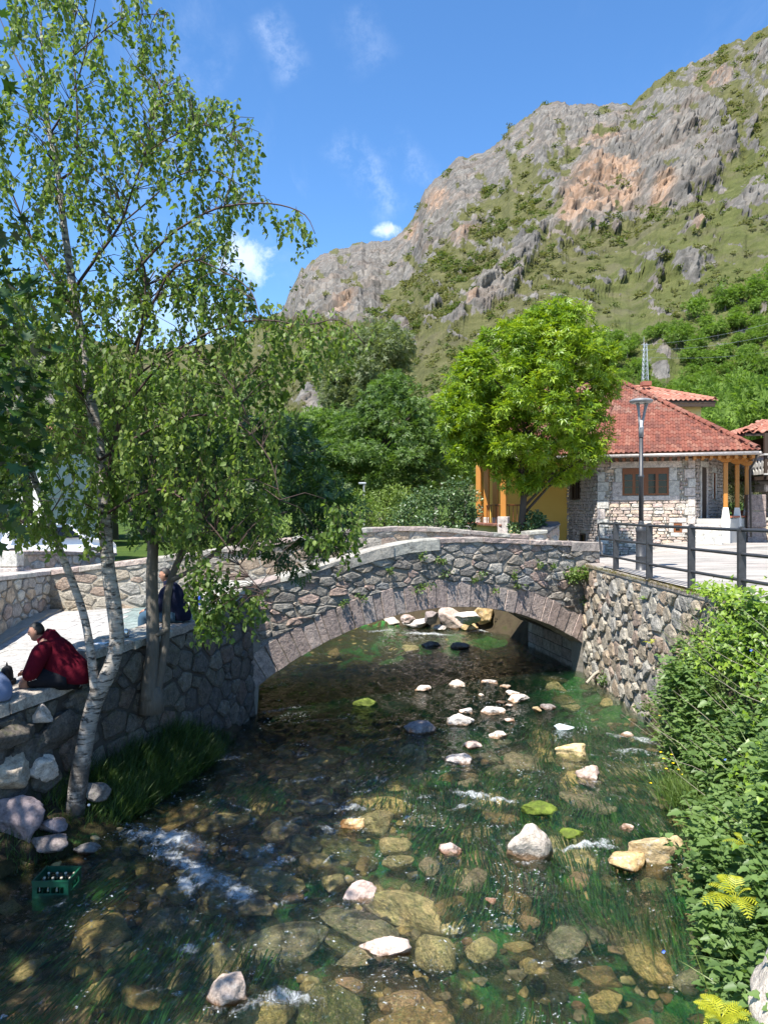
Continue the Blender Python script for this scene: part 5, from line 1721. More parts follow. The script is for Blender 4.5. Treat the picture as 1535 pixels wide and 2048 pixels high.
def hloc(px, py, z):
 d = (EYE - z) * FPX / (py - CY)
 wx, wy = (px - CX) / FPX * d, d
 dx_, dy_ = wx - HX, wy - HY
 return Vector((dx_ * _c + dy_ * _s, -dx_ * _s + dy_ * _c, z))
mb = MB()
fl = [(3.44, 0.02), (4.3, -0.1), (4.58, .1), (5.5, 2.6), (5.5, 4.2), (4.75, 4.6)]
mb.prism(fl, Matrix.Identity(4), 2.6, PF)
mb.obj("porch_floor", M_CONC, house, local=True)
for i, (w0, dep, zt) in enumerate(((0.34, 0.36, 3.66), (0.68, 0.5, 3.46), (1.02, 0.62, 3.26))):
 mb = MB()
 mb.box((3.80 - 0.02 * i, -0.10 - w0 / 2 - i * 0.001, (zt + 2.6) / 2), (.84 + 0.05 * i, w0, zt - 2.6), bev=0.015)
 mb.obj("step", M_ASHLAR, house, local=True)
posts = [(4.40, -0.05), (4.87, 1.2), (5.30, 2.4)]
for i, (x, y) in enumerate(posts):
 mb = MB()
 zb = 2.7 if i == 0 else 3.3
 for w_, z0, z1, w2 in ((0.27, zb, PF - 0.02, 0.27), (0.27, PF - 0.02, PF + 0.40, 0.17)):
  vs = []
  for zz_, ww in ((z0, w_ / 2), (z1, w2 / 2)):
   vs += [(x + a * ww, y + b * ww, zz_) for a, b in ((-1, -1), (1, -1), (1, 1), (-1, 1))]
  mb.add(vs, [(3, 2, 1, 0), (4, 5, 6, 7), (0, 1, 5, 4), (1, 2, 6, 5), (2, 3, 7, 6), (3, 0, 4, 7)])
 mb.obj("pedestal", M_WPLASTER, house, local=True)
 mb = MB()
 mb.box((x, y, (PF + 0.36 + 5.86) / 2), (0.15, 0.15, 5.86 - PF - 0.36), bev=0.02)
 mb.add([(x - .09, y - .08, 5.86), (x + .09, y - .08, 5.86), (x + .09, y + .08, 5.86), (x - .09, y + .08, 5.86), (x - .34, y - .08, 6.02), (x + .34, y - .08, 6.02), (x + .34, y + .08, 6.02), (x - .34, y + .08, 6.02)],
  [(3, 2, 1, 0), (4, 5, 6, 7), (0, 1, 5, 4), (1, 2, 6, 5), (2, 3, 7, 6), (3, 0, 4, 7)])
 mb.obj("porch_post", M_OWOOD, house, local=True)
for a, b in ((Vector((3.3, -0.05, 6.09)), Vector((4.7, -0.05, 6.09))), (Vector((4.42, -0.1, 6.085)), Vector((5.5, 3.0, 6.085)))):
 mb = MB()
 e = (b - a).normalized()
 M = Matrix.Translation((a + b) / 2) @ Matrix.Rotation(math.atan2(e.y, e.x), 4, 'Z')
 mb.box((0, 0, 0), ((b - a).length, 0.16, 0.14), M=M)
 mb.obj("porch_beam", M_OWOOD, house, local=True)
mb = MB()
mb.box((4.98, 1.3, 3.93), (0.12, 2.4, 0.06), rz=-.36)
mb.obj("porch_sill", M_TERRA, house, local=True)
mb = MB()
lwg = Wall([(-5.6, 5.4), (-5.5, 3.4), (-4.9, 2.9), (-1.46, 2.88)], 1)
lwg.core(lambda d: 1.8, lambda d: 6.3, 0.3, 30).obj("yellow_wall", M_YPLASTER, house, local=True)
PW = Wall([(-5.75, 3.7), (-3.45, -0.62), (-3.0, -0.62)], 1)
PW.core(lambda d: 1.8, lambda d: 3.55, 0.22, 30).obj("porch_parapet", M_LPLASTER, house, local=True)
d = 0.02
while d < PW.cum[1] - 0.1:
 me, c = PW.slab(d, d + 0.26, lambda t: 3.55, lambda t: 3.62 + 0.03 * math.sin((t % 0.26) / 0.26 * math.pi), -0.3, 0.2, rnd, 3, 0.004)
 me.materials.append(M_TILE)
 o = link("parapet_tile", me, house, local=True)
 o.location = c
 d += 0.275
for i, (x, y) in enumerate(((-3.42, -0.56), (-3.98, 0.55), (-4.6, 1.72), (-5.2, 2.85))):
 mb = MB()
 mb.box((x, y, 2.95 if i == 0 else 3.7), (0.40 if i == 0 else 0.24, 0.40 if i == 0 else 0.24, 1.95 if i == 0 else 0.35), bev=0.02)
 mb.obj("post_base", M_ASHLAR, house, local=True)
 mb = MB()
 mb.box((x, y, 5.0), (0.22, 0.22, 2.25), bev=0.02)
 mb.obj("porch_post", M_OWOOD, house, local=True)
mb = MB()
for i in range(11):
 p = Vector((-3.5, -0.45, 0)).lerp(Vector((-5.3, 3.0, 0)), (i + 0.5) / 11)
 mb.tube([(p.x, p.y, 3.6), (p.x, p.y, 4.35)], 0.018, 5)
mb.tube([(-3.5, -0.45, 4.37), (-5.3, 3.0, 4.37)], 0.03, 6)
mb.tube([(-3.3, -0.45, 4.37), (-2.9, 0.6, 4.37)], 0.03, 6)
for i in range(4):
 p = Vector((-3.3, -0.45, 0)).lerp(Vector((-2.9, 0.6, 0)), (i + 0.5) / 4)
 mb.tube([(p.x, p.y, 3.6), (p.x, p.y, 4.35)], 0.018, 5)
mb.obj("porch_balustrade", M_BWOOD, house, local=True)
# ---- yellow upper house behind
yh = thing("yellow_house", "pale yellow house with a red tiled roof rising behind the stone house", "house", (13, 44, 0))
mb = MB()
mb.box((13.3, 44.5, 6.0), (7.6, 8.0, 8.1))
mb.obj("wall", M_LPLASTER, yh)
e0, e1, e2, e3 = (Vector((8.6, 39.8, 10.0)), Vector((17.6, 39.8, 10.0)), Vector((17.8, 49.2, 10.0)), Vector((8.6, 49.2, 10.0)))
r0, r1 = Vector((11.6, 44.5, 11.45)), Vector((15.4, 44.5, 11.45))
slab_poly([[e0, e1, r1, r0], [e1 + Vector((.002, .002, 0)), e2, r1 + Vector((.002, 0, 0))]], 0.12, M_DWOOD, "roof_deck", yh, local=False)
t1 = tile_plane(yh, [e0, e1, r1, r0], e0, e1, 0.26, 0.40, 0.07, M_TILE2, local=False)
hip_tiles(yh, e1 + Vector((-.05, .05, .05)), r1 + Vector((0, 0, .03)), 0.15, 0.42, M_TILE2, local=False)
hip_tiles(yh, r0 + Vector((0, 0, .03)), r1 + Vector((0, 0, .03)), 0.15, 0.42, M_TILE2, "ridge_tile", local=False)
mb = MB()
mb.box((13.1, 39.86, 9.78), (8.9, 0.10, 0.16))
mb.obj("eave_board", M_DWOOD, yh)
mb = MB()
mb.box((15.2, 43.6, 11.55), (0.5, 0.5, 0.25))
mb.obj("ridge_vent", M_TILE2, yh)
# ---- wooden granary at the right edge
gr = thing("wooden_granary", "raised wooden granary with a fretted grey balcony and old clay tile roof beyond the porch", "granary", (18, 32, 0))
ga, gb = Vector((14.25, 29.6, 7.2)), Vector((21.5, 28.8, 7.2))
gt0, gt1 = Vector((17.0, 33.4, 8.05)), Vector((20, 33.2, 8.15))
gc_ = Vector((14.6, 37.4, 7.2))
slab_poly([[ga, gb, gt1, gt0], [ga + Vector((-.003, .003, 0)), gt0 + Vector((-.003, .003, 0)), gc_]], 0.10, M_DWOOD, "roof_deck", gr, local=False)
tile_plane(gr, [ga, gb, gt1, gt0], ga, gb, 0.34, 0.42, 0.10, M_TILE2, local=False)
tile_plane(gr, [gc_, ga, gt0], gc_, ga, 0.34, 0.42, 0.10, M_TILE2, local=False)
hip_tiles(gr, ga + Vector((.05, .05, .05)), gt0 + Vector((0, 0, .03)), 0.15, 0.4, M_TILE2, local=False)
mb = MB()
mb.box((18.4, 32.6, 6.3), (5.6, 4.2, 1.7))
mb.obj("timber_wall", M_DWOOD, gr)
mb = MB()
mb.box((18.2, 31.6, 5.42), (7.0, 5.6, 0.14))
mb.obj("balcony_floor", M_DWOOD, gr)
mb = MB()
mb.box((18.2, 28.86, 6.32), (7.2, 0.08, 0.07))
mb.box((14.68, 31.5, 6.32), (0.08, 5.2, 0.07))
mb.box((18.2, 28.86, 5.56), (7.2, 0.08, 0.06))
mb.obj("balcony_rail", M_GWOOD, gr)
bp = [(-.10, 0), (.10, 0), (.10, .12), (.045, .22), (.10, .32), (.10, .42), (.045, .52), (.10, .62), (.10, .74), (-.10, .74), (-.10, .62), (-.045, .52), (-.10, .42), (-.10, .32), (-.045, .22), (-.10, .12)]
for i in range(18):
 mb = MB()
 x = 14.85 + i * 0.24
 mb.prism(bp, Matrix.Translation((x, 28.88, 5.57)) @ Matrix.Rotation(R(90), 4, 'X'), 0, 0.04)
 mb.obj("baluster", M_GWOOD, gr)
for i in range(8):
 mb = MB()
 mb.prism(bp, Matrix.Translation((14.70, 29.2 + i * 0.26, 5.57)) @ Matrix.Rotation(R(90), 4, 'Z') @ Matrix.Rotation(R(90), 4, 'X'), 0, 0.04)
 mb.obj("baluster", M_GWOOD, gr)
for x in (14.72, 16.4, 18.2, 20.4):
 mb = MB()
 mb.box((x, 28.95, 6.3), (0.12, 0.12, 1.7))
 mb.obj("balcony_post", M_DWOOD, gr)
for x in (15.6, 18.2, 20.8):
 mb = MB()
 vs = []
 for zz_, ww in ((2.9, .42), (4.9, .26)):
  vs += [(x + a * ww, 30.2 + b * ww, zz_) for a, b in ((-1, -1), (1, -1), (1, 1), (-1, 1))]
 mb.add(vs, [(3, 2, 1, 0), (4, 5, 6, 7), (0, 1, 5, 4), (1, 2, 6, 5), (2, 3, 7, 6), (3, 0, 4, 7)])
 mb.box((x, 30.2, 5.06), (1.2, 1.2, 0.3), bev=0.05)
 mb.obj("stone_pillar", M_ASHLAR, gr)
gw = thing("garden_wall", "low coursed stone wall with pale coping below the wooden granary", "wall", (16, 28.4, 0))
gwl = Wall([(14.35, 29.4), (15.0, 28.6), (18.5, 27.6)], 1)
gwl.core(lambda d: 2.8, lambda d: 3.78, 0.4, 12).obj("wall_core", M_MORTAR_W, gw)
lay_rubble(gw, gwl.place, 0.02, 3.0, lambda d: 2.95, lambda d: 3.76, 0.06, 0.12, M_HOUSE, 61, proud=(0.015, 0.035), stretch=1.9, tries=900)
me, c = gwl.slab(0, 3.6, lambda t: 3.78, lambda t: 3.88, -0.45, 0.06, rnd, 6, 0.004)
me.materials.append(M_ASHLAR)
put("coping_slab", me, c, gw)
for k, (x, y, z0, z1, w) in enumerate(((13.85, 28.0, 2.9, 4.75, 0.62),)):
 pl_ = thing("gate_pillar", "square pinkish stone pillar standing right of the porch posts", "pillar", (x, y, z0))
 zz_ = z0
 for i in range(3):
  h = (z1 - z0) / 3
  mb = MB()
  mb.box((x, y, zz_ + h / 2), (w, w, h - 0.012), rz=-0.3, bev=0.02)
  mb.obj("pillar_block", M_ARCH, pl_)
  zz_ += h
# ---- boulders
def boulder_mesh(seed, mat, angular=0.5, sub=4, name="boulder"):
 r = np.random.default_rng(seed)
 bm = bmesh.new()
 bmesh.ops.create_icosphere(bm, subdivisions=sub, radius=1)
 co = np.array([v.co[:] for v in bm.verts])
 faces = np.array([[v.index for v in f.verts] for f in bm.faces])
 bm.free()
 for k in range(int(8 + 14 * angular)):
  n = r.normal(size=3)
  n /= np.linalg.norm(n)
  h = r.uniform(0.5, 0.88)
  d = co @ n - h
  co = co - np.clip(d, 0, None)[:, None] * n * (0.85 + 0.15 * angular)
 co = co * (1 + 0.20 * fbm(co * 1.4 + seed, 3, seed)[:, None] + 0.09 * fbm(co * 4 + seed, 4, seed + 3)[:, None])
 return mesh_arrays(name, co, faces, mat, smooth=True)
def rock(px, py, w, h, label, mat, ang=0.5, group=None, aspect=1.0, sink=0.35, z=0.0, name="river_rock", cat="rock", seed=None, tilt=0.0, taper=0.0):
 """a rock whose front waterline is at the pixel (px, py) on height z; w, h in pixels of the photograph"""
 c = G(px, py, z)
 k = c.y / FPX
 W, Hh = w * k / 2 * (1.3 if mat is M_WHITEROCK and w < 60 else 1.08), h * k
 D = W * aspect
 seed = seed if seed is not None else int(px * 7 + py)
 me = boulder_mesh(seed, mat, min(1, ang + .25))
 rz = random.uniform(0, 6.28)
 tall = Hh * 0.95
 cosv = (EYE - z) / math.hypot(EYE - z, c.y)
 vis = max(0.03, (tall - 2 * D * cosv * 0.5) / max(0.3, math.sqrt(1 - cosv * cosv)))
 rv = max(vis / (2 - 2 * sink), W * 0.33)
 o = link(name, me)
 o.location = (c.x, c.y + D * 0.55, z + rv * (1 - 2 * sink) + (0.0))
 M = Matrix.Diagonal((W, D, rv, 1)) @ Matrix.Rotation(tilt, 4, 'Y') @ Matrix.Rotation(rz, 4, 'Z')
 me.transform(M)
 if taper:
  for v in me.vertices:
   f_ = 1.15 - taper * (v.co.z / rv + 1) / 2
   v.co.x *= f_
   v.co.y *= f_
 set_props(o, label, cat, group)
 return o
PB, WR, DR, SK = M_BOULDER, M_WHITEROCK, M_DARKROCK, M_SUNK
M_MOSSROCK = stone_mat("mossy_rock", [(0.10, 0.14, 0.02), (0.13, 0.17, 0.03)], lich=0.5, nscale=5, lichen=(0.20, 0.24, 0.04), dark=(0.05, 0.05, 0.02), moss=0.7)
M_PINKROCK = stone_mat("pink_rock", [(0.45, 0.36, 0.31), (0.42, 0.32, 0.275)], lich=0.7, nscale=7, lichen=(0.62, 0.56, 0.53), dark=(0.26, 0.14, 0.08), bump=0.8, wet=True)
M_GOLDROCK = stone_mat("golden_rock", [(0.50, 0.36, 0.18), (0.45, 0.34, 0.19)], lich=0.7, nscale=7, lichen=(0.62, 0.55, 0.44), dark=(0.26, 0.15, 0.05), bump=0.8, wet=True)
M_LILAC = stone_mat("lilac_rock", [(0.25, 0.205, 0.215)], lich=0.4, nscale=5, lichen=(0.34, 0.30, 0.30), dark=(0.12, 0.09, 0.085), bump=0.8)
rock(1060, 1716, 116, 84, "large pale triangular boulder standing in midstream below the white rapids", PB, 0.35, aspect=0.7, seed=12, taper=0.5)
rock(1325, 1738, 118, 82, "big ochre boulder with mossy foot against the right bank nettles", M_GOLDROCK, 0.45, aspect=0.75, seed=41)
rock(1262, 1742, 80, 46, "smooth golden boulder leaning on the bigger ochre boulder", M_GOLDROCK, 0.15, aspect=0.7, seed=8)
rock(715, 1806, 92, 48, "angular pink boulder with white veins over a patch of green weed", M_PINKROCK, 0.9, aspect=0.6, seed=21, taper=.4)
rock(778, 1918, 106, 50, "white topped boulder with red wet sides near the bottom of the river", M_PINKROCK, 0.85, aspect=0.6, seed=33)
rock(450, 2015, 98, 78, "brown wet boulder with a pale rounded cap, nearest to the camera", PB, 0.35, aspect=0.8, seed=55)
rock(903, 1708, 54, 26, "low flat pink rock left of the large triangular boulder", M_PINKROCK, 0.6, aspect=0.7, seed=61)
rock(1183, 1560, 52, 38, "pinkish block with brown wet foot alone in the green shallows", M_PINKROCK, 0.7, aspect=0.8, seed=71)
rock(920, 1528, 64, 32, "brown flat boulder with a wet dark base in midstream shade edge", PB, 0.5, aspect=0.7, seed=81)
rock(943, 1498, 38, 22, "small grey pink rock just behind the brown flat boulder", M_PINKROCK, 0.4, aspect=0.8, seed=91)
rock(842, 1468, 66, 32, "rounded dark grey boulder at the edge of the bridge shadow", DR, 0.3, aspect=0.8, seed=101)
rock(925, 1452, 54, 30, "bright white boulder, largest of the white stones below the arch", WR, 0.5, aspect=0.8, seed=111)
rock(985, 1428, 44, 22, "white slanted rock with green moss on its right side", WR, 0.6, aspect=0.8, seed=121)
rock(935, 1428, 24, 18, "white rock perched right behind the largest white stone", WR, 0.5, aspect=0.9, seed=131)
rock(918, 1374, 31, 18, "white egg shaped rock at the rim of the shadow under the arch", WR, 0.2, aspect=0.9, seed=141)
rock(846, 1382, 32, 14, "low white rock, leftmost of the pale stones below the arch", WR, 0.5, aspect=0.9, seed=151)
rock(982, 1368, 33, 12, "flat white rock at the far end of the pale stone line", WR, 0.4, aspect=0.7, seed=161)
rock(1011, 1376, 20, 10, "small white pebble rock second in the pale stone line", WR, 0.3, seed=171)
rock(1024, 1390, 25, 11, "oval white rock third in the pale stone line", WR, 0.3, seed=181)
rock(1038, 1404, 34, 20, "two toned white and pink rock at the near end of the pale stone line", WR, 0.6, seed=191)
rock(1001, 1407, 22, 8, "thin bluish flat stone inside the pale stone line", DR, 0.3, aspect=0.6, seed=201)
rock(1018, 1414, 22, 9, "small pinkish flat stone beside the two toned rock", M_PINKROCK, 0.3, aspect=0.7, seed=204)
rock(962, 1393, 14, 7, "tiny white stone between the egg shaped rock and the line", WR, 0.3, seed=211)
rock(997, 1476, 36, 18, "cream blocky rock on yellow weed below the white stones", WR, 0.8, aspect=0.7, seed=221)
rock(1125, 1458, 42, 12, "pale bluish slab lying flat on the riffle near the right wall", stone_mat("bluish_slab", [(0.55, 0.62, 0.66)], lich=0.2, nscale=5, dark=(0.35, 0.4, 0.42)), 0.8, aspect=0.5, seed=231)
rock(1097, 1420, 31, 18, "grey weathered rock right of the pale stone line", DR, 0.6, seed=241)
rock(1075, 1424, 20, 15, "small orange and white rock touching the grey weathered rock", M_GOLDROCK, 0.4, seed=251)
rock(1021, 1444, 28, 9, "flat brown pink stone in the green shallows below the line", M_PINKROCK, 0.4, aspect=0.6, seed=255)
rock(1076, 1624, 78, 20, "flat bright green weed covered rock with a white chip above the triangular boulder", M_MOSSROCK, 0.3, aspect=0.6, seed=261, sink=0.42)
rock(1143, 1672, 60, 18, "oval yellow green mossy rock right of the triangular boulder", M_MOSSROCK, 0.2, aspect=0.6, seed=271, sink=0.42)
rock(735, 1412, 52, 18, "dark mossy rock in the blue shadow water left of midstream", M_MOSSROCK, 0.4, aspect=0.6, seed=281)
rock(922, 1297, 42, 17, "dark wet boulder in the shade right under the arch", DR, 0.4, aspect=0.7, seed=291)
rock(862, 1294, 52, 8, "dark flat rock barely above the water beneath the arch", DR, 0.4, aspect=0.5, seed=301)
rock(1255, 1474, 26, 12, "small tan rock in the white riffle by the right wall", PB, 0.5, seed=311)
rock(1150, 1512, 88, 26, "broad brown boulder just breaking the surface near the right wall", SK, 0.3, aspect=0.7, seed=331, sink=0.42)
rock(1255, 1660, 30, 12, "small orange red stone below the yellow flowers", M_PINKROCK, 0.4, seed=341, sink=0.4)
rock(983, 1806, 24, 11, "little rust red stone alone in the dark green water", M_PINKROCK, 0.3, seed=351)
rock(705, 1655, 70, 24, "golden submerged looking rock with foam along it, left of midstream", M_GOLDROCK, 0.4, aspect=0.7, seed=361, sink=0.45)
UP = [(905, 1258, 58, 52, "tall pink boulder in the middle of the pile seen through the arch", M_PINKROCK), (938, 1240, 48, 30, "cream boulder behind the tall pink one in the pile", WR), (968, 1236, 62, 40, "wide orange brown boulder at the top of the pile through the arch", M_GOLDROCK),
 (1020, 1262, 62, 38, "big cream boulder beside the dark abutment of the arch", WR), (862, 1236, 42, 26, "grey boulder left in the pile seen through the arch", DR), (836, 1256, 52, 28, "pale rounded boulder low in the pile by the water", WR), (790, 1250, 64, 28, "long brown boulder at the left end of the pile", PB),
 (990, 1226, 40, 26, "reddish boulder beside the abutment, top of the pile", M_PINKROCK), (880, 1262, 30, 16, "small pale stone at the water in front of the pile", WR), (940, 1262, 44, 24, "flat ochre boulder at the water line of the pile", M_GOLDROCK), (755, 1246, 40, 16, "small brown stone left of the long brown boulder", PB), (815, 1236, 36, 18, "pinkish stone high on the left of the pile", M_PINKROCK),
 (975, 1262, 34, 18, "pale pink stone right of the flat ochre boulder", M_PINKROCK), (900, 1222, 40, 24, "brown grey boulder highest on the left side of the pile", PB)]
for i, (a, b, w, h, lab, m_) in enumerate(UP):
 zz_ = 0.0 if b > 1245 else 0.35
 rock(a, b + (0 if zz_ == 0 else 8), w, h, lab, m_, 0.7, aspect=0.8, z=zz_, seed=400 + i, sink=0.25, name="bank_boulder")
rock(16, 1690, 112, 118, "lilac grey boulder at the foot of the embankment wall by the left edge", M_LILAC, 0.85, z=0.12, aspect=0.7, seed=501, sink=0.15, name="bank_boulder")
rock(92, 1702, 78, 46, "rounded grey rock half hidden in grass below the birch", DR, 0.4, z=0.10, aspect=0.8, seed=502, sink=0.3, name="bank_boulder")
rock(98, 1664, 64, 34, "dark purple flat rock behind the rounded grey one", M_LILAC, 0.5, z=0.2, aspect=0.7, seed=503, sink=0.3, name="bank_boulder")
rock(28, 1702, 30, 16, "small grey stone in front of the lilac boulder", DR, 0.4, z=0.1, seed=504, name="bank_boulder")
rock(190, 1592, 48, 40, "grey green stone in the grass just right of the birch foot", DR, 0.4, z=0.42, seed=505, name="bank_boulder")
rock(165, 1708, 60, 26, "flat muddy stone on the water line below the birch", DR, 0.4, z=0.02, aspect=0.6, seed=506, name="bank_boulder")
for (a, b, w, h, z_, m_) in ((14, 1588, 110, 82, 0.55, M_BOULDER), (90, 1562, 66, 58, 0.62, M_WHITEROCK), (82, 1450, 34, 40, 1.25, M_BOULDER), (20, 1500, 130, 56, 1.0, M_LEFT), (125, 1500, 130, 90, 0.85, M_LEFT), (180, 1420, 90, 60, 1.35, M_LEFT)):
 px_m, py_m = a, b - h / 2
 r_ = (px_m - CX) / FPX
 dd = 8.6
 for _ in range(40):
  dd = dd * 0.5 + 0.5 * (float(left_x(dd)) + 0.02) / r_
 p = P(px_m, py_m, dd)
 k = dd / FPX
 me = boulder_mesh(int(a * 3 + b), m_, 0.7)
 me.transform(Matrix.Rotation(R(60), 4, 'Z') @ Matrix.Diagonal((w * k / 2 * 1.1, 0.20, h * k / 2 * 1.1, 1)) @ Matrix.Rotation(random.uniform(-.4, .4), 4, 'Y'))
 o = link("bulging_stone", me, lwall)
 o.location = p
bases = [boulder_mesh(900 + i, M_SUNK, 0.75, sub=3, name="submerged_stone") for i in range(7)]
rr = random.Random(99)
cnt = 0
LOC = []
while cnt < 230:
 y = rr.uniform(5.4, 13.5) if rr.random() < 0.92 else rr.uniform(13.5, 24)
 xl = float(left_x(min(y, 15.15))) + 1.0
 xr = float(right_edge(y)) - 0.1
 x = rr.uniform(xl, xr)
 s = rr.uniform(0.10, 0.42) * (1 if rr.random() < 0.8 else 1.4)
 if any((x - a) ** 2 + (y - b) ** 2 < (0.75 * (s + c)) ** 2 for a, b, c in LOC):
  continue
 LOC.append((x, y, s))
 o = link("submerged_stone", bases[cnt % 7])
 h = s * rr.uniform(0.25, 0.5)
 o.location = (x, y, -0.06 - rr.uniform(0, 0.16) - h)
 o.scale = (s, s * rr.uniform(0.6, 1.7), h)
 o.rotation_euler = (rr.uniform(-.2, .2), rr.uniform(-.2, .2), rr.uniform(0, 6.28))
 set_props(o, "brown or golden stone lying under the clear river water", "stone", "stones under the river water")
 cnt += 1
vs, fs = [], []
nb = 0
for i in range(1500):
 y = rr.uniform(5.2, 16)
 x = rr.uniform(float(left_x(min(y, 15.15))) + 0.9, float(right_edge(y)))
 s = rr.uniform(0.04, 0.12)
 me = bases[i % 7]
 if i < 7:
  pass
 co = np.array([v.co[:] for v in me.vertices]) if i < 7 else co_cache[i % 7]
 if i == 0:
  co_cache = {k: np.array([v.co[:] for v in bases[k].vertices]) for k in range(7)}
  fc = {k: np.array([p.vertices[:] for p in bases[k].polygons]) for k in range(7)}
 t = rr.uniform(0, 6.28)
 c, sn = math.cos(t), math.sin(t)
 co = co_cache[i % 7] * np.array([s, s * 0.8, s * 0.5])
 co = np.stack([co[:, 0] * c - co[:, 1] * sn + x, co[:, 0] * sn + co[:, 1] * c + y, co[:, 2] + float(bed_z(np.array([x]), np.array([y]))[0]) + s * .3], 1)
 vs.append(co)
 fs.append(fc[i % 7] + nb)
 nb += len(co)
def _cobble(q, b):
 geo = q.node('ShaderNodeNewGeometry')
 c = q.ramp(geo.outputs['Random Per Island'], [(0, (0.45, 0.31, 0.13)), (0.2, (0.18, 0.12, 0.06)), (0.4, (0.60, 0.45, 0.23)), (0.55, (0.24, 0.13, 0.07)), (0.7, (0.08, 0.07, 0.04)), (0.85, (0.36, 0.27, 0.17)), (1, (0.10, 0.10, 0.03))], 'CONSTANT')
 n = q.noise(20, 5, 0.6, q.node('ShaderNodeTexCoord').outputs['Object'])
 q.put(b, 'Base Color', q.mix(n, q.mix(1.0, c, (0.5, 0.5, 0.5), 'MULTIPLY'), c))
link("river_cobbles", mesh_arrays("river_cobbles", np.concatenate(vs), np.concatenate(fs), principled("cobbles", None, 0.8, spec=0.2, build=_cobble), True), kind='stuff')
# ---- leaves
T_OVATE = (np.array([(0, 0, 0), (.30, .25, .05), (.27, .55, .06), (0, 1, -.02), (-.27, .55, .06), (-.30, .25, .05)]), [np.array([(0, 1, 2, 3), (0, 3, 4, 5)])])
T_RHOMB = (np.array([(0, 0, 0), (.34, .45, .08), (0, 1, 0), (-.34, .45, .08)]), [np.array([(0, 1, 2), (0, 2, 3)])])
T_NARROW = (np.array([(0, 0, 0), (.15, .4, .04), (0, 1, -.05), (-.15, .4, .04)]), [np.array([(0, 1, 2), (0, 2, 3)])])
T_NETTLE = (np.array([(0, 0, 0), (.26, .12, .06), (.36, .28, .08), (.27, .36, .07), (.29, .52, .07), (.17, .62, .05), (.16, .78, .03), (0, 1, -.06), (-.16, .78, .03), (-.17, .62, .05), (-.29, .52, .07), (-.27, .36, .07), (-.36, .28, .08), (-.26, .12, .06)]),
 [np.array([(0, 1, 2, 3, 4, 5, 6, 7), (0, 7, 8, 9, 10, 11, 12, 13)])])
_pm = []
for k, (a, r) in enumerate(((-90, .25), (-35, .62), (-12, .42), (8, .82), (32, .42), (58, .95), (78, .5), (90, 1.05), (102, .5), (122, .95), (148, .42), (172, .82), (192, .42), (215, .62))):
 _pm.append((r * math.cos(R(a)) * .62, .35 + r * math.sin(R(a)) * .65, .05 * (k % 2)))
T_PALM = (np.array(_pm), [np.array([list(range(len(_pm)))])])
T_IVY = (np.array([(0, 0, 0), (.42, -.05, .05), (.36, .35, .05), (.18, .5, .03), (0, 1, -.04), (-.18, .5, .03), (-.36, .35, .05), (-.42, -.05, .05)]), [np.array([(0, 1, 2, 3, 4), (0, 4, 5, 6, 7)])])
_v, _f = [], []
for k, (a, l) in enumerate(((0, 1.0), (50, .8), (-50, .8), (100, .65), (-100, .65))):
 c_, s_ = math.cos(R(a)), math.sin(R(a))
 n_ = len(_v)
 for (x, y, z_) in ((0, 0.1, 0), (.16, .45, .05), (0, 1, -.08), (-.16, .45, .05)):
  x, y = x * l, y * l
  _v.append((x * c_ + y * s_, -x * s_ + y * c_, z_))
 _f += [(n_, n_ + 1, n_ + 2), (n_, n_ + 2, n_ + 3)]
T_SPRAY = (np.array(_v), [np.array(_f)])
_v, _f = [], []
for k in range(4):
 for sg in (1, -1):
  a = R(55) * sg
  y0 = .12 + .2 * k
  n_ = len(_v)
  for (x, y, z_) in ((0, 0, 0), (.10, .22, .03), (0, .48, -.04), (-.10, .22, .03)):
   _v.append((x * math.cos(a) + y * math.sin(a), y0 - x * math.sin(a) + y * math.cos(a), z_))
  _f += [(n_, n_ + 1, n_ + 2), (n_, n_ + 2, n_ + 3)]
n_ = len(_v)
_v += [(0, .85, 0), (.12, 1.05, .02), (0, 1.35, -.05), (-.12, 1.05, .02)]
_f += [(n_, n_ + 1, n_ + 2), (n_, n_ + 2, n_ + 3)]
T_PINNATE = (np.array(_v), [np.array(_f)])
def unit(a):
 return a / (np.linalg.norm(a, axis=-1, keepdims=True) + 1e-9)
def leaf_arrays(pos, tip, size, tmpl, up=None, flat=0.5, r=rng):
 tv, tf = tmpl
 N = len(pos)
 y = unit(tip)
 n = r.normal(size=(N, 3))
 if up is not None:
  n = n * (1 - flat) + up * flat * 1.6
 z = unit(n - y * (n * y).sum(1, keepdims=True))
 x = np.cross(y, z)
 V = pos[:, None, :] + size[:, None, None] * (tv[None, :, 0:1] * x[:, None, :] + tv[None, :, 1:2] * y[:, None, :] + tv[None, :, 2:3] * z[:, None, :])
 k = len(tv)
 off = (np.arange(N) * k)[:, None, None]
 F = [(f[None] + off).reshape(-1, f.shape[1]) for f in tf]
 return V.reshape(-1, 3), F
def merge_arrays(parts):
 V, byk, n = [], {}, 0
 for v, fl in parts:
  V.append(v)
  for f in fl:
   byk.setdefault(f.shape[1], []).append(f + n)
  n += len(v)
 return np.concatenate(V), [np.concatenate(x) for x in byk.values()]
def leaf_obj(name, parts, mat, parent=None, **props):
 V, Fc = merge_arrays(parts)
 return link(name, mesh_arrays(name, V, Fc, mat), parent, **props)
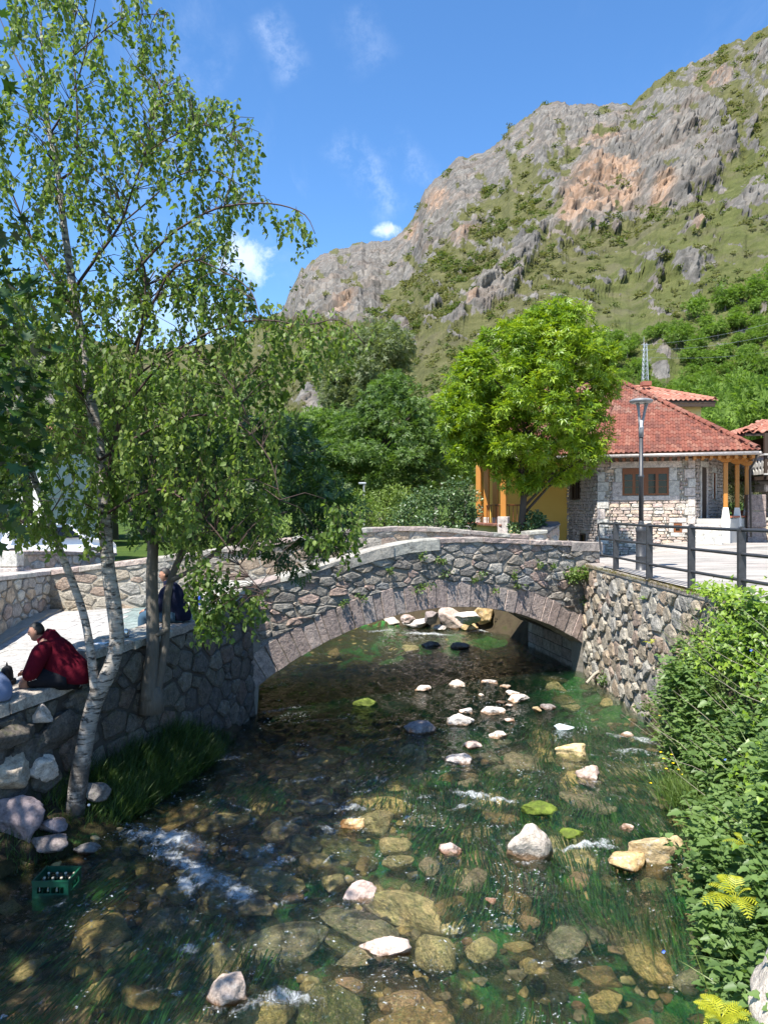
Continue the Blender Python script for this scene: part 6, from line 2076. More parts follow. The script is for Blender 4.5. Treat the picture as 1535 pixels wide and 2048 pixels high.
def pip(poly, n, r):
 """n random pixel points inside a polygon, and their inset (0 at the edge .. 1 deep inside)"""
 xs_ = [p[0] for p in poly]
 ys_ = [p[1] for p in poly]
 out = np.zeros((0, 2))
 while len(out) < n:
  c = np.stack([r.uniform(min(xs_), max(xs_), n * 2), r.uniform(min(ys_), max(ys_), n * 2)], 1)
  out = np.concatenate([out, c[in_poly(c[:, 0], c[:, 1], poly)]])
 out = out[:n]
 A = np.array(poly, float)
 B = np.roll(A, -1, 0)
 d = np.full(n, 1e9)
 for a, b in zip(A, B):
  ab = b - a
  t = np.clip(((out - a) @ ab) / (ab @ ab), 0, 1)
  d = np.minimum(d, np.linalg.norm(out - a - t[:, None] * ab, axis=1))
 return out, d
def clump_crown(centers, radii, nleaf, size, tmpl, r, droop=0.3, flat=0.55, squash=0.75, axis=None):
 """leaves gathered in clumps; each clump is a shell-biased ball of leaves facing outwards and up"""
 cc = np.repeat(centers, nleaf, 0)
 rad = np.repeat(radii, nleaf)
 d = unit(r.normal(size=(len(cc), 3)))
 u = r.uniform(0.25, 1, len(cc)) ** 0.5
 pos = cc + d * (rad * u)[:, None] * np.array([1, 1, squash])
 tip = unit(d * 0.9 + r.normal(size=d.shape) * 0.45 + np.array([0, 0, -droop]))
 up = unit(d * 0.7 + np.array([0, 0, 0.8]))
 return leaf_arrays(pos, tip, size * r.uniform(0.7, 1.25, len(pos)), tmpl, up, flat, r)
def outline_tree(name, label, cat, poly, d, depth, base, mat, bark, nclump, rc, nleaf, size, tmpl, seed, trunk_r=0.2, top=None, group=None, droop=0.3, limbs=10, flat=0.55, stems=1, squash=0.75, edge_bias=0.0, loc=None):
 r = np.random.default_rng(seed)
 pts, inset = pip(poly, nclump, r)
 k = d / FPX
 half = np.minimum(depth, inset * k * 1.4 + depth * 0.12)
 dd = d + r.uniform(-1, 1, nclump) * half
 C = np.stack([(pts[:, 0] - CX) / FPX * d, dd, EYE - (pts[:, 1] - CY) / FPX * d], 1)
 rad = rc * r.uniform(0.6, 1.3, nclump)
 t = thing(name, label, cat, base, 0, group)
 leaf_obj("crown", [clump_crown(C, rad, nleaf, size, tmpl, r, droop, flat, squash)], mat, t)
 mb = MB()
 base = Vector(base)
 topv = Vector(top) if top is not None else Vector((float(C[:, 0].mean()), d, float(np.percentile(C[:, 2], 70))))
 for s in range(stems):
  o = Vector((r.uniform(-.3, .3), r.uniform(-.3, .3), 0)) * (s > 0)
  n = 8
  path = [base + o + (topv - base) * (i / n) + Vector((r.normal(), r.normal(), 0)) * 0.06 * (topv - base).length * 0.12 * (i > 0) for i in range(n + 1)]
  mb.tube(path, [trunk_r * (1.25 if i == 0 else 1) * (1 - 0.8 * i / n) for i in range(n + 1)], 8)
 order = r.permutation(nclump)[:limbs]
 for i in order:
  c = Vector(C[i])
  f = min(0.95, max(0.25, (c.z - base.z) / max(0.1, (topv.z - base.z)) - 0.25))
  a = base + (topv - base) * f
  mid = a.lerp(c, 0.5) + Vector((0, 0, (c - a).length * 0.08))
  mb.tube([a, mid, c], [trunk_r * 0.4 * (1 - f * .6), trunk_r * 0.25, trunk_r * 0.07], 5)
 mb.obj("trunk", bark, t, smooth=True)
 return t
# ---- hillside bushes and trees
def clump_mesh(seed, n, size, tmpl, mat, name, squash=0.8, blobs=5, spread=0.55, base=0.0):
 r = np.random.default_rng(seed)
 c = unit(r.normal(size=(blobs, 3))) * spread * r.uniform(0.5, 1, (blobs, 1))
 c[:, 2] = np.abs(c[:, 2]) * squash + 0.3 + base
 v, f = clump_crown(c, np.full(blobs, 0.55), n // blobs, size, tmpl, r, 0.1, 0.6, squash)
 return mesh_arrays(name, v, f, mat), v, f
rs = np.random.default_rng(404)
vis_w = (MT['px'] > -80) & (MT['px'] < 1620)
bush_w = np.where(vis_w, np.clip(1 - MT['rock'] * 1.25, 0.02, 1), 0)
pat = np.clip((fbm(np.stack([MT['px'] * 0.014 + MT['py'] * 0.012, MT['py'] * 0.03 - MT['px'] * 0.012, MT['px'] * 0], 1), 4, 9) + 0.18) * 4, 0.10, 1)
lushw = MT['lush']
band = in_poly(MT['px'], MT['py'], [(640, 720), (820, 560), (1000, 420), (1120, 400), (1080, 460), (1020, 560), (900, 640), (800, 700), (700, 800), (600, 830)])
w = bush_w * pat * (1 - 0.75 * lushw) * (1 + 2.0 * band)
pick = rs.choice(len(w), 3500, replace=False, p=w / w.sum())
parts = {0: [], 1: []}
protoA = [clump_mesh(600 + i, 70, 0.42, T_RHOMB, M_BRUSH, "hillside_bush") for i in range(4)]
protoB = [clump_mesh(620 + i, 70, 0.42, T_RHOMB, M_BRUSH2, "hillside_bush") for i in range(4)]
ind = 0
for n_, k in enumerate(pick):
 c = MT['xyz'][k]
 s = (c[1] / FPX) * rs.uniform(3.5, 12) * (1.0 if MT['py'][k] > 330 else 0.8)
 which = 0 if rs.random() < 0.6 else 1
 me, v, f = (protoA if which == 0 else protoB)[n_ % 4]
 sz = np.array([s * rs.uniform(0.9, 1.6), s, s * rs.uniform(0.6, 1.0)])
 big = s * FPX / c[1] > 9.5 and MT['py'][k] > 260 and ind < 110
 if big:
  o = link("hillside_bush", me)
  o.location = c - np.array([0, 0, 0.2 * s])
  o.scale = sz * 1.15
  o.rotation_euler = (0, 0, rs.uniform(0, 6.28))
  set_props(o, "olive green bush growing among the rocks high on the mountain side", "bush", "bushes on the mountain side")
  ind += 1
 else:
  t = rs.uniform(0, 6.28)
  ca_, sa_ = math.cos(t), math.sin(t)
  vv = v * sz
  vv = np.stack([vv[:, 0] * ca_ - vv[:, 1] * sa_, vv[:, 0] * sa_ + vv[:, 1] * ca_, vv[:, 2]], 1) + c - np.array([0, 0, 0.2 * s])
  parts[which].append((vv, f))
leaf_obj("mountain_scrub", parts[0], M_BRUSH, kind='stuff')
leaf_obj("mountain_oak_scrub", parts[1], M_BRUSH2, kind='stuff')
proto = []
for i in range(6):
 me, v, f = clump_mesh(640 + i, 640, 0.20, T_SPRAY, M_HILLTREE, "crown", squash=0.95, blobs=13, spread=0.75, base=0.35)
 mb = MB()
 mb.tube([(0, 0, -0.3), (0.03, 0, 0.5), (0, 0.04, 1.0)], [0.07, 0.05, 0.02], 6)
 proto.append((me, mb.mesh("trunk", M_BARK)))
tw_ = np.where((MT['px'] > 1150) & (MT['px'] < 1620) & (MT['py'] > 560), lushw * (MT['py'] > 540), 0)
tw_ = tw_ * in_poly(MT['px'], MT['py'], [(1190, 690), (1300, 690), (1370, 670), (1400, 615), (1470, 600), (1540, 575), (1620, 560), (1620, 1000), (1150, 1000)])
hole = in_poly(MT['px'], MT['py'], [(1280, 770), (1285, 725), (1310, 705), (1370, 720), (1380, 770)])
tw_ = tw_ * (1 - hole)
tp = rs.choice(len(tw_), 1100, replace=False, p=tw_ / tw_.sum())
placed = []
for k in tp:
 c = MT['xyz'][k]
 px_, py_ = MT['px'][k], MT['py'][k]
 rpx = rs.uniform(15, 29)
 if any((px_ - a) ** 2 + ((py_ - b) * 1.3) ** 2 < (0.8 * (rpx + cc) * 0.62) ** 2 for a, b, cc in placed):
  continue
 placed.append((px_, py_, rpx))
 s = rpx * c[1] / FPX
 t = link("hillside_tree", None)
 t.location = c
 t.scale = (s * rs.uniform(0.85, 1.15), s, s * rs.uniform(0.85, 1.2))
 t.rotation_euler = (0, 0, rs.uniform(0, 6.28))
 set_props(t, "bright green broadleaf tree in the wood at the foot of the mountain", "tree", "trees at the foot of the mountain")
 a, b = proto[len(placed) % 6]
 link("crown", a, t, local=True)
 link("trunk", b, t, local=True)
 if len(placed) >= 130:
  break
mids = [(905, 930, 44, 75, 80), (870, 880, 58, 60, 75), (930, 850, 75, 60, 80), (960, 780, 95, 60, 70), (640, 930, 62, 60, 100), (590, 960, 66, 60, 120), (540, 960, 55, 80, 130), (470, 980, 60, 80, 140), (400, 990, 58, 80, 150), (320, 990, 55, 90, 170), (230, 990, 60, 90, 180), (140, 985, 58, 90, 170), (60, 980, 50, 90, 170), (-30, 980, 54, 100, 180),
 (1440, 880, 70, 70, 90), (1500, 880, 62, 70, 110), (1560, 880, 60, 70, 120), (1420, 830, 90, 60, 70), (1490, 800, 95, 60, 70), (1270, 880, 80, 50, 60), (760, 960, 80, 70, 110), (690, 940, 90, 60, 100), (1000, 900, 80, 60, 90), (1080, 900, 85, 60, 90), (1160, 900, 85, 60, 90)]
for (px_, py_, d, rp, hp) in mids:
 k = d / FPX
 p = P(px_, py_, d)
 s = rp * k
 t = link("valley_tree", None)
 zb = 2.2 if d < 60 else float(valley_z(np.array([p.x]), np.array([d]))[0])
 hz = max(hp * k, 1.5)
 t.location = (p.x, d, p.z - s * 0.9)
 t.scale = (s, s, s * max(0.9, min(1.8, hz / s)))
 t.rotation_euler = (0, 0, rs.uniform(0, 6.28))
 set_props(t, "green leafy tree among the riverside trees of the valley floor", "tree", "trees along the valley floor")
 a, b = proto[int(px_) % 6]
 link("crown", a, t, local=True)
 tr = MB()
 tr.tube([(0, 0, -(p.z - s * 0.9 - zb) / t.scale[2] - 0.1), (0, 0.02, 0.6)], [0.09, 0.05], 6)
 tr.obj("trunk", M_BARK, t, local=True)
# ---- mid-ground trees and shrubs
outline_tree("maple_tree", "bright yellow green young maple tree with round crown in front of the stone house", "tree",
 [(1040, 608), (1062, 640), (1088, 618), (1130, 614), (1165, 640), (1200, 672), (1222, 720), (1224, 770), (1206, 800), (1216, 850), (1196, 905), (1165, 940), (1130, 945), (1115, 975), (1085, 955), (1050, 978), (1010, 968), (985, 925), (950, 905), (910, 915), (888, 880), (893, 825), (885, 790), (915, 755), (930, 715), (962, 690), (985, 660), (1015, 648)],
 24.0, 2.1, (4.35, 24.0, 2.0), M_MAPLE, M_BARKD, 290, 0.44, 56, 0.20, T_SPRAY, 71, trunk_r=0.16, top=(4.55, 24.1, 8.0), limbs=26, droop=0.25, flat=0.6)
outline_tree("willow_tree", "tall grey green willow rising behind the dark tree at the river bend", "tree",
 [(685, 690), (705, 655), (735, 640), (760, 668), (785, 648), (812, 655), (822, 700), (806, 745), (815, 800), (780, 840), (720, 850), (680, 830), (650, 800), (640, 750), (660, 720)],
 48.0, 3.0, (-1.0, 48.0, 2.0), M_POPLAR, M_BARK, 150, 0.75, 60, 0.26, T_SPRAY, 72, trunk_r=0.3, limbs=12, squash=1.0)
outline_tree("dark_tree", "broad dark green tree at the river bend behind the bridge parapet", "tree",
 [(760, 760), (800, 745), (830, 790), (860, 820), (885, 880), (880, 960), (860, 1010), (780, 1010), (700, 1000), (650, 980), (640, 900), (665, 850), (700, 830), (730, 790)],
 41.0, 4.0, (0.2, 41.0, 2.0), M_DKTREE, M_BARKD, 190, 0.75, 62, 0.27, T_SPRAY, 73, trunk_r=0.3, limbs=12)
outline_tree("light_tree", "light green tree left of the dark tree at the river bend", "tree",
 [(600, 850), (640, 815), (690, 820), (700, 880), (690, 960), (640, 1000), (590, 980), (580, 900)],
 46.0, 3.0, (-3.8, 46.0, 2.0), M_MIDTREE, M_BARK, 90, 0.7, 55, 0.27, T_SPRAY, 74, trunk_r=0.2, limbs=6)
outline_tree("rose_bush", "dark leafed climbing rose bush with pale blossoms beside the yellow porch", "bush",
 [(800, 1010), (830, 985), (870, 975), (905, 965), (935, 960), (952, 990), (950, 1040), (935, 1070), (870, 1075), (800, 1070), (785, 1040)],
 28.5, 1.3, (2.0, 28.5, 2.0), M_ROSE, M_BARKD, 110, 0.32, 60, 0.11, T_RHOMB, 75, trunk_r=0.06, limbs=8, top=(2.0, 28.5, 3.4))
outline_tree("pale_shrub", "pale green feathery shrub left of the dark rose bush", "bush",
 [(690, 1010), (720, 985), (760, 985), (800, 975), (830, 1000), (810, 1050), (790, 1075), (720, 1085), (680, 1070)],
 31.0, 1.5, (0.0, 31.0, 2.0), M_LIGHTSHRUB, M_BARKD, 100, 0.36, 55, 0.15, T_NARROW, 76, trunk_r=0.05, limbs=6, top=(0, 31, 3.3))
outline_tree("yellow_shrub", "yellow green shrub glowing behind the left end of the bridge parapet", "bush",
 [(540, 1060), (590, 1030), (640, 1010), (690, 1030), (690, 1090), (600, 1110), (520, 1115)],
 27.0, 1.4, (-3.0, 27.0, 1.2), M_LIGHTSHRUB, M_BARKD, 90, 0.36, 50, 0.14, T_NARROW, 77, trunk_r=0.05, limbs=6, top=(-3, 27, 3.0))
outline_tree("terrace_shrub", "low bright shrub behind the plaza parapet between the tree stems", "bush",
 [(370, 1105), (400, 1075), (450, 1065), (500, 1075), (520, 1110), (460, 1125), (390, 1128)],
 24.5, 0.8, (-5.4, 24.5, 2.0), M_LIGHTSHRUB, M_BARKD, 50, 0.28, 50, 0.12, T_NARROW, 78, trunk_r=0.04, limbs=4, top=(-5.4, 24.5, 3.0))
outline_tree("planter_bush", "small green bush at the foot of the maple trunk", "bush",
 [(1022, 1050), (1035, 1035), (1060, 1030), (1075, 1022), (1085, 1045), (1083, 1070), (1030, 1075)],
 24.0, 0.5, (4.5, 24.0, 2.4), M_ROSE, M_BARKD, 26, 0.16, 40, 0.12, T_OVATE, 79, trunk_r=0.02, limbs=4, top=(4.5, 24, 3.2))
outline_tree("garden_shrub", "grey green shrub behind the porch posts by the pillar", "bush",
 [(1425, 960), (1450, 935), (1490, 940), (1515, 960), (1520, 1000), (1490, 1020), (1430, 1010)],
 31.0, 1.0, (14.4, 31.0, 3.0), M_POPLAR, M_BARKD, 60, 0.35, 45, 0.13, T_NARROW, 80, trunk_r=0.05, limbs=6, top=(14.4, 31, 5))
outline_tree("shady_tree", "dark tree closing the view behind the birch on the left", "tree",
 [(-120, 640), (-20, 560), (60, 600), (130, 700), (180, 690), (230, 740), (260, 820), (240, 900), (180, 930), (110, 900), (60, 960), (-40, 1000), (-140, 960)],
 29.0, 3.5, (-13.5, 29.0, 2.1), M_DKTREE, M_BARKD, 150, 0.65, 60, 0.24, T_SPRAY, 81, trunk_r=0.25, limbs=10)
outline_tree("dense_tree", "dense green tree behind the birch, between its trunk and the sky gap", "tree",
 [(230, 800), (280, 760), (340, 745), (400, 760), (470, 750), (540, 790), (590, 830), (600, 920), (560, 1000), (450, 1010), (330, 1000), (250, 960)],
 34.0, 3.5, (-8.0, 34.0, 2.0), M_DKTREE, M_BARKD, 160, 0.7, 60, 0.25, T_SPRAY, 82, trunk_r=0.25, limbs=10)
# ---- the birch
BD = 9.7
def pathp(pts, d0, d1=None):
 n = len(pts)
 out = []
 for i, p in enumerate(pts):
  d = d0 if d1 is None else lerp(d0, d1, i / (n - 1))
  out.append(Vector(((p[0] - CX) / FPX * d, d, EYE - (p[1] - CY) / FPX * d)))
 return out
def smooth_path(pts, m=4):
 out = []
 for i in range(len(pts) - 1):
  p0, p1, p2, p3 = pts[max(i - 1, 0)], pts[i], pts[i + 1], pts[min(i + 2, len(pts) - 1)]
  for k in range(m):
   t = k / m
   out.append(0.5 * ((2 * p1) + (p2 - p0) * t + (2 * p0 - 5 * p1 + 4 * p2 - p3) * t * t + (3 * p1 - p0 - 3 * p2 + p3) * t ** 3))
 out.append(pts[-1])
 return out
birch_loc = P(150, 1625, 9.7)
birch = thing("birch_tree", "white barked birch with forked trunk and hanging leaves on the left bank", "tree", birch_loc)
TR = [([(148, 1640), (158, 1560), (170, 1490), (182, 1430), (197, 1385), (222, 1335), (234, 1280), (228, 1210), (216, 1130), (208, 1000), (196, 880), (185, 820), (172, 740), (160, 660), (147, 580), (138, 520), (128, 450), (118, 360), (100, 270), (92, 200), (84, 90), (78, -60)],
 9.7, 10.2, [.135, .118, .106, .105, .11, .098, .095, .10, .088, .08, .075, .072, .066, .06, .055, .05, .045, .04, .032, .025, .018, .012]),
 ([(192, 1395), (186, 1340), (178, 1280), (165, 1220), (140, 1150), (118, 1095), (98, 1030), (70, 960), (40, 880), (10, 800), (-30, 700)], 9.7, 10.6, [.062, .058, .052, .05, .05, .048, .05, .045, .04, .035, .03])]
BR = [([(208, 1000), (230, 880), (262, 760), (285, 640), (290, 540), (255, 450), (240, 400)], 9.9, 9.3, .035), ([(160, 660), (120, 570), (70, 490), (30, 400), (0, 320)], 10, 10.8, .035),
 ([(118, 360), (150, 330), (155, 220), (148, 110), (150, 40)], 10.1, 10.1, .02), ([(100, 270), (140, 200), (165, 130), (180, 60), (195, -20)], 10.2, 9.8, .015), ([(147, 580), (190, 520), (240, 450), (265, 380), (290, 310), (310, 240), (320, 180)], 10, 9.4, .024),
 ([(255, 560), (330, 480), (370, 450), (430, 418), (500, 407), (560, 410), (610, 430), (630, 468)], 9.4, 9.0, .02), ([(448, 412), (460, 370), (470, 320), (472, 270)], 9.2, 9.2, .008), ([(270, 690), (330, 560), (380, 520), (440, 540), (500, 580), (520, 640)], 9.5, 8.9, .018),
 ([(240, 830), (330, 720), (430, 660), (520, 640), (610, 650), (680, 640), (730, 690)], 9.6, 9.0, .018), ([(185, 820), (120, 720), (60, 660), (10, 640)], 10, 10.4, .02), ([(200, 920), (300, 860), (400, 830), (480, 850), (540, 920), (560, 1000)], 9.7, 9.0, .02),
 ([(210, 1030), (300, 980), (370, 1000), (430, 1060), (480, 1130), (530, 1190)], 9.8, 9.2, .018), ([(300, 300), (350, 270), (410, 250), (460, 270), (500, 310)], 9.4, 9.2, .01), ([(150, 110), (210, 60), (260, 30), (330, 30)], 10, 9.6, .01),
 ([(240, 450), (300, 400), (360, 350), (420, 340), (480, 370)], 9.4, 9.0, .012), ([(265, 760), (350, 700), (410, 720), (470, 780), (500, 850)], 9.6, 9.1, .015), ([(40, 880), (10, 960), (0, 1040)], 10.5, 10.6, .012), ([(118, 1095), (60, 1060), (20, 1040)], 10.1, 10.4, .012), ([(100, 1030), (150, 960), (180, 980)], 10.1, 10.2, .01), ([(90, 200), (40, 130), (10, 60), (-10, 10)], 10.2, 10.4, .015)]
mb = MB()
NODES = []
for pts, a, b, rad in TR:
 P0 = pathp(pts, a, b)
 sp = smooth_path(P0, 3)
 rr_ = list(np.interp(np.linspace(0, len(pts) - 1, len(sp)), range(len(pts)), rad))
 mb.tube(sp, rr_, 12)
 NODES += [(p, 0.01) for p in sp if p.z > 3]
me = mb.mesh("trunk", M_BBARK, True)
me.transform(Matrix.Translation(-birch_loc))
o = link("trunk", me, birch, local=True)
mb = MB()
for pts, a, b, r0 in BR:
 sp = smooth_path(pathp(pts, a, b), 3)
 mb.tube(sp, [lerp(r0, 0.004, i / (len(sp) - 1)) for i in range(len(sp))], 6)
 NODES += [(p, 0.005) for p in sp]
UPPER = [(15, -60), (120, -60), (250, -50), (320, 20), (345, 40), (300, 70), (290, 110), (345, 100), (350, 140), (280, 150), (345, 190), (440, 210), (480, 235), (525, 290), (510, 350), (470, 400), (515, 405), (625, 440), (600, 492), (540, 440), (470, 440), (470, 480), (505, 560), (495, 600), (400, 590), (-60, 600), (-60, 250), (0, 180)]
LOWER = [(-60, 590), (500, 570), (525, 640), (600, 640), (700, 640), (740, 690), (690, 720), (640, 780), (600, 740), (570, 800), (560, 900), (555, 1000), (545, 1080), (490, 1120), (420, 1100), (380, 1150), (340, 1090), (290, 1040), (250, 980), (190, 1090), (170, 1040), (120, 1090), (30, 1080), (-60, 1070)]
SPRAY = [(395, 1150), (440, 1120), (500, 1165), (545, 1205), (520, 1235), (480, 1225), (470, 1250), (420, 1265), (405, 1210)]
SPRAY2 = [(610, 1080), (680, 1020), (740, 1010), (740, 1075), (690, 1120), (650, 1110)]
rb = np.random.default_rng(2024)
ND = np.array([n[0][:] for n in NODES])
lp, lt, ls = [], [], []
cat_ = MB()
for poly, n, dlo, dhi, lv in ((UPPER, 760, 8.7, 10.9, 16), (LOWER, 1050, 8.6, 10.9, 18), (SPRAY, 60, 8.8, 9.4, 18), (SPRAY2, 36, 9.0, 9.8, 16)):
 pts, inset = pip(poly, n, rb)
 for (a, b), ins in zip(pts, inset):
  dep = (dlo + dhi) / 2 + rb.uniform(-1, 1) * (dhi - dlo) / 2 * min(1, 0.25 + ins / 90)
  p = Vector(((a - CX) / FPX * 9.7, dep, EYE - (b - CY) / FPX * 9.7))
  L = rb.uniform(0.18, 0.5)
  d = Vector((rb.normal() * 0.35, rb.normal() * 0.35, -1)).normalized()
  st = p - d * L * 0.5 + Vector((rb.normal() * .05, rb.normal() * .05, 0.05))
  en = p + d * L * 0.5
  dist = np.linalg.norm(ND - np.array(st[:]) + np.array([0, 0, 0.25]), axis=1)
  j = int(dist.argmin())
  if rb.random() < 0.55 and dist[j] < 0.8:
   q_ = Vector(ND[j])
   mid = q_.lerp(st, 0.55) + Vector((0, 0, 0.12 * dist[j]))
   mb.tube([q_, mid, st, p, en], [0.006, 0.0045, 0.003, 0.0022, 0.0012], 4, cap=False)
  else:
   mb.tube([st, p, en], [0.003, 0.0022, 0.0012], 3, cap=False)
  m_ = int(lv * L / 0.34)
  for k in range(m_):
   f = (k + rb.uniform(0, 1)) / m_
   q_ = st.lerp(en, f)
   lp.append(q_ + Vector((rb.normal(), rb.normal(), rb.normal() * .6)) * 0.022)
   lt.append((rb.normal() * .55, rb.normal() * .55, -0.75 + rb.normal() * .3))
   ls.append(rb.uniform(0.055, 0.095))
  if rb.random() < 0.10:
   for k in range(2):
    c = en + Vector((rb.normal() * .02, rb.normal() * .02, 0.03))
    cat_.tube([c, c + Vector((rb.normal() * .006, 0, -.03)), c + Vector((rb.normal() * .01, 0, -.065))], [.003, .0042, .002], 5)
mb.obj("branches", M_TWIG, birch, smooth=True)
lp = np.array([p[:] for p in lp])
leaf_obj("crown", [leaf_arrays(lp, np.array(lt), np.array(ls), T_OVATE, np.tile(np.array([[0, -0.3, 0.3]]), (len(lp), 1)), 0.3, rb)], M_BIRCH, birch)
cat_.obj("catkins", M_CATKIN, birch)
# ---- dark ash tree rooted in the wall behind the birch
aloc = P(300, 1392, 11.35)
ash = thing("ash_tree", "grey twin stemmed tree with dark feathery leaves growing out of the embankment wall", "tree", aloc)
mb = MB()
for pts, rad, a, b in (([(296, 1400), (300, 1350), (306, 1290), (305, 1230), (304, 1150), (306, 1080), (300, 980), (310, 880)], [.13, .115, .10, .095, .09, .08, .06, .03], 11.3, 11.6), ([(312, 1392), (325, 1320), (332, 1260), (334, 1200), (345, 1150), (372, 1090), (400, 1030), (440, 950)], [.08, .07, .065, .06, .055, .05, .04, .02], 11.4, 11.8),
 ([(312, 1270), (328, 1262), (336, 1255)], [.04, .045, .04], 11.36, 11.45),
 ([(345, 1160), (400, 1130), (460, 1080), (520, 1040), (590, 1020)], [.04, .035, .03, .022, .012], 11.5, 11.0), ([(304, 1090), (260, 1020), (250, 940)], [.05, .035, .015], 11.5, 11.9), ([(400, 1030), (480, 980), (560, 930), (630, 900)], [.03, .026, .018, .01], 11.7, 11.2)):
 sp = smooth_path(pathp(pts, a, b), 3)
 mb.tube(sp, list(np.interp(np.linspace(0, len(pts) - 1, len(sp)), range(len(pts)), rad)), 9)
mb.lathe([(0.20, -0.25), (0.17, 0.0), (0.13, 0.14)], c=(aloc.x + .02, aloc.y + 0.02, aloc.z), n=10)
mb.obj("trunk", M_BARK, ash, smooth=True)
ra = np.random.default_rng(77)
poly = [(255, 930), (330, 850), (420, 830), (520, 820), (600, 850), (670, 930), (700, 1020), (690, 1090), (640, 1120), (590, 1140), (520, 1105), (440, 1080), (380, 1095), (330, 1080), (270, 1060)]
pts, ins = pip(poly, 230, ra)
C = np.stack([(pts[:, 0] - CX) / FPX * 11.5, 11.5 + ra.uniform(-1, 1, 230) * np.minimum(1.4, .2 + ins * 0.012), EYE - (pts[:, 1] - CY) / FPX * 11.5], 1)
leaf_obj("crown", [clump_crown(C, np.full(230, 0.2), 11, 0.155, T_PINNATE, ra, 0.35, 0.5)], M_ASH, ash)
# ---- big shade tree on the left bank, its crown reaching into the picture at the left edge
sloc = Vector((-6.9, 4.2, 1.2))
st_ = thing("shade_tree", "large broadleaf tree whose dark leaves hang in at the left edge", "tree", sloc)
mb = MB()
mb.tube(smooth_path([sloc + Vector((0, 0, -.3)), sloc + Vector((.1, .1, 1.5)), sloc + Vector((.3, .2, 3)), sloc + Vector((.6, .5, 5)), sloc + Vector((.9, .6, 7.5))], 3), [.3] * 4 + [.26] * 4 + [.2] * 4 + [.08], 10)
rsd = np.random.default_rng(88)
CC = []
while len(CC) < 270:
 p = rsd.uniform(-1, 1, 3)
 if np.linalg.norm(p) > 1 or np.linalg.norm(p) < 0.35:
  continue
 c = np.array([-6.1, 5.4, 7.3]) + p * np.array([3.3, 3.9, 2.7])
 if c[0] > -0.535 * c[1] - 0.05 and c[2] < EYE + 0.75 * c[1] + 0.4 and c[1] > 0:
  continue
 CC.append(c)
for (a, b, d) in ((5, 620, 6.4), (12, 690, 6.6), (0, 760, 6.4), (18, 840, 6.7), (5, 900, 6.6), (20, 960, 6.8), (-10, 700, 6.2), (-15, 820, 6.4), (30, 880, 6.9), (-20, 930, 6.6), (8, 1010, 6.8), (25, 760, 6.8), (-12, 575, 6.5)):
 CC.append(np.array(P(a, b, d)[:]))
CC = np.array(CC)
for i in list(range(0, 270, 11)) + [271, 274, 277]:
 c = Vector(CC[i])
 a = sloc + Vector((.5, .4, min(6.5, max(2.5, c.z - sloc.z - 1.2))))
 mb.tube([a, a.lerp(c, .5) + Vector((0, 0, .2)), c], [.06, .04, .01], 5)
mb.obj("trunk", M_BARKD, st_, smooth=True)
leaf_obj("crown", [clump_crown(CC, rsd.uniform(.28, .5, len(CC)), 34, 0.15, T_PALM, rsd, 0.4, 0.6)], M_PLANE, st_)
# ---- right bank: nettles, ivy, ferns, flowers
rv = np.random.default_rng(31)
def bank_point(y, t):
 a = np.interp(y, np.linspace(3.6, 14.4, 90), np.arange(90))
 i = int(min(a, 88))
 f = a - i
 k = t * 19
 j = int(min(k, 18))
 g_ = k - j
 return (RB[i, j] * (1 - f) * (1 - g_) + RB[i + 1, j] * f * (1 - g_) + RB[i, j + 1] * (1 - f) * g_ + RB[i + 1, j + 1] * f * g_)
lp, lt, ls, lu = [], [], [], []
stem = MB()
ip, it_, is_ = [], [], []
n = 0
while n < 2050:
 y = rv.uniform(4.2, 13.6)
 t = rv.uniform(0.02, 0.98)
 dens = interp(y, [(4, 1), (10.5, 1.0), (11.8, 0.75), (12.6, 0.4), (13.6, 0.1)])
 if rv.random() > dens:
  continue
 p = bank_point(y, t)
 if y > 11.3 and t > 0.75:
  continue
 cl_ = float(fbm(np.array([[p[0] * 1.3, p[1] * 1.3, p[2] * 1.3]]), 3, 8)[0])
 if cl_ < -0.16 and rv.random() < .8:
  continue
 n += 1
 ivy_zone = (t > 0.70 and 6.0 < y < 11.6 and rv.random() < 0.75) or (t > 0.5 and y < 8.6 and rv.random() < 0.35)
 if ivy_zone:
  for k in range(16):
   q_ = p + np.array([rv.normal() * .16 - .08, rv.normal() * .18, rv.normal() * .12 + .05])
   ip.append(q_)
   it_.append((-0.5 + rv.normal() * .4, rv.normal() * .5 - .2, -0.5 + rv.normal() * .3))
   is_.append(rv.uniform(0.05, 0.085))
  continue
 H_ = rv.uniform(0.25, 0.62) * (1.15 if t < 0.5 else 0.85) * (1 + 1.1 * cl_)
 lean = np.array([-0.35 + rv.normal() * .25, rv.normal() * .25, 1.0])
 lean /= np.linalg.norm(lean)
 top = p + lean * H_
 stem.tube([tuple(p - lean * .05), tuple(top)], [.005, .003], 3, cap=False)
 m_ = int(H_ / 0.075)
 big_ = 1.6 if rv.random() < .07 else 1.0
 for k in range(m_):
  f = 0.25 + 0.75 * (k + .5) / m_
  q_ = p + lean * H_ * f
  th = (k % 2) * math.pi / 2 + rv.uniform(-.4, .4)
  for sg in (0, math.pi):
   lp.append(q_)
   lt.append((math.cos(th + sg), math.sin(th + sg), -0.15 + rv.normal() * .2))
   ls.append(big_ * rv.uniform(0.08, 0.165) * (1.15 - 0.5 * f))
   lu.append((0, -0.15, 1))
leaf_obj("nettles", [leaf_arrays(np.array(lp), np.array(lt), np.array(ls), T_NETTLE, np.array(lu, float), 0.7, rv)], M_NETTLE, kind='stuff')
stem.obj("nettle_stalks", M_NETTLE, kind='stuff')
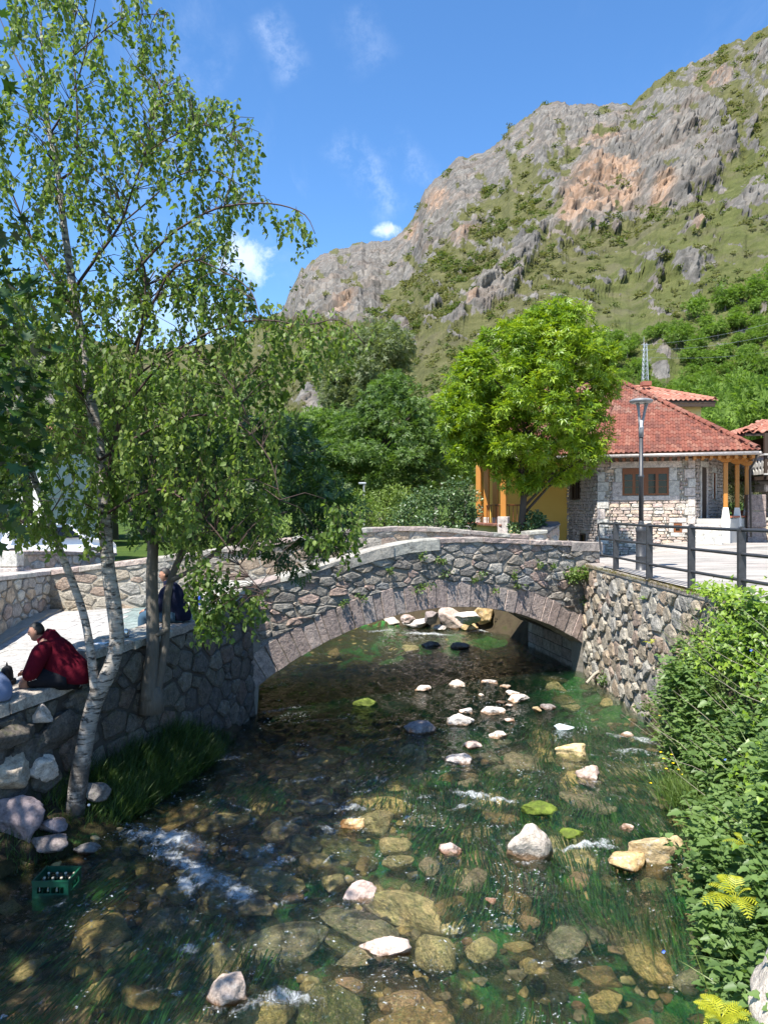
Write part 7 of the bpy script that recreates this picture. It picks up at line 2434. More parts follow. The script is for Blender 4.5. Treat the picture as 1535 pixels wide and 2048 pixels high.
for k in range(900):
 y = rv.uniform(8.5, 12.2)
 q_ = np.array([5.15 + rv.normal() * .16, y, 2.80 + abs(rv.normal()) * .10])
 ip.append(q_)
 it_.append((-0.3 + rv.normal() * .6, rv.normal() * .6, -0.2 + rv.normal() * .4))
 is_.append(rv.uniform(0.05, 0.09))
leaf_obj("ivy", [leaf_arrays(np.array(ip), np.array(it_), np.array(is_), T_IVY, np.tile(np.array([[-.45, -.35, .8]]), (len(ip), 1)), 0.65, rv)], M_IVY, kind='stuff')
lp, lt, ls = [], [], []
for k in range(9000):
 y = rv.uniform(4.2, 13.9)
 t = rv.uniform(0, 0.97)
 if rv.random() > interp(y, [(4, 1), (11.5, 0.9), (13, 0.4), (14, 0.15)]):
  continue
 p = bank_point(y, t) + np.array([-.05 + rv.normal() * .05, rv.normal() * .05, abs(rv.normal()) * .09])
 lp.append(p)
 lt.append((rv.normal() - .4, rv.normal(), rv.normal() * .4 + .1))
 ls.append(rv.uniform(0.03, 0.07))
leaf_obj("bank_weeds", [leaf_arrays(np.array(lp), np.array(lt), np.array(ls), T_OVATE, np.tile(np.array([[-.3, -.3, .9]]), (len(lp), 1)), 0.6, rv)], M_WALLWEED, kind='stuff')
def blade_arrays(base, dirv, length, width, r, bnd=(0.2, 0.7)):
 """curved grass blades"""
 N = len(base)
 up = unit(dirv)
 side = unit(np.cross(up, r.normal(size=(N, 3))))
 bend = unit(np.cross(side, up)) * r.uniform(*bnd, (N, 1))
 V = []
 for f, w in ((0, 1), (0.45, 0.8), (0.8, 0.45)):
  c = base + up * (length * f)[:, None] + bend * (length * f * f)[:, None]
  V += [c - side * (width * w)[:, None], c + side * (width * w)[:, None]]
 V.append(base + up * (length * 0.97)[:, None] + bend * length[:, None])
 V = np.stack(V, 1)
 off = (np.arange(N) * 7)[:, None, None]
 q4 = np.array([(0, 1, 3, 2), (2, 3, 5, 4)])
 q3 = np.array([(4, 5, 6)])
 return V.reshape(-1, 3), [(q4[None] + off).reshape(-1, 4), (q3[None] + off).reshape(-1, 3)]
N = 7000
yy = rv.uniform(8.6, 13.6, N)
yy = np.where(rv.random(N) < 0.6, rv.uniform(9.7, 12.6, N), yy)
tt = rv.uniform(0.0, 0.78, N) ** 0.9
ii = np.interp(yy, np.linspace(4.6, 14.6, 90), np.arange(90)).astype(int)
jj = np.clip((tt * 15).astype(int), 0, 14)
bp_ = LBANK[ii, jj] * (1 - (tt * 15 - jj))[:, None] + LBANK[ii, jj + 1] * (tt * 15 - jj)[:, None]
bp_[:, 1] += rv.normal(size=N) * .05
tall = np.interp(yy, [8.6, 9.6, 10.2, 12, 13.4], [.12, .16, .38, .40, .16])
leaf_obj("bank_grass", [blade_arrays(bp_, np.stack([rv.normal(size=N) * .35 + .2, rv.normal(size=N) * .3 - .1, np.ones(N)], 1), tall * rv.uniform(.6, 1.25, N), np.full(N, .0045), rv)], M_GRASS, kind='stuff')
dry = MB()
gb, gd = [], []
for k in range(1500):
 p = bank_point(rv.uniform(5.6, 13.2), rv.uniform(.08, .9))
 gb.append(p)
 gd.append((-.4 + rv.normal() * .35, rv.normal() * .35, 1))
 if k < 150 and p[1] > 7.6:
  e = p + np.array([-.3 + rv.normal() * .3, rv.normal() * .4, rv.uniform(.35, .75)])
  dry.tube([tuple(p), tuple((p + e) / 2 + rv.normal(size=3) * .04), tuple(e)], [.004, .003, .0015], 4, cap=False)
dry.obj("dry_stems", M_DRYTWIG, kind='stuff')
leaf_obj("bank_grass_blades", [blade_arrays(np.array(gb), np.array(gd), rv.uniform(.3, .75, 1500), np.full(1500, .005), rv)], M_GRASS_L, kind='stuff')
N = 900
c = G(1372, 1600, 0.2)
bp_ = np.array(c[:]) + rv.normal(size=(N, 3)) * np.array([.16, .22, .04])
leaf_obj("bank_grass_tuft", [blade_arrays(bp_, np.stack([rv.normal(size=N) * .4 - .35, rv.normal(size=N) * .4, np.ones(N)], 1), rv.uniform(.15, .4, N), np.full(N, .004), rv)], M_GRASS_L, kind='stuff')
ORD = "first second third fourth fifth sixth seventh eighth ninth tenth eleventh twelfth thirteenth fourteenth fifteenth".split()
BORD = sorted((1320, 1326, 1342, 1331, 1345, 1362, 1356, 1364, 1300, 1388, 1318, 1350, 1361, 1366, 1402))
for i, (a, b, d) in enumerate(((1320, 1505, 11.3), (1326, 1518, 11.2), (1342, 1510, 11.3), (1331, 1538, 11.1), (1345, 1527, 11.2), (1362, 1527, 11.3), (1356, 1540, 11.1), (1364, 1550, 11.0), (1300, 1567, 10.9), (1388, 1512, 11.6), (1318, 1432, 12.8), (1350, 1440, 12.5), (1361, 1443, 12.5), (1366, 1470, 12.2), (1402, 1532, 11.4))):
 p = P(a, b, d)
 fl = thing("buttercup", "yellow buttercup on a thin stem at the right water edge", "flower", p - Vector((0, 0, .25)), 0, "yellow buttercups on the right bank")
 fl['label'] = "yellow buttercup at the right water edge, %s of fifteen from the left" % ORD[BORD.index(a)]
 mb = MB()
 for k in range(5):
  th = k * 1.2566
  e = Vector((math.cos(th), math.sin(th), .45)) * .022
  s_ = Vector((-math.sin(th), math.cos(th), 0)) * .012
  mb.add([p, p + e * .6 + s_, p + e * 1.15, p + e * .6 - s_], [(0, 1, 2, 3)])
 mb.obj("blossom", M_YELLOW, fl)
 mb = MB()
 mb.tube([p + Vector((.07, .03, -.35)), p + Vector((.03, .01, -.15)), p], .002, 3)
 mb.obj("stem", M_NETTLE, fl)
for i, (a, b, d, m_, nm) in enumerate(((1448, 1518, 9.3, M_BLUEFL, "blue"), (1510, 1600, 7.6, M_BLUEFL, "blue"), (1512, 1608, 7.6, M_BLUEFL, "blue"), (1500, 1300, 9.5, M_BLUEFL, "blue"), (1530, 1545, 7.8, M_PINKFL, "pink"), (1521, 1583, 7.7, M_PINKFL, "pink"), (1325, 1902, 6.6, M_BLUEFL, "blue"), (1505, 1802, 6.6, M_BLUEFL, "blue"))):
 p = P(a, b, d)
 mb = MB()
 for k in range(5):
  th = k * 1.2566
  e = Vector((math.cos(th), -.5, math.sin(th))) * .018
  s_ = Vector((-math.sin(th), 0, math.cos(th))) * .010
  mb.add([p, p + e * .6 + s_, p + e * 1.1, p + e * .6 - s_], [(0, 1, 2, 3)])
 o = mb.obj("small_flower", m_)
 set_props(o, "tiny %s flower among the nettles of the right bank" % nm, "flower", "tiny %s flowers among the nettles" % nm)
def fern(px_, py_, d, size, label, nf, seed, tilt=(-.5, -.4), mat=None):
 r = np.random.default_rng(seed)
 p = P(px_, py_, d)
 t = thing("fern", label, "fern", p)
 for k in range(nf):
  th = 2 * math.pi * k / nf + r.uniform(-.3, .3)
  out_ = Vector((math.cos(th) + tilt[0], math.sin(th) + tilt[1], r.uniform(.9, 1.7))).normalized()
  L = size * r.uniform(.75, 1.1)
  mb = MB()
  side = out_.cross(Vector((0, 0, 1))).normalized()
  nrm_ = side.cross(out_).normalized()
  m_ = 12
  pts_ = []
  for i in range(m_ + 1):
   f = i / m_
   c_ = p + out_ * L * f + Vector((0, 0, -1)) * L * .55 * f * f
   pts_.append(c_)
  mb.tube(pts_, [.004 * (1 - .7 * i / m_) for i in range(m_ + 1)], 3, cap=False)
  for i in range(2, m_):
   f = i / m_
   ln = L * .22 * math.sin(math.pi * (f ** .75) * .93 + .12)
   tg = (pts_[i + 1] - pts_[i]).normalized()
   for sg in (1, -1):
    e = (side * sg + tg * .45 + nrm_ * -.10).normalized() * ln
    w_ = tg * L * .017
    c_ = pts_[i]
    mb.add([c_ - w_ * .7, c_ + e * .5 - w_, c_ + e, c_ + e * .5 + w_, c_ + w_ * .7], [(0, 1, 2, 3, 4)])
  mb.obj("frond", mat or M_FERN, t)
 return t
fern(1470, 1800, 6.0, 0.40, "yellow green fern among the nettles, the middle one on the right bank", 11, 1)
fern(1440, 2040, 5.0, 0.30, "bright yellow fern at the bottom right corner beside the pale stone", 16, 2, (-.1, -.1))
fern(1488, 1690, 6.6, 0.24, "small yellow fern higher up among the nettles", 5, 3)
fern(1302, 1288, 14.0, 0.22, "pale yellow fern on the sunlit river wall, lower of two", 6, 4)
fern(1285, 1200, 14.6, 0.22, "pale green fern in a joint near the top of the sunlit river wall", 6, 5, mat=M_IVY)
def wall_plant(px_, py_, w, h, label, seed, mat=None, tm=T_RHOMB, size=.05, n=120, group=None, out_=0.12, name="wall_plant"):
 r_ = (px_ - CX) / FPX
 s_ = (r_ * BA.y - BA.x) / (BE.x - r_ * BE.y)
 d = BA.y + BE.y * s_
 c_ = Vector(face(s_, EYE - (py_ - CY) / FPX * d, out_))
 r = np.random.default_rng(seed)
 k = d / FPX
 C = np.array(c_[:]) + r.normal(size=(7, 3)) * np.array([w * k * .22, .04, h * k * .2])
 t = thing(name, label, "plant", c_, 0, group)
 leaf_obj("leaves", [clump_crown(C, np.full(7, min(w, h) * k * .22), max(4, n // 7), size, tm, r, .2, .5)], mat or M_WALLWEED, t)
 mb = MB()
 b = Vector(face(s_, c_.z - .02, 0.0))
 for q_ in C[:4]:
  mb.tube([b, b.lerp(Vector(q_), .5) + Vector((0, 0, .02)), Vector(q_)], .003, 3)
 mb.obj("stem", M_TWIG, t)
wall_plant(1145, 1148, 72, 60, "leafy green bush sprouting from the bridge face under the right end block", 1, n=520, size=.075, out_=.22, name="wall_bush")
wall_plant(1162, 1200, 30, 50, "trailing green plant hanging below the leafy bush on the bridge", 2, n=90, size=.05)
wall_plant(836, 1172, 34, 36, "rounded yellow green plant sprouting above the left half of the arch ring", 3, n=110, size=.06)
TORD = sorted((890, 880, 955, 940, 722, 838, 870, 985, 1030, 1022, 1075, 775, 683, 1100))
for i, (a, b, w, h) in enumerate(((890, 1142, 40, 24), (880, 1122, 20, 16), (955, 1150, 22, 22), (940, 1160, 14, 12), (722, 1195, 18, 18), (838, 1112, 14, 18), (870, 1118, 14, 14), (985, 1180, 20, 10), (1030, 1172, 26, 12), (1022, 1150, 16, 22), (1075, 1128, 18, 20), (775, 1140, 12, 14), (683, 1205, 16, 14), (1100, 1130, 16, 16))):
 wall_plant(a, b, w, h, "small weed tuft in a joint of the bridge face, %s from the left of fourteen" % ORD[TORD.index(a)], 10 + i, n=60, size=.055, group="weed tufts on the bridge face", name="wall_tuft")
for i, (a, b, d, s_, lab) in enumerate(((1203, 1358, 17.3, .16, "small green plant at the foot of the sunlit wall above the driftwood"), (1290, 1420, 14.4, .16, "little weed clump low on the sunlit wall near the buttercups"))):
 p = P(a, b, d)
 t = thing("wall_plant", lab, "plant", p)
 r = np.random.default_rng(900 + i)
 leaf_obj("leaves", [clump_crown(np.array(p[:]) + r.normal(size=(6, 3)) * .07, np.full(6, s_ * .6), 22, .055, T_OVATE, r, .2, .5)], M_WALLWEED, t)
N = 1500
sd = rv.uniform(0.2, 8.5, N)
bp_ = np.array([rw.place(s_, 2.74, 0.03)[:] for s_ in sd]) + rv.normal(size=(N, 3)) * .02
leaf_obj("wall_top_grass", [blade_arrays(bp_, np.stack([rv.normal(size=N) * .5 - .6, rv.normal(size=N) * .5, np.ones(N) * .4], 1), rv.uniform(.03, .10, N), np.full(N, .003), rv)], leaf_mat("dry_moss", (0.10, 0.08, 0.02), (0.17, 0.13, 0.03), (0.22, 0.20, 0.05)), kind='stuff')
mb = MB()
a, b = G(1172, 1366, 0.05), P(1205, 1340, 18.0)
mb.tube(smooth_path([a, a.lerp(b, .5) + Vector((0, 0, .06)), b], 4), [.03] * 4 + [.035] * 4 + [.02], 7)
set_props(mb.obj("driftwood", M_DRYTWIG), "bleached driftwood stick leaning on the foot of the sunlit wall", "branch")
# ---- water weed combed by the stream
rw_ = np.random.default_rng(515)
N = 0
bp_, ln_ = [], []
while N < 12000:
 x, y = rw_.uniform(-3.6, 5.0), rw_.uniform(5.2, 16.5)
 if x < float(left_x(min(y, 15.15))) + 1.1 or x > float(right_edge(y)):
  continue
 w_ = fbm(np.array([[x * .9, y * .7, 3.0]]), 4, 61)[0] + 0.05 * (x + 1)
 if w_ < 0.02 + rw_.uniform(0, .25):
  continue
 N += 1
 bp_.append((x, y, -0.10 - rw_.uniform(0, .16)))
 ln_.append(rw_.uniform(.18, .55))
bp_ = np.array(bp_)
fl = np.stack([-0.22 + 0.5 * fbm(bp_ * 1.4, 3, 5), np.full(N, -1.0), rw_.normal(size=N) * .03 + .02], 1)
leaf_obj("water_weed", [blade_arrays(bp_, fl, np.array(ln_), rw_.uniform(.005, .013, N), rw_, (.0, .12))], leaf_mat("water_weed_blades", (0.014, 0.055, 0.016), (0.035, 0.13, 0.026), (0.11, 0.23, 0.03), 0.3, 0.5), kind='stuff')
# ---- railing along the street edge
rail = thing("iron_railing", "charcoal iron railing with three round rails along the street edge", "railing", (5.25, 14, 2.785))
RP = [(5.25, 17.0), (5.21, 14.75), (5.28, 12.9), (5.38, 11.3), (5.58, 9.6), (5.95, 8.0), (6.4, 6.6)]
for i, (x, y) in enumerate(RP[:6]):
 mb = MB()
 dx_, dy_ = (RP[i + 1][0] - x, RP[i + 1][1] - y)
 az = math.atan2(dy_, dx_) + R(90)
 out_ = [(-.058, 0), (.058, 0), (.058, 1.04)] + [(.058 * math.cos(t), 1.04 + .058 * math.sin(t)) for t in np.linspace(0.3, math.pi - 0.3, 7)] + [(-.058, 1.04)]
 M = Matrix.Translation((x, y, 2.785)) @ Matrix.Rotation(az * 0.35, 4, 'Z') @ Matrix.Rotation(R(90), 4, 'X')
 mb.prism(out_, M, -.03, .03)
 mb.box((x, y, 2.79), (.17, .12, .012), rz=az * 0.35)
 mb.obj("post", M_IRON, rail)
pl3 = lambda h: smooth_path([Vector((x - .0, y - 0.045, 2.785 + h)) for x, y in RP], 5)
E0 = Vector((5.12, 17.75, 2.785))
for h in (1.045, 0.68, 0.29):
 mb = MB()
 mb.tube([E0 + Vector((0, 0, h))] + pl3(h), .027, 10)
 mb.obj("rail", M_IRON, rail, smooth=True)
mb = MB()
mb.tube([E0 + Vector((.0, .0, 1.045)), E0 + Vector((-.03, .1, 1.03)), E0 + Vector((-.02, .12, .9)), E0 + Vector((.03, .08, .4)), E0 + Vector((.05, .05, .30)), E0 + Vector((.06, -.02, .29))], .025, 8)
mb.obj("end_bow", M_IRON, rail, smooth=True)
# ---- street lamp
lb = P(1281, 1141, 16.9)
lamp = thing("street_lamp", "tall charcoal street lamp with grey forked top and flat disc head behind the railing", "street lamp", lb)
mb = MB()
mb.lathe([(.135, 0), (.135, .02), (.118, .03), (.118, .30), (.122, .31), (.122, .33), (.112, .34), (.108, .86), (.118, .88), (.118, .93), (.10, .97), (.07, 1.04), (.06, 1.10), (.06, 1.12)], c=lb, n=20)
mb.obj("base", M_IRON, lamp, smooth=True)
mb = MB()
mb.lathe([(.052, 1.12), (.052, 2.08), (.066, 2.10), (.066, 2.14), (.046, 2.16), (.044, 3.02)], c=lb, n=16)
mb.obj("post", M_IRON, lamp, smooth=True)
mb = MB()
mb.lathe([(.056, 3.0), (.056, 3.22), (.046, 3.26)], c=lb, n=16)
for sx, x1 in ((-1, -.075), (1, .12)):
 mb.tube([lb + Vector((sx * .022, 0, 3.2)), lb + Vector((sx * .032 + .0, 0, 3.36)), lb + Vector((x1 * .75, 0, 3.62)), lb + Vector((x1, 0, 3.78))], [.035, .03, .03, .045], 10)
mb.obj("fork", M_GREYMET, lamp, smooth=True)
mb = MB()
mb.lathe([(.04, 3.775), (.22, 3.775), (.255, 3.80), (.255, 3.835), (.20, 3.86), (.0, 3.875)], c=lb, n=28)
mb.obj("lamp_head", M_GREYMET, lamp, smooth=True)
mb = MB()
mb.lathe([(.0, 3.770), (.19, 3.771)], c=lb, n=24)
mb.obj("diffuser", M_LAMPGLASS, lamp)
mb = MB()
mb.box(lb + Vector((-.02, -.058, 3.30)), (.05, .012, .16))
mb.obj("maker_label", M_WHITEPAPER, lamp)
lb2 = P(728, 1010, 33)
l2 = thing("park_lamp", "slim grey lamp post in front of the dark tree beyond the bridge", "street lamp", (lb2.x, lb2.y, 2.0))
mb = MB()
mb.tube([(lb2.x, lb2.y, 1.9), (lb2.x, lb2.y, 5.3)], .05, 8)
mb.obj("post", M_GALV, l2)
mb = MB()
mb.box((lb2.x - .08, lb2.y, 5.36), (.34, .16, .09), bev=.02)
mb.obj("lamp_head", M_GALV, l2)
# ---- lattice pylon and its wires on the slope
pb = P(1289, 770, 177)
py_ = thing("lattice_pylon", "grey lattice power pylon standing on the green slope above the tiled roof", "pylon", pb)
Hh = 9.8
mb = MB()
leg = lambda a, b, f: pb + Vector((a * lerp(.62, .30, f), b * lerp(.62, .30, f), Hh * f))
for a, b in ((-1, -1), (1, -1), (1, 1), (-1, 1)):
 mb.tube([leg(a, b, 0), leg(a, b, 1)], .085, 4)
for i in range(9):
 f0, f1 = i / 9, (i + 1) / 9
 for (a, b), (c, d) in (((-1, -1), (1, -1)), ((1, -1), (1, 1)), ((-1, -1), (-1, 1)), ((-1, 1), (1, 1))):
  mb.tube([leg(a, b, f0), leg(c, d, f1)], .05, 4)
  mb.tube([leg(c, d, f0), leg(a, b, f1)], .05, 4)
mb.obj("lattice", M_GALV, py_)
mb = MB()
for z in (Hh - .3, Hh - 1.6):
 mb.tube([pb + Vector((-.9, 0, z)), pb + Vector((.9, 0, z))], .08, 5)
mb.tube([pb + Vector((-.3, 0, Hh)), pb + Vector((-.3, 0, Hh + 1.6))], .05, 4)
mb.obj("crossarm", M_GALV, py_)
wl = thing("power_line", "three thin wires running right from the lattice pylon across the wooded slope", "power line", pb + Vector((0, 0, Hh)))
for k, (z0, z1) in enumerate(((Hh - .2, 13.5), (Hh - 1.5, 10.0), (Hh - 3.2, 5.5))):
 mb = MB()
 a, b = pb + Vector((.8, 0, z0)), P(1620, 700, 178) + Vector((0, 0, z1 - 4))
 pts_ = [a.lerp(b, i / 14) - Vector((0, 0, 1.4 * 4 * (i / 14) * (1 - i / 14))) for i in range(15)]
 mb.tube(pts_, .028, 4)
 mb.obj("wire", M_GALV, wl)
# ---- crate of bottles cooling in the river
cx0, cx1, cy0, cy1, cz0, cz1 = -3.74, -3.365, 8.0, 8.33, -0.15, 0.155
crate = thing("bottle_crate", "green plastic bottle crate standing in the shallow water at the left edge of the river", "crate", ((cx0 + cx1) / 2, (cy0 + cy1) / 2, cz0), 0)
mb = MB()
T = .014
def wall_band(z0, z1):
 mb.box(((cx0 + cx1) / 2, cy0, (z0 + z1) / 2), (cx1 - cx0 + T, T, z1 - z0))
 mb.box(((cx0 + cx1) / 2, cy1, (z0 + z1) / 2), (cx1 - cx0 + T, T, z1 - z0))
 mb.box((cx0, (cy0 + cy1) / 2, (z0 + z1) / 2), (T * .98, cy1 - cy0 - T, z1 - z0))
 mb.box((cx1, (cy0 + cy1) / 2, (z0 + z1) / 2), (T * .98, cy1 - cy0 - T, z1 - z0))
wall_band(cz1 - .055, cz1)
wall_band(cz0, cz1 - .125)
mb.obj("side_wall", M_GREENPL, crate)
mb = MB()
for x, y in ((cx0, cy0), (cx1, cy0), (cx0, cy1), (cx1, cy1), ((cx0 + cx1) / 2, cy0 + .001), ((cx0 + cx1) / 2, cy1 - .001)):
 w_ = .05 if x != (cx0 + cx1) / 2 else .012
 mb.box((x + (.02 if x == cx0 else -.02 if x == cx1 else 0), y, cz1 - .09), (w_, T * 1.02, .0705))
for x in (cx0, cx1):
 for y in (cy0 + .03, cy1 - .03):
  mb.box((x, y, cz1 - .09), (T * 1.01, .05, .0705))
mb.obj("corner_upright", M_GREENPL, crate)
mb = MB()
for (a, b, c_, d) in ((cx0 - .012, cy0 - .012, cx1 + .012, cy0 + .008), (cx0 - .012, cy1 - .008, cx1 + .012, cy1 + .012), (cx0 - .0125, cy0 + .0085, cx0 + .008, cy1 - .0085), (cx1 - .008, cy0 + .0085, cx1 + .0125, cy1 - .0085)):
 mb.box(((a + c_) / 2, (b + d) / 2, cz1 + .004), (c_ - a, d - b, .014))
mb.obj("rim", M_GREENPL, crate)
mb = MB()
for i in range(1, 4):
 x = lerp(cx0, cx1, i / 4)
 mb.box((x, (cy0 + cy1) / 2, -.03), (.006, cy1 - cy0 - .02, .2))
for j in range(1, 3):
 y = lerp(cy0, cy1, j / 3)
 mb.box(((cx0 + cx1) / 2, y, -.0305), (cx1 - cx0 - .02, .006, .198))
mb.obj("divider", M_GREENPL, crate)
b0 = MB().lathe([(.028, 0), (.03, .01), (.03, .15), (.022, .185), (.013, .205), (.013, .245)], n=12).mesh("glass", M_BOTTLE, True)
b1 = MB().lathe([(.0145, .238), (.0155, .242), (.0155, .252), (.012, .256), (0, .256)], n=12).mesh("cap", M_CAP, True)
names = [["front left corner", "second from left in the front row", "third from left in the front row", "front right corner"],
 ["left end of the middle row", "second from left in the middle row", "third from left in the middle row", "right end of the middle row"],
 ["back left corner", "second from left in the back row", "third from left in the back row", "back right corner"]]
for j in range(3):
 for i in range(4):
  p = Vector((lerp(cx0, cx1, (i + .5) / 4), lerp(cy0, cy1, (j + .5) / 3), cz0 + .02))
  t = thing("beer_bottle", "capped green bottle in the river crate, " + names[j][i], "bottle", p, 0, "green bottles in the crate")
  link("glass", b0, t, local=True)
  link("cap", b1, t, local=True)
# ---- things on the wall
def on_wall(px_, ztop):
 r_ = (px_ - CX) / FPX
 d = 11.0
 for _ in range(60):
  d = .5 * d + .5 * ((float(left_x(d)) - .30) / r_)
 return Vector((r_ * d, d, ztop))
def coping_top(y):
 return float(ltop(next(d for d in np.linspace(0, lw.L, 800) if YL(d) >= y))) + (.13 if y > 10.3 else .15)
p = on_wall(252, 0)
p.z = coping_top(p.y) + .002
jug = thing("steel_jug", "small brushed steel coffee jug standing on the embankment coping between the trees", "jug", p)
mb = MB()
mb.lathe([(.045, 0), (.05, .004), (.05, .085), (.044, .10), (.046, .112), (.0, .112)], c=p, n=18)
mb.obj("body", M_STEEL, jug, smooth=True)
mb = MB()
mb.lathe([(.046, .113), (.03, .122), (.008, .126), (.009, .14), (0, .145)], c=p, n=14)
mb.obj("lid", M_STEEL, jug, smooth=True)
mb = MB()
mb.tube(smooth_path([p + Vector((.048, 0, .09)), p + Vector((.08, 0, .088)), p + Vector((.085, 0, .05)), p + Vector((.05, 0, .025))], 4), .006, 6)
mb.tube([p + Vector((-.04, 0, .075)), p + Vector((-.07, 0, .10))], [.012, .008], 6)
mb.obj("handle", M_STEEL, jug, smooth=True)
p = on_wall(202, 0)
p.z = coping_top(p.y) + .004
mb = MB()
mb.add([p + Vector((x, y, z)) for x, y, z in ((-.10, -.07, 0), (.08, -.09, 0), (.10, .06, .004), (.0, .02, .014), (-.08, .08, .002))] + [p + Vector((x, y, z - .004)) for x, y, z in ((-.10, -.07, 0), (.08, -.09, 0), (.10, .06, .004), (.0, .02, .014), (-.08, .08, .002))],
 [(0, 1, 3), (1, 2, 3), (0, 3, 4), (2, 4, 3), (7, 6, 5), (9, 8, 5), (0, 5, 6, 1), (1, 6, 7, 2), (2, 7, 9, 4), (4, 9, 5, 0)])
set_props(mb.obj("paper_napkin", M_WHITEPAPER), "crumpled white paper napkin on the coping left of the steel jug", "napkin")
# ---- people
def skin_mesh(verts, edges, radii, sub=2, root=0):
 me = bpy.data.meshes.new("tmp_body")
 me.from_pydata([tuple(v) for v in verts], edges, [])
 o = bpy.data.objects.new("tmp_body", me)
 COL.objects.link(o)
 mod = o.modifiers.new("skin", 'SKIN')
 mod.use_smooth_shade = True
 ss = o.modifiers.new("sub", 'SUBSURF')
 ss.levels = sub
 ss.render_levels = sub
 for i, d in enumerate(me.skin_vertices[0].data):
  r = radii[i]
  d.radius = (r, r) if not isinstance(r, tuple) else r
  d.use_root = (i == root)
 dg = bpy.context.evaluated_depsgraph_get()
 ev = o.evaluated_get(dg)
 m2 = bpy.data.meshes.new_from_object(ev)
 v = [x.co.copy() for x in m2.vertices]
 f = [list(p.vertices) for p in m2.polygons]
 bpy.data.objects.remove(o)
 bpy.data.meshes.remove(me)
 bpy.data.meshes.remove(m2)
 return v, f
def head_parts(c, fwd, s=1.0):
 """a head centred at c looking along fwd: (skin verts, faces), hair MB, eye positions"""
 fwd = Vector(fwd).normalized()
 side = fwd.cross(Vector((0, 0, 1))).normalized()
 up = side.cross(fwd).normalized()
 W = lambda p: c + (side * p[0] + fwd * p[1] + up * p[2]) * s
 nu, nv = 28, 20
 vs, hv = [], []
 for j in range(nv + 1):
  ph = math.pi * j / nv
  for i in range(nu):
   th = 2 * math.pi * i / nu
   x, y, z = math.sin(ph) * math.cos(th), math.sin(ph) * math.sin(th), -math.cos(ph)
   X, Y, Z = x * .078, y * .098, z * .122
   if z < 0:
    k = -z
    X *= 1 - .30 * k
    Y = Y * (1 - .22 * k) + .022 * k
   if y > 0.3:
    Y -= (y - .3) * .012
   nose = math.exp(-((x / .16) ** 2)) * math.exp(-(((z + .12) / .20) ** 2)) * (y > 0)
   Y += .026 * nose
   Y += .008 * math.exp(-((z - .18) / .10) ** 2) * (y > .5)
   Y -= .010 * math.exp(-((z - .05) / .09) ** 2) * math.exp(-(((abs(x) - .38) / .16) ** 2)) * (y > .3)
   Y -= .006 * math.exp(-(((z + .50) / .05) ** 2)) * math.exp(-((x / .35) ** 2)) * (y > .3)
   Y += .008 * math.exp(-(((z + .80) / .12) ** 2)) * math.exp(-((x / .3) ** 2)) * (y > .2)
   vs.append(W((X, Y, Z)))
   hair = (z > .52 - .1 * x * x) or (y < .12 and z > -.35) and not (abs(x) > .8 and y > -.15 and z < .1)
   hv.append((W((X * 1.07, Y * 1.07 - .002, Z * 1.05 + .002)), hair))
 fs, hf = [], []
 for j in range(nv):
  for i in range(nu):
   a, b, d, e = j * nu + i, j * nu + (i + 1) % nu, (j + 1) * nu + (i + 1) % nu, (j + 1) * nu + i
   fs.append((a, b, d, e))
   if hv[a][1] and hv[b][1] and hv[d][1] and hv[e][1]:
    hf.append((a, b, d, e))
 hm = MB()
 hm.add([h[0] for h in hv], hf)
 for sx in (1, -1):
  n = len(vs)
  for i in range(8):
   t = 2 * math.pi * i / 8
   for dx, q_ in ((.074, 1.0), (.090, .9)):
    vs.append(W((sx * dx, -.008 + math.cos(t) * .018 * q_ - .004, .0 + math.sin(t) * .032 * q_)))
  for i in range(8):
   a, b = n + 2 * i, n + 2 * ((i + 1) % 8)
   fs.append((a, b, b + 1, a + 1))
  fs.append(tuple(n + 2 * i + 1 for i in range(8)))
 eyes = [W((sx * .031, .083, .008)) for sx in (1, -1)]
 return vs, fs, hm, eyes, W
def hand(mb, wrist, direction, curl, s=1.0, side=1):
 """palm and five unequal bent fingers"""
 d = Vector(direction).normalized()
 across = d.cross(Vector((0, 0, 1))).normalized()
 dn = across.cross(d).normalized()
 mb.tube([wrist, wrist + d * .035 * s, wrist + d * .085 * s], [.026 * s, .034 * s, .03 * s], 8)
 for i, L in enumerate((.070, .082, .076, .058)):
  b = wrist + d * .08 * s + across * (i - 1.5) * .018 * s
  k1 = b + (d * .9 - dn * curl * .3).normalized() * L * .45 * s
  k2 = k1 + (d * .5 - dn * curl).normalized() * L * .32 * s
  k3 = k2 + (d * .1 - dn * curl * 1.3).normalized() * L * .26 * s
  mb.tube([b, k1, k2, k3], [.0095 * s, .009 * s, .0085 * s, .006 * s], 6)
 b = wrist + d * .03 * s + across * side * .03 * s
 k1 = b + (d * .7 + across * side * .6 - dn * .2).normalized() * .035 * s
 k2 = k1 + (d * .9 - dn * .4).normalized() * .03 * s
 mb.tube([b, k1, k2], [.012 * s, .0105 * s, .007 * s], 6)
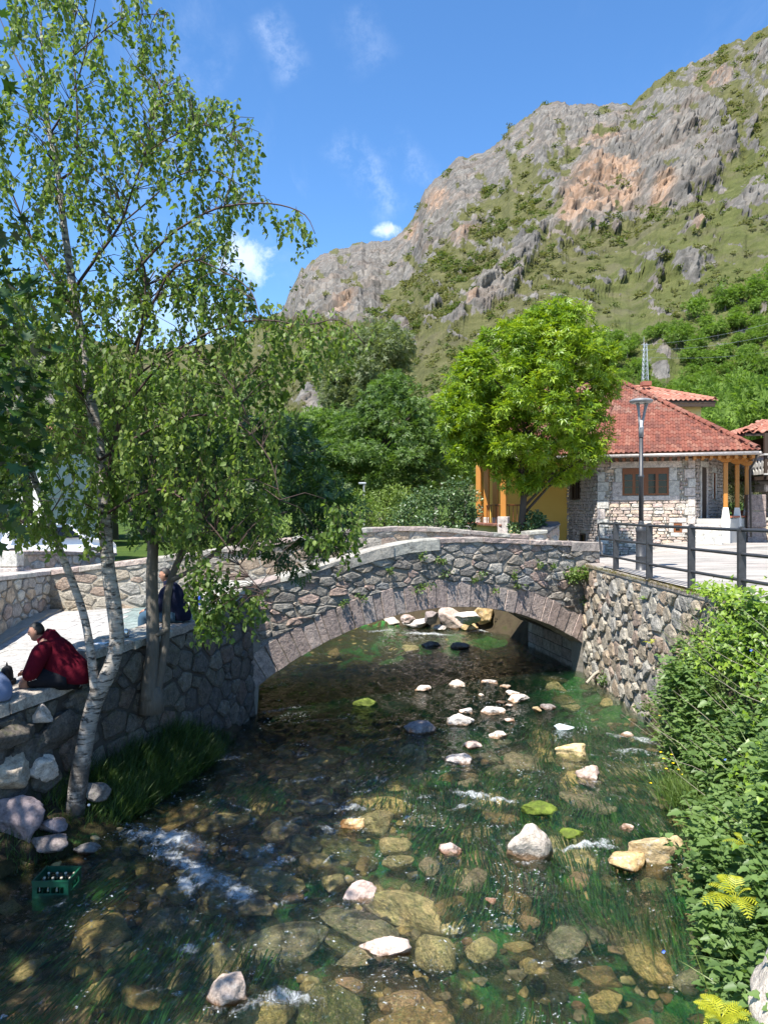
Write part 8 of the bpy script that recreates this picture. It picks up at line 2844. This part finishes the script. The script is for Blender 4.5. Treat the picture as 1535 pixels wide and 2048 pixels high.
def seated(hip, label, top_mat, leg_mat, long_legs, lean, group=None, bulk=1.0, hood=False, hands_up=0.0, rz=0.0):
 """a person sitting on the wall, looking along -x; 'lean' tips the trunk forward; hip = middle of the seat"""
 hip = Vector(hip)
 t = thing("person", label, "person", hip)
 Rz = Matrix.Rotation(rz, 3, 'Z')
 Q = lambda f, y, z: hip + Rz @ Vector((-f, y, z))
 cl, sl = math.cos(lean), math.sin(lean)
 S = lambda u, v=0.0: (v * cl + u * sl, u * cl - v * sl)
 sp = [(0.02, 0.12), (*S(.22, .04),), (*S(.40, .04),), (*S(.52, .02),), (*S(.60, .03),)]
 neck = S(.62, .03)
 headc = (S(.74, .06)[0], S(.74, .06)[1])
 sh = [S(.50, .02), S(.50, .02)]
 kx, kz = .50, .04
 V, E_, Rr = [], [], []
 def add(p, r, parent=None):
  V.append(p)
  Rr.append(r)
  if parent is not None:
   E_.append((parent, len(V) - 1))
  return len(V) - 1
 b = bulk
 root = add(Q(0.0, 0, .13), .06)
 s1 = add(Q(S(.20)[0], 0, S(.20)[1] + .05), .11 * b, root)
 s2 = add(Q(S(.38)[0], 0, S(.38)[1] + .05), .11 * b, s1)
 s3 = add(Q(S(.51)[0], 0, S(.51)[1] + .05), .085 * b, s2)
 nk = add(Q(neck[0], 0, neck[1] + .06), .056, s3)
 add(Q(headc[0] - .01, 0, headc[1] + .0), .050, nk)
 wr = []
 for sg in (1, -1):
  a = add(Q(sh[0][0], sg * .185 * b, sh[0][1] + .03), .068 * b, s3)
  el = add(Q(sh[0][0] + .10, sg * .24 * b, sh[0][1] - .24), .050 * b, a)
  wq = Q(.50, sg * .07, .165 + hands_up)
  w_ = add(wq, .030, el)
  wr.append(wq)
  hp_ = add(Q(.06, sg * .10, .09), .05, root)
  kn = add(Q(kx, sg * .14, .075), .068 * b, hp_)
  cf = add(Q(kx + .01, sg * .15, -.13), .056 * b, kn)
  an = add(Q(kx + .01, sg * .15, -.38), .038, cf)
  add(Q(kx + .16, sg * .16, -.42), .032, an)
 bv, bf = skin_mesh(V, E_, Rr, 2)
 hv, hf, hair, eyes, W = head_parts(Q(headc[0], 0, headc[1] + .055), Rz @ Vector((-1, -.12, -.10)), 1.0)
 mb = MB()
 mb.add(bv, bf)
 mb.add(hv, hf)
 for sg, w_ in zip((1, -1), wr):
  hand(mb, w_, Rz @ Vector((-.9, -sg * .35, -.15)), .8, 1.0, -sg)
 mb.obj("body", M_SKIN, t, smooth=True)
 hair.obj("hair", M_HAIR, t, smooth=True)
 mb = MB()
 for e in eyes:
  mb.lathe([(0, -.009), (.007, -.006), (.009, 0), (.007, .006), (0, .009)], c=e, n=8)
 mb.obj("eyes", M_HAIR, t, smooth=True)
 mb = MB()
 K = lambda u, v, dz: Q(S(u, v)[0], 0, S(u, v)[1] + dz)
 spine = [Q(-.09, 0, .02), Q(-.085, 0, .11), K(.20, -.035, .05), K(.36, -.03, .05), K(.49, -.01, .05), K(.575, .015, .055), K(.645, .03, .06)]
 sr = [.150 * b, .185 * b, .198 * b, .185 * b, .152 * b, .098, .078]
 sp_ = smooth_path(spine, 4)
 mb.tube(sp_, list(np.interp(np.linspace(0, 6, len(sp_)), range(7), sr)), 20)
 for sg in (1, -1):
  el_ = Q(sh[0][0] + .10, sg * .245 * b, sh[0][1] - .24)
  ar = smooth_path([Q(sh[0][0] - .03, sg * .10 * b, sh[0][1] + .05), Q(sh[0][0], sg * .195 * b, sh[0][1] + .0), el_, Q(lerp(sh[0][0] + .1, .5, .92), sg * lerp(.245, .07, .9), lerp(sh[0][1] - .24, .165 + hands_up, .92))], 4)
  mb.tube(ar, list(np.interp(np.linspace(0, 3, len(ar)), range(4), [.085 * b, .098 * b, .082 * b, .052])), 14)
 top_ = mb.obj("sweatshirt" if hood else "top", top_mat, t, smooth=True)
 if hood:
  mb = MB()
  mb.tube([Q(S(.655, -.02)[0], 0, S(.655, -.02)[1] + .06), Q(S(.60, -.06)[0], 0, S(.60, -.06)[1] + .06), Q(S(.52, -.10)[0], 0, S(.52, -.10)[1] + .05), Q(S(.44, -.11)[0], 0, S(.44, -.11)[1] + .05)], [.08, .105, .09, .03], 14)
  mb.obj("hood", top_mat, top_, smooth=True)
 mb = MB()
 mb.tube(smooth_path([Q(-.16, 0, .10), Q(-.07, 0, .105), Q(.06, 0, .105), Q(.14, 0, .10)], 3), [.08 * b] + [.155 * b] * 3 + [.165 * b] * 5 + [.10 * b], 18)
 for sg in (1, -1):
  pts_ = [Q(-.04, sg * .09, .095), Q(.15, sg * .12, .10), Q(.30, sg * .135, .095), Q(.43 if not long_legs else kx, sg * .14, .085)]
  rr2 = [.115 * b, .118 * b, .105 * b, .094 * b if not long_legs else .085 * b]
  if long_legs:
   pts_ += [Q(kx + .02, sg * .15, -.13), Q(kx + .01, sg * .15, -.36)]
   rr2 += [.075 * b, .065 * b]
  lp_ = smooth_path(pts_, 4)
  mb.tube(lp_, list(np.interp(np.linspace(0, len(pts_) - 1, len(lp_)), range(len(pts_)), rr2)), 16)
 lg = mb.obj("trousers" if long_legs else "shorts", leg_mat, t, smooth=True)
 if not long_legs:
  glyphs = ["011110010", "111101111", "110101110", "111010111"]
  mb = MB()
  for k in range(5):
   f = .392 - k * .021
   base = Q(f, -.270, .075 + .006 * k)
   u = (Q(f - .02, -.27, .0) - Q(f, -.27, -.006)).normalized()
   w_ = Vector((0, 0, 1))
   pat = ((0, 0, .004, .04), (.011, 0, .004, .04), (.004, .034, .008, .006), (.004, .014, .008, .005)) if k % 2 else ((0, 0, .004, .04), (.004, .0, .010, .005), (.004, .018, .008, .005), (.004, .035, .010, .005))
   for (x, z, w2, h2) in pat:
    mb.add([base + u * x * 1.15 + w_ * z, base + u * (x + w2) * 1.15 + w_ * z, base + u * (x + w2) * 1.15 + w_ * (z + h2), base + u * x * 1.15 + w_ * (z + h2)], [(0, 1, 2, 3)])
  mb.obj("print", M_WHITEPRINT, lg)
 mb = MB()
 for sg in (1, -1):
  mb.box(Q(kx + .09, sg * .157, -.435), (.27, .095, .07), bev=.025)
 mb.obj("shoes", M_RUBBER, t)
 return t
hp1 = P(136, 1362, 9.92)
hp1.z = 1.845
seated(hp1, "person in maroon hooded sweatshirt and black shorts sitting hunched on the wall, facing left", M_MAROON, M_SHORTS, False, 0.50, bulk=1.22, hood=True, rz=0.05)
hp2 = P(-22, 1405, 9.25)
hp2.z = coping_top(9.25) + .01
seated(hp2, "person in pale blue denim cut off by the left edge, only the back in view", M_DENIM, M_DENIM, True, 0.55, bulk=1.05)
hp3 = P(352, 1238, 12.75)
hp3.z = coping_top(12.75) + .01
seated(hp3, "person in navy top and blue jeans sitting on the wall behind the grey tree stems", M_NAVY, M_JEANS, True, 0.18, bulk=1.0, rz=-0.1)
def backpack(p, label, mat, s=1.0, rz=0.0):
 t = thing("backpack", label, "bag", p)
 M = Matrix.Translation(p) @ Matrix.Rotation(rz, 4, 'Z')
 mb = MB()
 vs, fs = [], []
 n = 12
 prof = [(0, .9), (.05, 1.0), (.20, 1.0), (.32, .92), (.40, .72), (.43, .35)]
 for z, k in prof:
  for i in range(n):
   t_ = 2 * math.pi * i / n
   cx_, cy_ = math.cos(t_), math.sin(t_)
   vs.append(M @ Vector((math.copysign(abs(cx_) ** .6, cx_) * .09 * k * s, math.copysign(abs(cy_) ** .6, cy_) * .15 * k * s, z * s)))
 for j in range(len(prof) - 1):
  for i in range(n):
   i2 = (i + 1) % n
   fs.append((j * n + i, j * n + i2, (j + 1) * n + i2, (j + 1) * n + i))
 fs += [tuple(range(n))[::-1], tuple((len(prof) - 1) * n + i for i in range(n))]
 mb.add(vs, fs)
 mb.obj("sack", mat, t, smooth=True)
 mb = MB()
 mb.box((0, 0, 0), (.05 * s, .22 * s, .17 * s), bev=.02, M=M @ Matrix.Translation((.10 * s, 0, .13 * s)))
 mb.obj("front_pocket", mat, t)
 mb = MB()
 mb.tube(smooth_path([M @ Vector((0, -.04 * s, .42 * s)), M @ Vector((0, 0, .48 * s)), M @ Vector((0, .04 * s, .42 * s))], 4), .01 * s, 6)
 mb.obj("grab_loop", mat, t)
pb_ = P(14, 1400, 9.9)
pb_.z = coping_top(9.7) - .10
backpack(pb_, "black backpack leaning between the two sitters at the left edge", M_BLACK, 0.8, .2)
pb_ = on_wall(388, 0)
pb_.z = coping_top(pb_.y) + .004
backpack(pb_, "dark bag lying on the wall behind the sitter in navy", M_BLACK, 0.55, 1.2)
p = pb_ + Vector((.02, .36, .0))
p.z = coping_top(min(p.y, 15)) + .003
mb = MB()
mb.lathe([(.034, 0), (.036, .006), (.036, .15), (.028, .17), (.018, .18), (.018, .205), (0, .207)], c=p, n=14)
set_props(mb.obj("drinking_bottle", M_BLUEPOT, smooth=True), "small blue drinking bottle standing beside the dark bag on the wall", "bottle")
# ---- behind the plaza: pillar, ramp wall, car, building
pil = thing("gate_post", "square pale stone gate post behind the terrace wall at the left edge", "pillar", (-9.0, 17.6, 2.1))
for i in range(3):
 mb = MB()
 mb.box((-8.78, 17.7, 2.1 + .36 * i + .17), (.42, .42, .345), rz=.1, bev=.02)
 mb.obj("pillar_block", M_ASHLAR, pil)
rp = thing("ramp_wall", "pinkish ramp wall with sloping coping behind the terrace wall", "wall", (-10, 20, 2.1))
rwl = Wall([(-9.9, 18.6), (-9.2, 20.5), (-8.6, 24.0)], 1)
rt = lambda d: interp(d, [(0, 3.02), (2, 2.95), (5.6, 2.70)])
rwl.core(lambda d: 2.0, rt, .4, 12).obj("wall_core", M_MORTAR_W, rp)
lay_rubble(rp, rwl.place, .02, rwl.L, lambda d: 2.05, lambda d: rt(d) - .01, .08, .17, M_HOUSE, 91, proud=(.015, .04), stretch=1.5, tries=1200)
me, c_ = rwl.slab(0, rwl.L, rt, lambda d: rt(d) + .10, -.5, .08, rnd, 12, .005)
me.materials.append(M_ARCH)
put("coping_slab", me, c_, rp)
pw2 = thing("planter_wall", "curved stone planter wall with dark slate top beside the maple trunk", "wall", (5.2, 23.6, 2.4))
pwl2 = Wall([(4.45, 23.05), (5.05, 23.25), (5.55, 23.9), (5.75, 25.0)], 1)
pt2 = lambda d: interp(d, [(0, 3.40), (.6, 3.45), (1.3, 3.66), (2.6, 3.72)])
pwl2.core(lambda d: 2.2, pt2, .4, 20).obj("wall_core", M_MORTAR_W, pw2)
lay_rubble(pw2, pwl2.place, .02, pwl2.L, lambda d: 2.6, lambda d: pt2(d) - .01, .07, .15, M_TERRACE, 93, proud=(.015, .04), stretch=1.2, tries=900)
M_SLATE = principled("dark_slate", None, .5, build=lambda q, b: _plaster(q, b, (.02, .022, .026), (.06, .062, .07)))
me, c_ = pwl2.slab(.6, pwl2.L, pt2, lambda d: pt2(d) + .07, -.55, .07, rnd, 8, .004)
me.materials.append(M_SLATE)
put("slate_top", me, c_, pw2)
me, c_ = pwl2.slab(0, .59, pt2, lambda d: pt2(d) + .10, -.5, .07, rnd, 4, .006)
me.materials.append(M_COPING)
put("coping_slab", me, c_, pw2)
def car(c, rz, label, paint):
 t = thing("parked_car", label, "car", c, rz)
 mb = MB()
 side = [(-2.05, .35), (-2.1, .62), (-2.0, .86), (-1.9, .92), (-1.62, 1.36), (-1.4, 1.45), (.35, 1.46), (.6, 1.40), (1.2, .95), (1.95, .80), (2.1, .62), (2.1, .32)]
 n = len(side)
 vs = []
 for y, k in ((-.82, 0), (-.85, 0), (.85, 0), (.82, 0)):
  for x, z in side:
   tuck = .16 * max(0, (z - .95) / .5)
   vs.append((x, math.copysign(abs(y) - tuck - (.04 if abs(y) < .83 else 0), y), z + (.0 if abs(y) > .83 else .015)))
 fs = []
 for a in range(3):
  for i in range(n):
   j = (i + 1) % n
   fs.append((a * n + i, a * n + j, (a + 1) * n + j, (a + 1) * n + i))
 fs += [tuple(range(n)), tuple(3 * n + i for i in range(n))[::-1]]
 mb.add(vs, fs)
 mb.obj("body", paint, t, local=True)
 for sg in (1, -1):
  for (x0, x1, x2, x3) in ((-1.5, -.35, -.35, -1.3), (-.25, .95, .5, -.25)):
   mb = MB()
   y = lambda z: sg * (.857 - .16 * max(0, (z - .95) / .5))
   mb.add([(x0, y(.98), .98), (x1, y(.98), .98), (x2, y(1.36), 1.36), (x3, y(1.36), 1.36)], [(0, 1, 2, 3)])
   mb.obj("side_window", M_GLASS, t, local=True)
  for x in (-1.3, 1.3):
   mb = MB()
   M = Matrix.Translation((x, sg * .78, .32)) @ Matrix.Rotation(R(90), 4, 'X')
   mb.lathe([(.0, -.1), (.24, -.1), (.32, -.08), (.32, .08), (.24, .1), (.0, .1)], n=18, M=M)
   w_ = mb.obj("wheel", M_TYRE, t, local=True, smooth=False)
   mb = MB()
   mb.lathe([(.0, -.11), (.2, -.11), (.2, .11), (.0, .11)], n=14, M=M)
   mb.obj("rim", M_GALV, w_, local=True)
  mb = MB()
  mb.box((-2.03, sg * .68, .84), (.10, .22, .20), bev=.02)
  mb.obj("tail_light", M_REDLAMP, t, local=True)
 mb = MB()
 mb.add([(-1.87, -.62, 1.0), (-1.87, .62, 1.0), (-1.645, .56, 1.35), (-1.645, -.56, 1.35)], [(0, 1, 2, 3)])
 mb.obj("rear_window", M_GLASS, t, local=True)
 mb = MB()
 mb.add([(.66, -.58, 1.37), (.66, .58, 1.37), (1.19, .66, .985), (1.19, -.66, .985)], [(0, 1, 2, 3)])
 mb.obj("windscreen", M_GLASS, t, local=True)
 return t
car((-12.0, 27.4, 2.2), R(20), "white hatchback parked behind the trees at the left", M_CARWHITE)
bd = thing("white_building", "white building with grey shutters and tiled roof glimpsed through the trees at the left", "building", (-24, 46, 2))
mb = MB()
mb.box((-26, 47, 4.6), (13, 8, 6.4))
mb.obj("wall", M_WPLASTER, bd)
slab_poly([[Vector((-33, 42.4, 7.7)), Vector((-19, 42.4, 7.7)), Vector((-19.4, 47, 9.8)), Vector((-32.6, 47, 9.8))], [Vector((-33, 51.6, 7.7)), Vector((-32.6, 47.003, 9.8)), Vector((-19.4, 47.003, 9.8)), Vector((-19, 51.6, 7.7))]], .25, M_TILE2, "roof", bd, local=False)
for zz_ in (3.6, 6.1):
 for x in (-30.5, -27.5, -24.5, -21.5):
  mb = MB()
  mb.box((x, 42.98, zz_), (1.3, .08, 1.5))
  f = mb.obj("window", M_GALV, bd)
  mb = MB()
  mb.box((x, 42.93, zz_), (1.0, .04, 1.2))
  mb.obj("pane", M_GLASS, f)
  mb = MB()
  mb.box((x - .85, 42.93, zz_), (.5, .06, 1.5))
  mb.box((x + .85, 42.93, zz_), (.5, .06, 1.5))
  mb.obj("shutter", M_DWOOD, f)
def pot(p, r, h, m, label, leafm, n, seed, name="flower_pot"):
 t = thing(name, label, "flower pot", p)
 mb = MB()
 mb.lathe([(r * .7, 0), (r, h * .9), (r * 1.08, h * .9), (r * 1.08, h), (r * .9, h), (r * .88, h * .85), (0, h * .85)], c=p, n=16)
 mb.obj("pot", m, t, smooth=False)
 r_ = np.random.default_rng(seed)
 C = np.array(p[:]) + np.array([0, 0, h + r * .8]) + r_.normal(size=(8, 3)) * r * .6
 leaf_obj("leaves", [clump_crown(C, np.full(8, r * .7), n // 8, r * .45, T_OVATE, r_, .2, .5)], leafm, t)
pot(Vector((*hw(5.0, 2.6), PF + .02)), .22, .28, M_TERRA, "terracotta pot with a green plant on the porch behind the posts", M_ROSE, 90, 5)
pot(Vector((14.75, 28.45, 3.9)), .16, .22, M_BLUEPOT, "blue glazed pot with yellow flowering plant near the pinkish pillar", M_LIGHTSHRUB, 80, 6)
pot(Vector((15.9, 28.1, 3.9)), .2, .2, M_TERRA, "low terracotta pot on the garden wall at the right edge", M_ROSE, 60, 7)
p = P(941, 1064, 24.2)
t = thing("red_geranium", "red geranium bloom showing just above the bridge parapet", "flower", p - Vector((0, 0, .5)))
mb = MB()
for k in range(16):
 d = Vector((random.gauss(0, 1), random.gauss(0, 1), random.gauss(0, 1))).normalized() * .06
 s_ = d.cross(Vector((.3, .5, 1))).normalized() * .035
 mb.add([p + d - s_, p + d * 1.3, p + d + s_, p + d * .8], [(0, 1, 2, 3)])
mb.obj("blossom", M_REDFL, t)
mb = MB()
mb.tube([p - Vector((0, 0, .6)), p], .008, 5)
mb.obj("stem", M_NETTLE, t)
for a, b, d, lab in ((178, 1610, 9.45, "white dandelion clock at the right side of the birch foot"),):
 p = P(a, b, d)
 t = thing("dandelion", lab, "flower", p - Vector((0, 0, .2)))
 mb = MB()
 mb.lathe([(0, -.018), (.014, -.011), (.018, 0), (.014, .011), (0, .018)], c=p, n=10)
 mb.obj("seed_head", M_WHITEPAPER, t, smooth=True)
 mb = MB()
 mb.tube([p - Vector((0, 0, .22)), p], .002, 4)
 mb.obj("stem", M_NETTLE, t)
mb_seed = boulder_mesh(4242, M_WHITEROCK, .9, name="parapet_stone")
mb_seed.transform(Matrix.Diagonal((.30, .55, .55, 1)))
o = link("parapet_stone", mb_seed)
o.location = (2.66, 4.75, 1.05)
set_props(o, "pale lichened wall stone cut by the right edge near the bottom", "stone")
